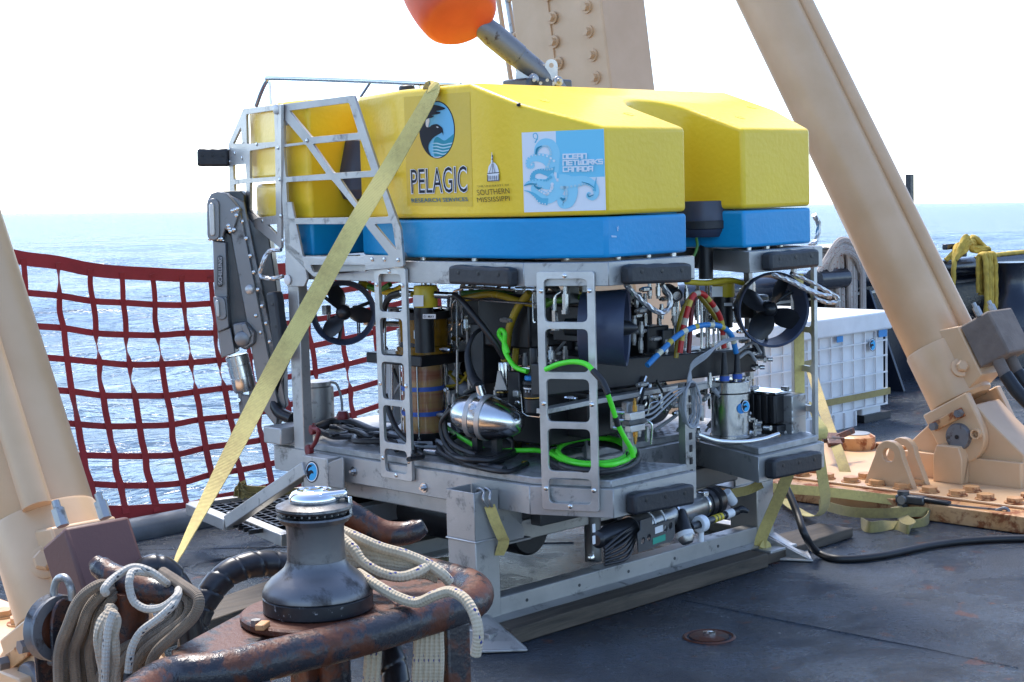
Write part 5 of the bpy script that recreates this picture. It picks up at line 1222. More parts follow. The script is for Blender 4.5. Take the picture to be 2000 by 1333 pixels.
for v in (1032, 1055): p = PL(1160, v, -.07); part(MB().box(p, (.012, .004, .03)), 'tape_band', 'label', 0, snr)
c = PL(1338, 1046, -.02); dv = Vector((-.15, -.45, -.75)).normalized()
part(MB().lathe([(.030, -.10), (.034, -.09), (.034, -.01)], c, dv, 28), 'lamp_body', 'black'); part(MB().lathe([(.036, -.012), (.037, .004), (.034, .008)], c, dv, 28), 'lamp_bezel', 'label'); part(MB().lathe([(.033, .004), (.031, .018), (.022, .032), (.002, .038)], c, dv, 28), 'lamp_dome', 'steel2')
a, b_ = PL(1350, 1030, .0), PL(1440, 998, .02); part(MB().cyl(a, a.lerp(b_, .72), .014, None, 16), 'laser_body', 'darkmetal'); part(MB().cyl(a.lerp(b_, .70), b_, .017, None, 16), 'laser_body', 'black')
for t in (.46, .53, .60): part(MB().cyl(a.lerp(b_, t), a.lerp(b_, t+.045), .0155, None, 16), 'yellow_tape', 'ycap')
part(MB().cyl(a.lerp(b_, .73), a.lerp(b_, .88), .0178, None, 16), 'label', 'label'); part(MB().tube([b_, b_+VR*.02+UP*.006, b_+VR*.045-UP*.004], [.014, .016, .008], 12, 4), 'boot', 'plastic')
p = a.lerp(b_, .2); part(MB().ring([(.016, -.018), (.034, -.018), (.034, .018), (.016, .018)], p, b_-a, 20), 'plastic_clip', 'white', .004); part(MB().cyl(p-UP*.03, p-UP*.07, .012, None, 12), 'plastic_clip', 'white')
part(MB().cyl(PL(1418, 962, .14), PL(1432, 982, .14), .022, None, 14), 'drain_plug', 'white', .004)
for u, rr in ((1158, .036),):
    q = PL(u, 1060, .62); part(MB().lathe([(rr, .0), (rr, .25), (rr*1.1, .26)], (q.x, q.y, .13), UP, 28), 'landing_leg', 'steel2'); part(MB().lathe([(.002, 0), (.015, .004), (.018, .016), (.012, .03)], (q.x-.045, q.y-.03, .14), UP, 14), 'foot_ball', 'steel')
# colourful gear glimpsed under the port frame
for (u0, v0, u1, v1, mt) in ((725, 990, 775, 1022, 'black'), (775, 1000, 800, 1022, 'ycap'), (786, 1000, 794, 1022, 'orangeb'), (810, 1005, 850, 1050, 'darkmetal'), (700, 975, 718, 1010, 'band'), (716, 978, 726, 1012, 'alu')):
    p, q = PW(u0, v0, .35), PW(u1, v1, .35); part(MB().box(((p.x+q.x)/2+.05, (p.y+q.y)/2, (p.z+q.z)/2), (.10, abs(p.y-q.y), abs(p.z-q.z))), 'equipment_box', mt, .01)
# grey canister aft of the corner post
c = PW(618, 822, .30); part(MB().lathe([(.085, 0), (.085, .16), (.075, .165), (.075, .185), (.02, .19)], c, UP, 32), 'canister', 'galv'); hose([c+UP*.18+VR*.06, c+UP*.17+VR*.10, c+UP*.10+VR*.12, c+VR*.125, c-UP*.02+VR*.16], .006, 'greytape', 'hose', 6)
c2 = PW(570, 818, .12); hose([c2, PW(545, 805, .10), PW(532, 775, .10), PW(540, 740, .12), PW(556, 700, .14)], .028, 'spiral', 'arm_hose', 10, 14)

# ---------------------------------------------------------------- manipulator arm on the port quarter
AD = PW(520, 600, .06); ARMD = (F @ AD).y+.05
pa = lambda u, v, d=0: PD(u, v, ARMD+d)
arm = MB().prism([pa(*p) for p in ((441, 378), (478, 395), (560, 790), (548, 835), (520, 800), (444, 440))], VF*.0+Vector((.05, .07, 0))).build('manipulator_arm', M['armmetal'], RV, .006)
def slab(L_, d0, d1, nm, mat='armmetal', bev=.005): return MB().prism([pa(u, v, d0) for u, v in L_], (FI.to_3x3() @ Vector((0, d1-d0, 0)))).build(nm, M[mat], arm, bev)
slab([(470, 412), (526, 465), (552, 640), (556, 800), (530, 780), (490, 560)], .03, .16, 'arm_side', 'darkmetal')
slab([(441, 405), (470, 412), (545, 795), (540, 836), (512, 800)], -.03, .05, 'upper_link')
slab([(405, 392), (412, 379), (425, 374), (442, 378), (470, 410), (454, 457), (440, 448), (434, 470), (408, 470)], -.06, .10, 'shoulder')
slab([(425, 374), (470, 373), (478, 382), (476, 420), (470, 410), (442, 378)], .02, .14, 'shoulder_cover', 'darkmetal', .012)
slab([(415, 470), (441, 474), (446, 600), (420, 612)], -.05, .06, 'forearm')
slab([(436, 450), (452, 460), (500, 660), (450, 690), (444, 600)], .0, .14, 'forearm_side', 'darkmetal')
slab([(416, 580), (443, 580), (448, 640), (425, 650)], -.07, .05, 'elbow_plate')
slab([(424, 648), (450, 640), (460, 690), (432, 700)], -.05, .07, 'wrist_link')
slab([(452, 632), (480, 628), (500, 650), (498, 672), (480, 685), (462, 676)], -.06, .06, 'wrist_joint', 'armmetal', .01)
def obround(u0, v0, u1, v1, wpx, d, nm, mat): # raised slot cover
    a, b = pa(u0, v0, d), pa(u1, v1, d); ax_ = (b-a).normalized(); nrm = -(FI.to_3x3() @ Vector((0, 1, 0))); sx = ax_.cross(nrm).normalized(); hw = wpx/430/2; P = []
    for k in range(9): t = math.pi*k/8; P.append(a-ax_*(hw*math.sin(t))+sx*(hw*math.cos(t)))
    for k in range(9): t = math.pi*k/8; P.append(b+ax_*(hw*math.sin(t))-sx*(hw*math.cos(t)))
    return MB().prism(P, nrm*.016).build(nm, M[mat], arm, .005, 3)
obround(417, 400, 418, 458, 24, -.06, 'slot_cover', 'armmetal'); obround(414, 402, 416, 456, 10, -.073, 'slot_rib', 'alu2')
obround(431, 590, 434, 615, 20, -.07, 'slot_cover', 'armmetal'); obround(425, 590, 427, 616, 7, -.084, 'slot_rib', 'alu2'); obround(478, 637, 486, 655, 12, -.06, 'slot_cover', 'armmetal'); obround(430, 505, 430, 555, 11, -.05, 'name_recess', 'darkmetal')
MB().lathe([(.034, 0), (.036, .006), (.034, .014), (.028, .018)], pa(474, 662, -.06), -(FI.to_3x3() @ Vector((0, 1, 0))), 24).build('joint_cap', M['armmetal'], arm)
nA = -(FI.to_3x3() @ Vector((0, 1, 0)))
for (u, v, d) in ((488, 566, -.03),): MB().lathe([(.022, 0), (.022, .006), (.014, .012)], pa(u, v, d), nA, 20).build('pivot_bolt', M['alu2'], arm)
for (u, v) in ((473, 433), (481, 466), (489, 500), (496, 532), (504, 566), (512, 598), (500, 617), (520, 632), (509, 650), (527, 668)): inst('screw', screw, arm, frame_to(pa(u, v, -.031), nA))
for (u, v) in ((454, 412), (459, 410), (464, 408), (462, 421), (446, 441), (448, 447), (450, 452), (457, 449), (410, 467), (416, 467), (426, 467), (432, 467), (422, 410), (423, 446)): inst('screw', screw, arm, frame_to(pa(u, v, -.061), nA))
a, b_ = pa(462, 694), pa(478, 760); MB().lathe([(.048, 0), (.052, .004), (.052, .045), (.050, .047), (.052, .049), (.052, .10), (.050, .102), (.052, .104), (.052, (b_-a).length), (.045, (b_-a).length+.012)], a, b_-a, 32).build('wrist_motor', M['steel'], arm)
for (L_, d0, d1) in (([(464, 764), (472, 764), (480, 832), (470, 832)], -.02, .02), ([(486, 762), (496, 760), (499, 800), (492, 836), (486, 800)], -.02, .02), ([(472, 772), (486, 772), (488, 806), (475, 808)], -.03, -.01), ([(468, 806), (490, 804), (492, 812), (470, 814)], -.035, .02)): slab(L_, d0, d1, 'gripper_jaw', 'pole', .003)
for (u, v) in ((466, 782), (494, 782)): MB().cyl(pa(u, v, -.03), pa(u, v, .03), .009, None, 10).build('jaw_pin', M['steel'], arm)

# ---------------------------------------------------------------- rails and lifting gear on top
g = 1.15; rail = part(MB().tube([PW(500, 208, g), PW(510, 180, g), PW(522, 157, g), PW(535, 153, g), PW(700, 158, g), PW(860, 165, g), PW(900, 167, g)], .013, 12, 4), 'guard_rail', 'steel')
for (a, b_) in (((526, 160), (529, 206)), ((722, 163), (704, 190)), ((787, 157), (787, 180)), ((820, 160), (820, 180))): part(MB().cyl(PW(*a, g), PW(*b_, g), .008, None, 8), 'rail_stay', 'steel', 0, rail)
part(MB().lathe([(.035, 0), (.042, .01), (.040, .03), (.03, .036)], PW(795, 181, 1.1), UP, 24), 'strobe_cap', 'rubber')
lc = PD(1052, 160, 7.0)
for (u, v0) in ((1022, 115), (1077, 118)):
    a, b_ = PD(u, v0+10, 6.95), PD(u-2, 165, 6.95); n_ = VF*-1; P = []
    rr = .027
    for k in range(11): t = math.pi*k/10; P.append(a+VR*(rr*math.cos(t))+UP*(rr*math.sin(t)))
    P += [b_-VR*.027-UP*.03, b_-UP*.03+VR*.030]; P = P[:11]+[a-VR*rr, b_-VR*.04-UP*.05, b_+VR*.03-UP*.05]
    hole = [a+VR*(.011*math.cos(t))+UP*(.011*math.sin(t)) for t in [k*math.pi/6 for k in range(12)]]
    part(MB().prism(P, VF*.014, [hole]), 'lifting_lug', 'alu2', .002)
for (u, v, r) in ((1040, 156, .024), (1088, 160, .022)): part(MB().lathe([(r*.35, -.01), (r*.5, -.004), (r, 0), (r, .018), (r*.5, .022), (r*.5, .03)], PD(u, v, 6.9), (-.4, -.9, .1), 20), 'latch_wheel', 'galv', .002)
for k in range(6): part(MB().cyl(PD(1030+k*13, 163-(k % 2)*6, 6.88), PD(1030+k*13, 163-(k % 2)*6, 6.86), .008, None, 6), 'latch_bolt', 'galv')
part(MB().box(PD(1050, 172, 7.0)-UP*.01, (.28, .16, .09)), 'latch_base', 'darkmetal', .01)
TET = thing('tether_termination', 'scuffed grey bullet shaped tether termination latched into the top of the vehicle', 'termination', FI @ (F @ PD(1075, 160, 7.0)))
a, b_ = PD(1075, 163, 7.0), PD(924, 36, 6.9); ax = (b_-a).normalized(); Lt = (b_-a).length
MB().lathe([(.03, -.08), (.045, -.03), (.050, .03), (.050, Lt*.42), (.053, Lt*.425), (.055, Lt*.75), (.050, Lt*.86), (.036, Lt*.95), (.018, Lt*1.0)], a, ax, 36).build('bullet', M['pole'], TET)
s_ = a+ax*Lt*.40; MB().prism([s_+Vector((0, 0, 0))+x for x in (VF*-.052+ax*.0+UP*.012, VF*-.052+ax*.07+UP*.012, VF*-.052+ax*.07+UP*-.012+VR*-.004, VF*-.052-UP*.012)], VF*.01).build('slot', M['black'], TET)
MB().tube([b_-ax*.02, PD(912, 20, 6.9), PD(890, -8, 6.88), PD(870, -40, 6.88)], .008, 8, 5).build('tether', M['cable'], TET)
BY = thing('tether_float', 'orange plastic float threaded on the tether above the vehicle', 'float', FI @ (F @ PD(885, 40, 6.9)))
c = PD(868, -36, 6.95); axb = (PD(905, 62, 6.8)-PD(838, -90, 7.1)).normalized(); prof = []
for k in range(25):
    t = math.pi*k/24; prof.append((max(.001, .195*math.sin(t)**.75), -.36*math.cos(t)))
prof = [p for p in prof if p[1] < .22]+[(.150, .235), (.135, .245), (.04, .245)]
MB().lathe(prof, c, axb, 48).build('float_shell', M['orangeb'], BY)
q = PD(848, -8, 6.74); dq = (FI.to_3x3() @ Vector((-.25, -.9, -.25))).normalized(); MB().lathe([(.05, .004), (.046, .010), (.036, .006), (.02, .004)], q-dq*.012, dq, 24).build('bolt_recess', M['orangeb'], BY); MB().cyl(q, q+(FI.to_3x3() @ Vector((-.5, -.3, .3))).normalized()*.035, .008, None, 8).build('bolt', M['steel'], BY)

# ================================================================== FOREGROUND: winch on its rusty table, horns, ropes, hoses
wc = PD(622, 1192, 4.30); ZTB = wc.z - .022
pz_ = lambda u, v, dz=0: PZ(u, v, ZTB+dz)
TB = thing('bitt_table', 'heavily rusted table with rounded pipe rim carrying the winch in the foreground', 'bitt', (wc.x, wc.y, 0))
plate = [pz_(*p) for p in ((335, 1268), (470, 1196), (600, 1130), (745, 1092), (880, 1112), (940, 1140), (915, 1172), (560, 1280), (420, 1306), (335, 1306))]
MB().prism([p-UP*.02 for p in plate], UP*.018).build('table_plate', M['rusty'], TB, .004)
rimpx = [(235, 1385), (285, 1340), (340, 1312), (430, 1302), (560, 1272), (700, 1237), (840, 1196), (902, 1177), (927, 1162), (928, 1146), (905, 1133), (850, 1118), (790, 1100), (740, 1088)]
MB().tube([pz_(*p)-UP*.012 for p in rimpx], .052, 20, 8).build('pipe_rim', M['rust'], TB)
lg_ = pz_(876, 1182)
MB().box((lg_.x, lg_.y, (ZTB-.05)/2), (.085, .085, ZTB-.05)).build('leg', M['rust'], TB, .006)
for p in ((480, 1290), (600, 1150)): q = pz_(*p); MB().box((q.x, q.y, (ZTB-.05)/2), (.09, .09, ZTB-.05)).build('leg', M['rust'], TB, .006)
hn = [PD(u, v, 4.62) for u, v in ((640, 985), (670, 996), (705, 1018), (745, 1040), (785, 1043), (812, 1036), (829, 1027))]
MB().tube(hn, [.036, .038, .039, .039, .036, .033, .022], 18, 8).build('horn', M['rust'], TB)
MB().cyl(Vector((hn[0].x, hn[0].y, 0)), hn[0]+UP*.03, .05, None, 20).build('horn_post', M['rust'], TB)
# the winch
WN = thing('rope_winch', 'dark bronze self tailing rope winch with bright chrome cap on the rusty table', 'winch', wc)
b0 = wc
MB().lathe([(.212, -.021), (.216, -.016), (.216, -.003), (.210, .002), (.15, .003)], b0, UP, 56).build('base_plate', M['rusty'], WN)
MB().lathe([(.147, .003), (.152, .008), (.152, .044), (.149, .047)], b0, UP, 56).build('base_ring', M['winchb'], WN)
MB().lathe([(.150, .048), (.153, .051), (.152, .060), (.145, .076), (.128, .094), (.106, .110), (.092, .122), (.084, .136), (.081, .146)], b0, UP, 56).build('skirt', M['winch'], WN)
MB().lathe([(.081, .1465), (.0795, .17), (.0795, .235), (.083, .25)], b0, UP, 56).build('drum', M['winch'], WN)
MB().lathe([(.080, .249), (.094, .252), (.105, .266), (.103, .271), (.088, .267), (.070, .273)], b0, UP, 56).build('lower_jaw', M['winch'], WN)
MB().lathe([(.074, .270), (.086, .287), (.100, .283), (.107, .290), (.106, .297), (.088, .305), (.066, .307)], b0, UP, 56).build('upper_jaw', M['winch'], WN)
tg = MB()
for k in range(28):
    a = 2*math.pi*k/28; tg.bar(b0+UP*.277+Vector((math.cos(a)*.074, math.sin(a)*.074, 0)), b0+UP*.279+Vector((math.cos(a+.1)*.094, math.sin(a+.1)*.094, 0)), .005, .006, UP)
tg.build('jaw_teeth', M['winch'], WN)
MB().lathe([(.066, .304), (.070, .312), (.069, .322), (.060, .334), (.046, .340), (.043, .337), (.028, .337), (.026, .343), (.015, .344), (.012, .338), (.002, .338)], b0, UP, 56).build('chrome_cap', M['chrome'], WN)
MB().prism([b0+UP*.316+p for p in (VR*.02-VF*.062, VR*.092-VF*.012, VR*.094+VF*.016, VR*.03+VF*.06)], UP*.024).build('feeder_arm', M['chrome'], WN, .009, 3)
MB().box(b0+VR*.094+UP*.295, (.012, .02, .05)).build('stripper', M['steel'], WN, .002)
q = pz_(513, 1228, .022); MB().box(q+UP*.008, (.05, .026, .016), Matrix.Rotation(.6, 3, 'Z')).build('bolt_head', M['tanrust'], WN, .003); q = pz_(500, 1222, .02); MB().cyl(q, q+UP*.016, .014, None, 6).build('bolt_head', M['galv'], WN)

# spiral wrapped hoses
def spiral_hose(P, r, label, pitch=.062):
    Q = catmull(P, 22)
    return tag(MB().tube(Q, r, 26, 1, True, helix=(pitch, .10)).build('spiral_hose', M['spiral']), label, 'hose')
spiral_hose([PD(372, 1290, 4.75), PD(378, 1235, 4.8), PD(398, 1178, 4.85), PD(440, 1125, 4.9), PD(495, 1103, 4.95), PD(555, 1104, 5.0), PD(620, 1125, 5.0), PD(690, 1180, 4.9), PD(740, 1240, 4.8), PD(765, 1290, 4.7), PD(775, 1350, 4.65), PD(785, 1420, 4.6)], .044, 'black spiral wrapped hose arching behind the winch')
spiral_hose([PD(250, 1215, 4.6), PD(262, 1150, 4.6), PD(285, 1115, 4.6), PD(315, 1110, 4.6), PD(345, 1140, 4.6), PD(368, 1200, 4.6), PD(380, 1290, 4.6)], .040, 'short hump of black spiral wrapped hose beside the brown block')

# rusty horn cleat with ropes, left foreground
HC = thing('horn_cleat', 'rusty steel horn cleat draped with brown and white ropes in the left foreground', 'cleat', Vector((PD(252, 1250, 4.2).x, PD(252, 1250, 4.2).y, 0)))
Dp = lambda u, v, d=0: PD(u, v, 4.2+d)
MB().tube([Dp(184, 1094, .06), Dp(196, 1108, .05), Dp(222, 1126, .02), Dp(258, 1140, 0), Dp(300, 1154, -.03), Dp(335, 1157, -.05), Dp(352, 1154, -.06)], [.018, .031, .034, .038, .036, .031, .018], 18, 8).build('horn', M['rust'], HC)
pt = Dp(256, 1150, .0); MB().tube([pt, Dp(258, 1195, .01), Dp(252, 1260, .02), Vector((Dp(250, 1330).x, Dp(250, 1330).y, .2)), Vector((Dp(250, 1330).x, Dp(250, 1330).y, 0))], [.05, .045, .05, .06, .07], 18, 6).build('post', M['rust'], HC)
def ropes(name, label, strands, r, mat, n=9, lobes=0, tw=0, d=0, k=10):
    mb = MB()
    for st in strands: mb.tube([PD(u, v, y) for u, v, y in st], r, n, k, True, lobes, tw)
    return tag(mb.build(name, M[mat]), label, 'rope')
rn = random.Random(8); S_ = []
for i in range(6):
    o = i*15; d_ = 4.12+(.035 if i % 2 else 0)+.012*i; jx = rn.uniform(-3, 3)
    S_.append([(226+o*.10, 1148+i*4, d_+.1), (196+o*.45+jx, 1143+o*.38, d_), (157+o*.70+jx, 1172+o*.46, d_-.02), (131+o*.85-jx, 1222+o*.3, d_-.02), (117+o*1.0+jx, 1275, d_), (113+o*1.12-jx, 1350, d_+.01), (110+o*1.1, 1450, d_+.02)])
ropes('brown_rope', 'dirty brown rope falling in strands over the left side of the horn cleat', S_, .0150, 'rope_g', 12)
S_ = []
for i in range(7):
    o = i*17; d_ = 4.08+(.04 if i % 2 else 0)+.016*i; jx = rn.uniform(-4, 4)
    S_.append([(318-o*.10, 1118+i*3, d_+.14), (354-o*.2, 1142+o*.24, d_+.04), (383-o*.42+jx, 1168+o*.24, d_-.02), (384-o*.60-jx, 1202+o*.18, d_-.03), (340-o*.62+jx, 1238+o*.12, d_-.02), (302-o*.74, 1280, d_-.01), (284-o*.9+jx, 1340, d_), (280-o*.95, 1450, d_+.01)])
ropes('brown_rope', 'dirty brown rope gathered in strands over the right horn of the cleat', S_, .0150, 'rope_g', 12)
S_ = [[(223-i*3, 1186, 4.06), (200+i*7, 1212, 4.02), (190+i*8.5, 1243, 4.01), (195+i*7.5, 1275, 4.01), (200+i*6.5, 1310, 4.02), (204+i*6, 1400, 4.03)] for i in range(5)]
ropes('laid_rope', 'cream twisted rope hanging in a bundle in front of the horn cleat', S_, .0115, 'rope_c', 12, 3, 60)
ropes('white_rope', 'white braided rope with black flecks looped round the horn cleat', [
 [(207, 1160, 4.03), (204, 1150, 4.02), (222, 1130, 4.06), (258, 1109, 4.10), (292, 1116, 4.10), (322, 1137, 4.12), (340, 1150, 4.2)],
 [(300, 1122, 4.12), (262, 1117, 4.08), (253, 1132, 4.05), (254, 1155, 4.04), (264, 1178, 4.03), (288, 1190, 4.02), (318, 1186, 4.01), (344, 1166, 4.02), (349, 1152, 4.1)],
 [(349, 1160, 4.05), (338, 1182, 4.0), (310, 1208, 3.99), (276, 1234, 3.99), (259, 1262, 3.99), (253, 1290, 3.99), (250, 1318, 3.99)],
 [(222, 1196, 4.0), (212, 1225, 3.99), (207, 1262, 3.99), (206, 1300, 3.99), (202, 1400, 4.0)]], .0105, 'rope_w', 12)
tag(MB().tube([PD(250, 1314, 3.99), PD(247, 1345, 3.99), PD(245, 1370, 3.99)], .0115, 12).build('rope_tail', M['rubber']), 'black taped rope end hanging from the white rope', 'rope end')
# sheave block with shackle
BK = thing('sheave_block', 'rusty sheave block with shackle hanging beside the cleat at the left', 'block', Dp(95, 1330, .02))
c = Dp(108, 1226, .0); ax = (VR*.80-VF*.60+UP*.05).normalized()
MB().ring([(.060, -.022), (.088, -.022), (.091, -.017), (.080, -.004), (.080, .004), (.091, .017), (.088, .022), (.060, .022)], c, ax, 40).build('sheave', M['pole'], BK)
MB().lathe([(.058, -.012), (.062, -.010), (.062, .010), (.058, .012)], c, ax, 28).build('sheave_web', M['rusty'], BK)
for s in (1, -1):
    o = c+ax*(s*.032); X = UP; Y = ax.cross(UP).normalized(); P = [o+X*(.085*math.sin(t))+Y*(.045*math.cos(t)) for t in [k*math.pi/8 for k in range(9)]]+[o-X*.20-Y*.040, o-X*.20+Y*.040]
    MB().prism(P, ax*(s*.012)).build('cheek', M['rust'], BK, .004)
MB().cyl(c-ax*.05, c+ax*.05, .014, None, 14).build('axle', M['brass'], BK); q = c-UP*.10; MB().cyl(q-ax*.06, q+ax*.06, .010, None, 10).build('cross_bolt', M['galv'], BK)
MB().tube([Dp(141, 1172, -.02), Dp(139, 1150, -.02), Dp(128, 1130, -.01), Dp(114, 1131, .01), Dp(106, 1150, .02), Dp(106, 1176, .02)], .011, 12, 8).build('shackle', M['galv'], BK)

# cream ropes on the winch table
S_ = [[(664, 1035, 4.50), (700, 1051, 4.46), (745, 1070, 4.44), (790, 1083, 4.43), (835, 1102, 4.43), (862, 1120, 4.42), (877, 1136, 4.44)],
      [(664, 1048, 4.46), (690, 1072, 4.42), (708, 1098, 4.40), (742, 1119, 4.39), (782, 1127, 4.39), (815, 1118, 4.40), (838, 1104, 4.43)]]
for i in range(7): S_.append([(660, 1052+i*10, 4.52), (700+rn.uniform(-4, 4), 1066+i*9.5, 4.49), (745, 1078+i*7.5+rn.uniform(-3, 3), 4.47), (790, 1088+i*6, 4.46), (828, 1100+i*3.5, 4.46), (856, 1118+i*2, 4.46)])
ropes('braided_rope', 'cream braided rope with blue flecks heaped behind the winch drum', S_, .0155, 'rope_b', 12)
ropes('braided_rope', 'single cream rope leading from the winch over the pipe rim and hanging down', [[(700, 1120, 4.35), (735, 1143, 4.28), (775, 1166, 4.25), (815, 1177, 4.23), (850, 1163, 4.20), (880, 1156, 4.19), (908, 1171, 4.15), (927, 1203, 4.12), (934, 1240, 4.11), (929, 1280, 4.12)]], .0150, 'rope_b', 12)
S_ = [[(818+i*8.5, 1185, 4.36), (815+i*9, 1240, 4.33), (812+i*9.5+rn.uniform(-2, 2), 1290, 4.33), (808+i*10, 1360, 4.34), (806+i*10, 1450, 4.35)] for i in range(6)]
S_ += [[(722+i*10, 1230, 4.40), (718+i*10, 1290, 4.36), (714+i*10, 1350, 4.36), (712+i*10, 1440, 4.36)] for i in range(3)]
ropes('braided_rope', 'cream braided rope hanging in straight falls below the rusty table', S_, .0105, 'rope_b', 10)

# ================================================================== STRAPS AND CABLES
T0 = PW(848, 167, .02)
P = [Vector((.55, .82, 2.122)), Vector((.06, .76, 2.122)), Vector((-.012, .755, 2.108)), PD(842, 186, (F @ PW(842, 186, -.03)).y), PD(770, 312, 6.18), PD(690, 445, 6.02), PD(610, 590, 5.86), PD(540, 715, 5.72), PD(460, 870, 5.5), PD(400, 985, 5.3), PD(362, 1060, 5.15), PD(343, 1100, 5.05), PD(325, 1150, 4.95)]
Ws = [Vector((0, 1, 0)), Vector((0, 1, 0)), Vector((.0, 1, .1))]; dr = lambda a, f: (VR*.88-UP*.47)*(-math.cos(a))+VF*math.sin(a)
Ws += [dr(a, 0) for a in (.65, .35, .12, 0, .05, .35, .75, 1.05, 1.2, 1.25)]
Ws = [-w_ if (i < 3 and w_.dot(Ws[3]) < 0) else w_ for i, w_ in enumerate(Ws)]
ts = thing('tie_down_strap', 'long yellow webbing strap running diagonally from the float top down to the left', 'strap', PD(325, 1150, 4.95))
MB().ribbon(P, Ws, [.050, .055, .060, .064]+[.068]*4+[.064, .050, .034, .020, .014], .004, 8).build('webbing', M['web'], ts)
# near post strap with wire hook
hk = thing('hooked_strap', 'short yellow strap hooked over the near socket post of the stand', 'strap', PL(975, 1085, .41))
MB().ribbon([PL(956, 988, .405), PL(966, 1015, .40), PL(980, 1048, .395), PL(984, 1058, .40), PL(975, 1085, .425)], [VR, VR, VR, VR, (VR+VF*.6)], .042, .004, 6).build('webbing', M['web'], hk)
for dx in (-.012, .012): MB().tube([PL(957, 990, .40)+VR*dx*.6, PL(950, 975, .40)+VR*dx, PL(952, 962, .41)+VR*dx, PL(945, 955, .43)+VR*dx, PL(938, 958, .46)+VR*dx, PL(938, 972, .47)+VR*dx], .006, 8, 6).build('hook_wire', M['galv'], hk)
# far post strap
fs_ = thing('tie_down_strap', 'yellow strap wrapped under the far end of the stand rail', 'strap', PL(1490, 1090, .40))
MB().ribbon([PL(1540, 925, .18), PL(1526, 960, .25), PL(1504, 1010, .34), PL(1486, 1055, .39), PL(1484, 1082, .41), PL(1465, 1092, .44), PL(1436, 1093, .47)], [VR]*4+[VR+UP*.3, VR*.4+UP, UP], .055, .004, 6).build('webbing', M['web'], fs_)
MB().ribbon([PL(1487, 1060, .385), PL(1499, 1068, .385), PL(1496, 1083, .39), PL(1482, 1090, .40)], UP+VR*.3, .04, .004, 5).build('webbing_fold', M['web'], fs_)
MB().ribbon([PL(1424, 965, .30), PL(1460, 958, .28), PL(1488, 945, .24)], UP, .04, .004, 5).build('webbing', M['webo'], fs_)
lp_ = thing('strap_loop', 'yellow strap hanging in a loop off the starboard corner of the vehicle', 'strap', PZ(1560, 1010, .02))
PDl = lambda u, v, y: PD(u, v, y)
MB().ribbon([PD(1588, 790, 7.25), PD(1592, 812, 7.2), PD(1606, 838, 7.15), PD(1603, 856, 7.15), PD(1594, 858, 7.2), PD(1598, 880, 7.25), PD(1606, 930, 7.35), PD(1612, 975, 7.5), PD(1604, 1002, 7.7), PD(1582, 1008, 7.85), PD(1550, 992, 8.1), PD(1530, 975, 8.3)], [VR+VF*a for a in (1.5, 1.2, .5, .2, .2, .4, .6, .8, 1, .2, 0, 0)], .055, .004, 7).build('webbing', M['web'], lp_)
rs_ = thing('ratchet_strap', 'olive strap with a rusty ratchet running from the crate to the bed plate', 'strap', PD(1660, 950, 8.6))
p_ = PL(1578, 705, CRL-.03); d0 = (F @ p_).y
rp = [p_]+[PD(u, v, d0+(8.62-d0)*f) for u, v, f in ((1600, 775, .46), (1622, 842, .76), (1642, 895, .92), (1656, 938, 1))]
MB().ribbon(rp, VR+UP*.3, .06, .004, 4).build('webbing', M['webo'], rs_)
c = PD(1628, 860, d0+(8.62-d0)*.82); dS = (rp[3]-rp[2]).normalized()
MB().bar(c-dS*.07, c+dS*.07, .085, .03, VF).build('ratchet', M['rusty'], rs_, .008); MB().bar(c-dS*.03+VR*.02, c-dS*.12+VR*.14, .035, .02, VF).build('ratchet_handle', M['rusty'], rs_, .006)
MB().cyl(c-VR*.06, c+VR*.06, .018, None, 12).build('ratchet_axle', M['rusty'], rs_)
MB().tube([PD(1652, 930, 8.65), PD(1662, 948, 8.6), PD(1672, 952, 8.58), PD(1674, 944, 8.58)], .012, 8, 5).build('hook', M['rust'], rs_)
# long pale strap along the bed plate with its ratchet and hook
ls_ = thing('ratchet_strap', 'long pale strap with dark ratchet lying along the near edge of the rusty bed plate', 'strap', PZ(1755, 985, .02))
q1, q2 = PD(1505, 953, 8.35), PD(1752, 978, 7.95)
MB().ribbon([q1, PD(1620, 962, 8.15), q2], UP+VF*.35, .05, .004, 5).build('webbing', M['webo' if 0 else 'web'], ls_)
a, b_ = PD(1752, 973, 7.93), PD(1856, 984, 7.75); dR = (b_-a).normalized()
MB().bar(a, a.lerp(b_, .55), .055, .045, UP).build('ratchet', M['darkmetal'], ls_, .01); MB().bar(a.lerp(b_, .3)+UP*.012, b_, .045, .022, UP).build('ratchet_handle', M['plastic'], ls_, .009); MB().cyl(a.lerp(b_, .12)-UP*.04, a.lerp(b_, .12)+UP*.04, .03, None, 14).build('ratchet_drum', M['darkmetal'], ls_)
MB().cyl(a.lerp(b_, .15)-dR.cross(UP)*.045, a.lerp(b_, .15)+dR.cross(UP)*.045, .022, None, 12).build('ratchet_axle', M['galv'], ls_)
MB().ribbon([PD(1825, 985, 7.8), PD(1880, 992, 7.7), PD(1948, 998, 7.6)], UP, .022, .008, 3).build('webbing', M['pole'], ls_); MB().tube([PD(1945, 998, 7.6), PD(1962, 993, 7.58), PD(1970, 1000, 7.57), PD(1958, 1008, 7.57), PD(1946, 1004, 7.57)], .009, 8, 6).build('hook', M['pole'], ls_)
MB().ribbon([PZ(1600, 985, .03), PZ(1660, 1000, .05), PZ(1730, 1003, .06), PZ(1790, 1000, .06), PZ(1813, 1004, .04), PZ(1806, 1020, .02), PZ(1775, 1028, .012)], UP+VF*.2, .05, .004, 6).build('webbing_tail', M['webo'], ls_)
te = thing('strap_end', 'crumpled olive strap end lying on the deck in front of the bed plate', 'strap', PZ(1730, 1035, 0))
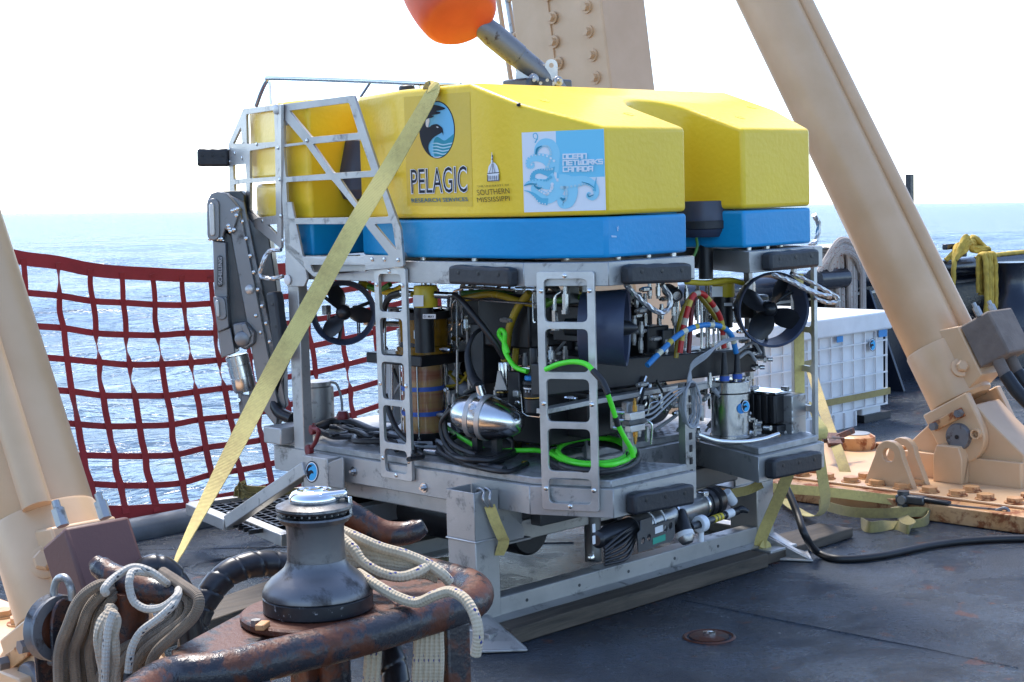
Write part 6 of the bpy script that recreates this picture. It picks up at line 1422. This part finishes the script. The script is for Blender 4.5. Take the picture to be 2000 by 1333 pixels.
MB().ribbon([PZ(1682, 1022, .028), PZ(1700, 1030, .03), PZ(1745, 1026, .02), PZ(1772, 1036, .02), PZ(1780, 1026, .03), PZ(1765, 1012, .04), PZ(1750, 990, .06)], [UP, UP+VR*.4, VF+UP*.6, UP, UP+VR, UP*.3+VR, UP*.2+VR], .055, .004, 7).build('webbing', M['webo'], te)
tag(MB().ribbon([PZ(452, 1172, .012), PZ(540, 1140, .012), PZ(700, 1115, .012), PZ(880, 1092, .012), PZ(960, 1085, .012)], Vector((0, 1, 0)), .075, .004, 5).build('deck_strap', M['web']), 'yellow strap lying flat on the deck under the spiral hose', 'strap')
# crumpled webbing on the platform
mb = MB(); q = PZ(470, 962, .26)
for k in range(5): mb.ribbon([q+VR*rn.uniform(-.05, .03)+UP*rn.uniform(-.03, .0), q+UP*rn.uniform(.0, .05)+VR*rn.uniform(-.03, .03), q+VR*rn.uniform(.02, .06)+UP*rn.uniform(-.02, .02), q+VR*(.12+.05*k)+UP*rn.uniform(-.01, .01)+VF*.05], UP+VF*rn.uniform(-1, 1), .035, .004, 6)
tag(mb.build('strap_bundle', M['webo']), 'crumpled dirty strap bundle lying on the black grating of the platform', 'strap')
# thick black cable on the open deck
tag(MB().tube([PD(1526, 942, 7.2), PD(1538, 958, 7.15), PD(1556, 1000, 7.05), PD(1572, 1045, 6.95), PZ(1596, 1078, .03), PZ(1640, 1092, .018), PZ(1720, 1086, .018), PZ(1830, 1064, .018), PZ(1930, 1054, .018), PZ(2100, 1050, .018)], .0175, 12, 10).build('deck_cable', M['cable']), 'thick black cable drooping from the vehicle and running across the deck', 'cable')
tag(MB().tube([PD(1690, 820, 9.6), PD(1760, 800, 10.0)], .02, 8).build('deck_bar', M['rust']), 'rusty bar on the deck in front of the crate', 'bar') if 0 else None
sl = PD(1672, 925, 9.45); SL = thing('bollard_stub', 'round rusty stub on the bed plate beside the pad eye', 'stub', (sl.x, sl.y, .1))
MB().lathe([(.11, 0), (.115, .01), (.115, .075), (.09, .09)], (sl.x, sl.y, .10), UP, 24).build('drum', M['tanrust'], SL); MB().lathe([(.085, .088), (.085, .095), (.03, .10)], (sl.x, sl.y, .10), UP, 20).build('cap', M['galv'], SL)

# ================================================================== PRINT: emblems and lettering, each a thin decal on its surface
def flatm(name, c, r=.4): 
    m, t, b, N, L = nodes(name); b.inputs['Base Color'].default_value = (*c, 1); b.inputs['Roughness'].default_value = .55; b.inputs['Specular IOR Level'].default_value = .25; return m
K = {k: flatm('print_'+k, c) for k, c in dict(black=(.012, .014, .025), white=(.78, .80, .82), sky=(.18, .50, .72), teal=(.03, .28, .36), pale=(.45, .66, .72), cyan=(.20, .60, .78), oct1=(.30, .66, .80), oct2=(.13, .48, .64), oct3=(.03, .25, .36), bluegrey=(.025, .14, .21), brown=(.10, .06, .01), brightblue=(.06, .42, .75)).items()}
K['film'] = floatpaint('aged_clear_film', (.74, .49, .024), (.66, .44, .03), .08)
class Sheet:
    """print built on a plane: fn maps photo-like coordinates to the surface, every layer a hair above the last"""
    def __init__(s, fn, nrm, parent, step=.00025): s.fn = fn; s.n = Vector(nrm).normalized(); s.p = parent; s.k = 0; s.step = step
    def off(s): s.k += 1; return s.n*(s.k*s.step)
    def poly(s, P, mat, nm='emblem'):
        mb = MB(); mb.flat([s.fn(*p) for p in P], s.off()); return mb.build(nm, K[mat], s.p)
    def polys(s, Ps, mat, nm='emblem', stack=False):
        mb = MB(); o = s.off()
        for P in Ps:
            if stack: o = s.off()
            mb.flat([s.fn(*p) for p in P], o)
        return mb.build(nm, K[mat], s.p)
    def text(s, txt, quad, mat, bold=0, nm='lettering'):
        cu = bpy.data.curves.new('t', 'FONT'); cu.body = txt; cu.offset = bold; cu.resolution_u = 3
        ob = bpy.data.objects.new('t', cu); me = bpy.data.meshes.new_from_object(ob)
        xs = [v.co.x for v in me.vertices]; ys = [v.co.y for v in me.vertices]; x0, x1, y0, y1 = min(xs), max(xs), min(ys), max(ys)
        (ax, ay), (bx, by), (cx, cy), (dx, dy) = quad; o = s.off(); vs = []      # top-left, top-right, bottom-right, bottom-left
        for v in me.vertices:
            f = (v.co.x-x0)/(x1-x0); g = (y1-v.co.y)/(y1-y0)
            u = (ax*(1-f)+bx*f)*(1-g)+(dx*(1-f)+cx*f)*g; w_ = (ay*(1-f)+by*f)*(1-g)+(dy*(1-f)+cy*f)*g; vs.append(s.fn(u, w_)+o)
        fs = [tuple(p.vertices) for p in me.polygons]; bpy.data.objects.remove(ob); bpy.data.curves.remove(cu); bpy.data.meshes.remove(me)
        return MB().add(vs, fs).build(nm, K[mat], s.p)
def ell(cx, cy, rx, ry, n=40, rot=0, a0=0, a1=2*math.pi):
    o = []
    for k in range(n):
        a = a0+(a1-a0)*k/n; x, y = rx*math.cos(a), ry*math.sin(a); o.append((cx+x*math.cos(rot)-y*math.sin(rot), cy+x*math.sin(rot)+y*math.cos(rot)))
    return o
def clip(P, cx, cy, rx, ry):
    o = []
    for x, y in P:
        d = math.hypot((x-cx)/rx, (y-cy)/ry); o.append((cx+(x-cx)/max(1, d), cy+(y-cy)/max(1, d)))
    return o
def smooth(P, k=5, closed=True):
    Q = [Vector((x, y, 0)) for x, y in P]; Q = [Q[-1]]+Q+[Q[0], Q[1]] if closed else Q; C = catmull(Q, k)
    C = C[k:-k] if closed else C
    return [(p.x, p.y) for p in (C[:-1] if closed else C)]
def bird(sh, T, rx=1, small=False):
    """oval emblem: dark sea bird against a blue sky and green waves, in a 300 x 490 box centred on the oval"""
    E_ = lambda P: [T(x, y) for x, y in clip(P, 0, 0, 146, 238)]
    sh.poly([T(x, y) for x, y in ell(0, 0, 152, 245, 56)], 'black'); sh.poly([T(x, y) for x, y in ell(0, 0, 143, 235, 56)], 'sky')
    if not small:
        sh.poly(E_(smooth([(-30, 110), (0, 60), (60, 90), (110, 60), (150, 40), (150, 200), (60, 250), (-20, 230)])), 'teal')
        for dy in (118, 145, 172, 198): sh.poly(E_(smooth([(-45, dy), (0, dy-8), (50, dy+4), (110, dy-8), (150, dy-12), (150, dy-2), (100, dy+4), (50, dy+14), (0, dy+4)], 4)), 'pale')
    sh.poly(E_(smooth([(-62, 110), (-40, 170), (0, 220), (50, 236), (0, 244), (-60, 244), (-70, 170)])), 'white')
    sh.poly(E_(smooth([(-92, -85), (-70, -100), (-62, -70), (-72, -20), (-45, 0), (-80, 10), (-95, -30)])), 'white')
    body = [(-160, -40), (-130, -120), (-105, -170), (-80, -200), (-20, -212), (70, -186), (40, -168), (-10, -158), (30, -150), (22, -138), (-20, -128), (-50, -122), (-25, -118), (-40, -104), (-78, -92), (-95, -70), (-90, -25), (-62, -22), (-40, -40), (0, -48), (30, -32), (50, -8), (55, 50), (46, 22), (20, 36), (-20, 60), (-55, 100), (-72, 140), (-66, 190), (-40, 236), (-90, 236), (-140, 120), (-160, 40)]
    sh.poly(E_(smooth(body, 3)), 'black')
    sh.poly([T(x, y) for x, y in ell(6, -22, 10, 5, 10, .3)], 'white')
z8 = lambda x, y: (760+x/4.348, 160+y/4.348)
pel = Sheet(lambda u, v: PW(u, v, 0), (-1, 0, 0), RV); pel.k = 3
pel.poly([(789, 190), (918, 180), (924, 404), (796, 402)], 'film', 'clear_film')
def Tp(x, y):
    cx_, cy_ = z8(410, 408); return (cx_+x/4.348, cy_+(y+.02*x)/4.348)
bird(pel, Tp)
q = lambda x0, yt0, x1, yt1, yb1, yb0: [z8(x0, yt0), z8(x1, yt1), z8(x1+6, yb1), z8(x0+8, yb0)]
pel.text('PELAGIC', q(184, 742, 666, 708, 944, 958), 'white', .03); pel.text('PELAGIC', q(190, 746, 662, 714, 938, 951), 'black', -.004)
pel.text('RESEARCH SERVICES', q(192, 992, 672, 982, 1014, 1028), 'bluegrey', .012)
# state university dome
pel.poly([z8(*p) for p in [(842, 848), (842, 792), (846, 760), (852, 720), (872, 690), (880, 685), (882, 650), (886, 620), (890, 650), (893, 685), (905, 690), (926, 715), (938, 755), (942, 790), (944, 842)]], 'white', 'dome_emblem')
bars = [[(842, 776), (942, 768), (942, 775), (842, 783)], [(842, 848), (945, 840), (945, 834), (842, 841)], [(842, 792), (848, 792), (848, 842), (842, 842)], [(938, 786), (944, 786), (944, 838), (938, 838)], [(880, 622), (894, 622), (892, 690), (882, 690)]]
for x in (856, 872, 890, 906, 922): bars.append([(x, 798), (x+5, 797), (x+5, 832), (x, 833)])
for x0, x1 in ((862, 884), (888, 889), (910, 893)): bars.append([(x0, 772), (x0+4, 772), (x1+3, 695), (x1, 695)])
pel.polys([[z8(*p) for p in b] for b in bars], 'black', 'dome_lines', True)
pel.polys([[z8(*p) for p in b] for b in ([(884, 600), (888, 600), (889, 660), (883, 660)], [(881, 640), (892, 640), (892, 650), (881, 650)], [(880, 664), (893, 664), (893, 688), (880, 688)])], 'white', 'dome_emblem', True)
pel.text('THE UNIVERSITY OF', q(758, 882, 1032, 868, 884, 898), 'brown', .0); pel.text('SOUTHERN', q(758, 918, 1034, 902, 948, 966), 'brown', .0); pel.text('MISSISSIPPI', q(760, 984, 1036, 968, 1010, 1026), 'brown', 0)

# square sticker on the chamfer: pale blue tentacled animal and white lettering
nC = Vector((-.282, -.15, 0)).normalized(); kC = nC.dot(Vector((0, .282, 0)))
ons = Sheet(lambda u, v: onplane(u, v, nC, kC), nC, RV); ons.k = 3
ons.poly([z8(*p) for p in ((1126, 432), (1824, 400), (1842, 1090), (1148, 1110))], 'white', 'sticker')
ons.poly([z8(*p) for p in ((1416, 419), (1822, 401), (1832, 806), (1424, 822))], 'cyan', 'sticker_panel')
def arm_(P, w_, mat, nm='tentacle'):
    C = smooth(P, 6, False); n = len(C); L_ = []; R_ = []
    for i, (x, y) in enumerate(C):
        a, b = C[max(0, i-1)], C[min(n-1, i+1)]; d = math.hypot(b[0]-a[0], b[1]-a[1]) or 1; nx, ny = -(b[1]-a[1])/d, (b[0]-a[0])/d
        f = i/(n-1)*(len(w_)-1); j = min(int(f), len(w_)-2); ww = (w_[j]+(w_[j+1]-w_[j])*(f-j))/2; L_.append((x+nx*ww, y+ny*ww)); R_.append((x-nx*ww, y-ny*ww))
    mb = MB(); o = ons.off(); A = [ons.fn(*z8(*p))+o for p in L_]; B = [ons.fn(*z8(*p))+o for p in R_]; mb.add(A+B, [(i, i+1, n+i+1, n+i) for i in range(n-1)]); return mb.build(nm, K[mat], RV)
arms = [([(1240, 520), (1262, 470), (1248, 438), (1225, 450), (1232, 480), (1265, 492)], [12, 9, 7, 7, 6, 4], 'oct2'),
 ([(1245, 615), (1262, 560), (1310, 520), (1370, 530), (1405, 590), (1400, 680), (1380, 760)], [26, 50, 70, 80, 85, 95, 120], 'oct1'),
 ([(1400, 720), (1330, 660), (1250, 645), (1190, 670), (1185, 720), (1220, 725), (1228, 695), (1208, 692)], [110, 85, 66, 52, 38, 26, 16, 8], 'oct1'),
 ([(1400, 780), (1340, 770), (1280, 760), (1230, 780), (1222, 830), (1270, 860), (1330, 880)], [120, 60, 40, 36, 50, 60, 40], 'oct2'),
 ([(1420, 840), (1340, 870), (1260, 855), (1190, 860), (1148, 885)], [150, 90, 60, 36, 10], 'oct1'),
 ([(1440, 850), (1420, 930), (1350, 990), (1280, 960), (1235, 910), (1255, 870), (1290, 900)], [140, 120, 95, 85, 60, 40, 20], 'oct1'),
 ([(1150, 925), (1190, 935), (1240, 965), (1290, 1010), (1350, 1020)], [5, 14, 30, 50, 60], 'oct2'),
 ([(1440, 850), (1520, 860), (1550, 930), (1530, 1020), (1475, 1040), (1455, 990), (1490, 970)], [130, 130, 110, 90, 70, 50, 24], 'oct1'),
 ([(1480, 860), (1580, 850), (1670, 840), (1740, 880), (1760, 950), (1730, 990), (1690, 975), (1695, 945), (1715, 950)], [110, 95, 75, 60, 48, 38, 28, 18, 8], 'oct1'),
 ([(1745, 930), (1752, 880), (1758, 840), (1762, 812)], [30, 16, 9, 4], 'oct2')]
for P, w_, mt in arms: arm_(P, w_, mt)
rn = random.Random(4)
for P, w_, mt in arms[1:9]:
    C = smooth(P, 6, False); ds = []
    for i in range(2, len(C)-2, 2):
        (x, y), (xa, ya), (xb, yb) = C[i], C[i-1], C[i+1]; d = math.hypot(xb-xa, yb-ya) or 1; f = i/(len(C)-1)*(len(w_)-1); j = min(int(f), len(w_)-2); ww = w_[j]+(w_[j+1]-w_[j])*(f-j)
        ds.append(ell(x-(yb-ya)/d*ww*.36, y+(xb-xa)/d*ww*.36, max(2.5, ww*.11), max(2.5, ww*.11), 8))
    ons.polys([[z8(*p) for p in e] for e in ds], rn.choice(('pale', 'white', 'oct2')), 'suckers')
for P, w_ in (([(1250, 620), (1262, 570), (1300, 545)], [12, 18, 6]), ([(1235, 880), (1270, 905), (1300, 900)], [10, 22, 6]), ([(1460, 985), (1480, 1000), (1500, 990)], [12, 24, 8]), ([(1690, 950), (1700, 975), (1740, 960)], [8, 12, 6]), ([(1150, 882), (1200, 868), (1250, 870)], [5, 12, 8]), ([(1640, 850), (1700, 870), (1745, 900)], [4, 10, 4])): arm_(P, w_, 'oct3', 'tentacle_shade')
LT = {'O': [[(0, 0), (3, 0), (3, 4), (0, 4), (0, 0)]], 'C': [[(3, 0), (0, 0), (0, 4), (3, 4)]], 'E': [[(3, 0), (0, 0), (0, 4), (3, 4)], [(0, 2), (3, 2)]], 'A': [[(0, 4), (0, 0), (3, 0), (3, 4)], [(0, 2.3), (3, 2.3)]], 'N': [[(0, 4), (0, 0), (3, 0), (3, 4)]],
      'T': [[(0, 0), (3, 0)], [(1.5, 0), (1.5, 4)]], 'W': [[(0, 0), (0, 4), (3, 4), (3, 0)], [(1.5, 1), (1.5, 4)]], 'R': [[(0, 4), (0, 0), (3, 0), (3, 2), (0, 2)], [(1.4, 2), (3, 4)]], 'K': [[(0, 0), (0, 4)], [(3, 0), (.3, 2), (3, 4)]], 'S': [[(3, 0), (0, 0), (0, 2), (3, 2), (3, 4), (0, 4)]], 'D': [[(0, 0), (2.3, 0), (3, .7), (3, 3.3), (2.3, 4), (0, 4), (0, 0)]]}
def techno(word, x0, y0, x1, y1, h, t):     # block lettering drawn with square strokes
    n = len(word); adv = 4.15; tot = adv*n-1.15+.0; mb = MB()
    def mp(i, x, y): return (x0+(x1-x0)*(i*adv+x)/tot, y0+(y1-y0)*(i*adv+x)/tot+h*y/4)
    for i, ch in enumerate(word):
        for st in LT[ch]:
            for a, b in zip(st[:-1], st[1:]):
                pa_, pb_ = mp(i, *a), mp(i, *b); d = math.hypot(pb_[0]-pa_[0], pb_[1]-pa_[1]); ex, ey = (pb_[0]-pa_[0])/d*t/2, (pb_[1]-pa_[1])/d*t/2
                Q = [(pa_[0]-ex-ey, pa_[1]-ey+ex), (pb_[0]+ex-ey, pb_[1]+ey+ex), (pb_[0]+ex+ey, pb_[1]+ey-ex), (pa_[0]-ex+ey, pa_[1]-ey-ex)]
                ons.k += .04; mb.flat([ons.fn(*z8(*p)) for p in Q], ons.n*(ons.k*ons.step))
    mb.build('lettering', K['white'], RV)
ons.k += 1
techno('OCEAN', 1482, 618, 1678, 612, 36, 11); techno('NETWORKS', 1482, 672, 1816, 660, 36, 11); techno('CANADA', 1484, 726, 1732, 720, 36, 11)
# scuffs on the blue band
K['scuff'] = flatm('print_scuff', (.42, .60, .75), .6)
for (P_, pl) in ((((1204, 443, 1206, 452), (1193, 460, 1203, 464), (1206, 441, 1207, 448)), 'L'),):
    sc_ = Sheet(lambda u, v: PL(u, v, 0), (0, -1, 0), RV); sc_.k = 6
    for (u0, v0, u1, v1) in P_: sc_.poly([(u0, v0), (u1, v0+1), (u1+1, v1), (u0+1, v1)], 'scuff', 'scuff')

# small oval badges
def badge(fn, nrm, parent, cu, cv, rx, ry):
    s = Sheet(fn, nrm, parent, .0004); s.k = 1; bird_T = lambda x, y: (cu+x/152*rx, cv+y/245*ry); 
    s.poly(ell(cu, cv, rx*1.06, ry*1.06, 32), 'black'); s.poly(ell(cu, cv, rx*.96, ry*.96, 32), 'white')
    save = K['sky']; K['sky'] = K['brightblue']; s.poly(ell(cu, cv, rx*.86, ry*.86, 32), 'brightblue')
    body = [(-140, -20), (-120, -110), (-70, -190), (70, -186), (-10, -158), (22, -138), (-50, -122), (-40, -104), (-78, -92), (-90, -25), (-40, -40), (0, -48), (50, -8), (55, 50), (20, 36), (-20, 60), (-60, 130), (-50, 200), (-100, 160), (-140, 60)]
    s.poly([bird_T(x*.9, y*.9) for x, y in smooth(body, 2)], 'black'); K['sky'] = save
badge(lambda u, v: PW(u, v, -.1165), (-1, 0, 0), SD, 609, 922, 12, 20)
badge(lambda u, v: PL(u, v, CRL-.014), (0, -1, 0), CR, 1704, 674, 6.5, 12)
ccx = CANC.y-.0886
def onCan(u, v):
    p = PL(u, v, CANC.y-.0835); return p
dv_ = (FI @ CAM)-CANC; dv_.z = 0; dv_.normalize(); dvr = Vector((-dv_.y, dv_.x, 0)); ang = R(33); nb2 = dv_*math.cos(ang)+dvr*math.sin(ang) if dvr.dot(VR) > 0 else dv_*math.cos(ang)-dvr*math.sin(ang)
MB().lathe([(.021, 0), (.021, .004)], Vector((CANC.x, CANC.y, PL(1455, 794, CANC.y-.05).z))+nb2*.082, nb2, 28).build('badge_disc', M['bluep'], can)
kk = nb2.dot(Vector((CANC.x, CANC.y, 0)))+.0865
badge(lambda u, v: onplane(u, v, nb2, kk), nb2, can, 1456, 794, 8, 12)
# maker's name down the manipulator forearm, date label on the can
ns_ = Sheet(lambda u, v: pa(u, v, -.067), nA, arm, .0006); K['bright'] = flatm('print_bright', (.42, .43, .44), .4)
ns_.text('SCHILLING', [(426.5, 556), (426.5, 503), (434, 503), (434, 556)], 'bright', .012)
dl = Sheet(lambda u, v: PW(u, v, .044), (-1, 0, 0), RV, .0005); dl.k = 3; dl.text('01 MAY 2019' if 0 else '01 MAY', [(828, 616), (849, 616.5), (849, 621.5), (828, 621)], 'black', .01)
dl2 = Sheet(lambda u, v: PL(u, v, .22-.122), (0, -1, 0), RV, .0005)
for k in range(4): dl.poly([(809, 581+k*4), (822, 581.5+k*4), (822, 582.6+k*4), (809, 582.1+k*4)], 'black', 'label_line') if k != 2 else None
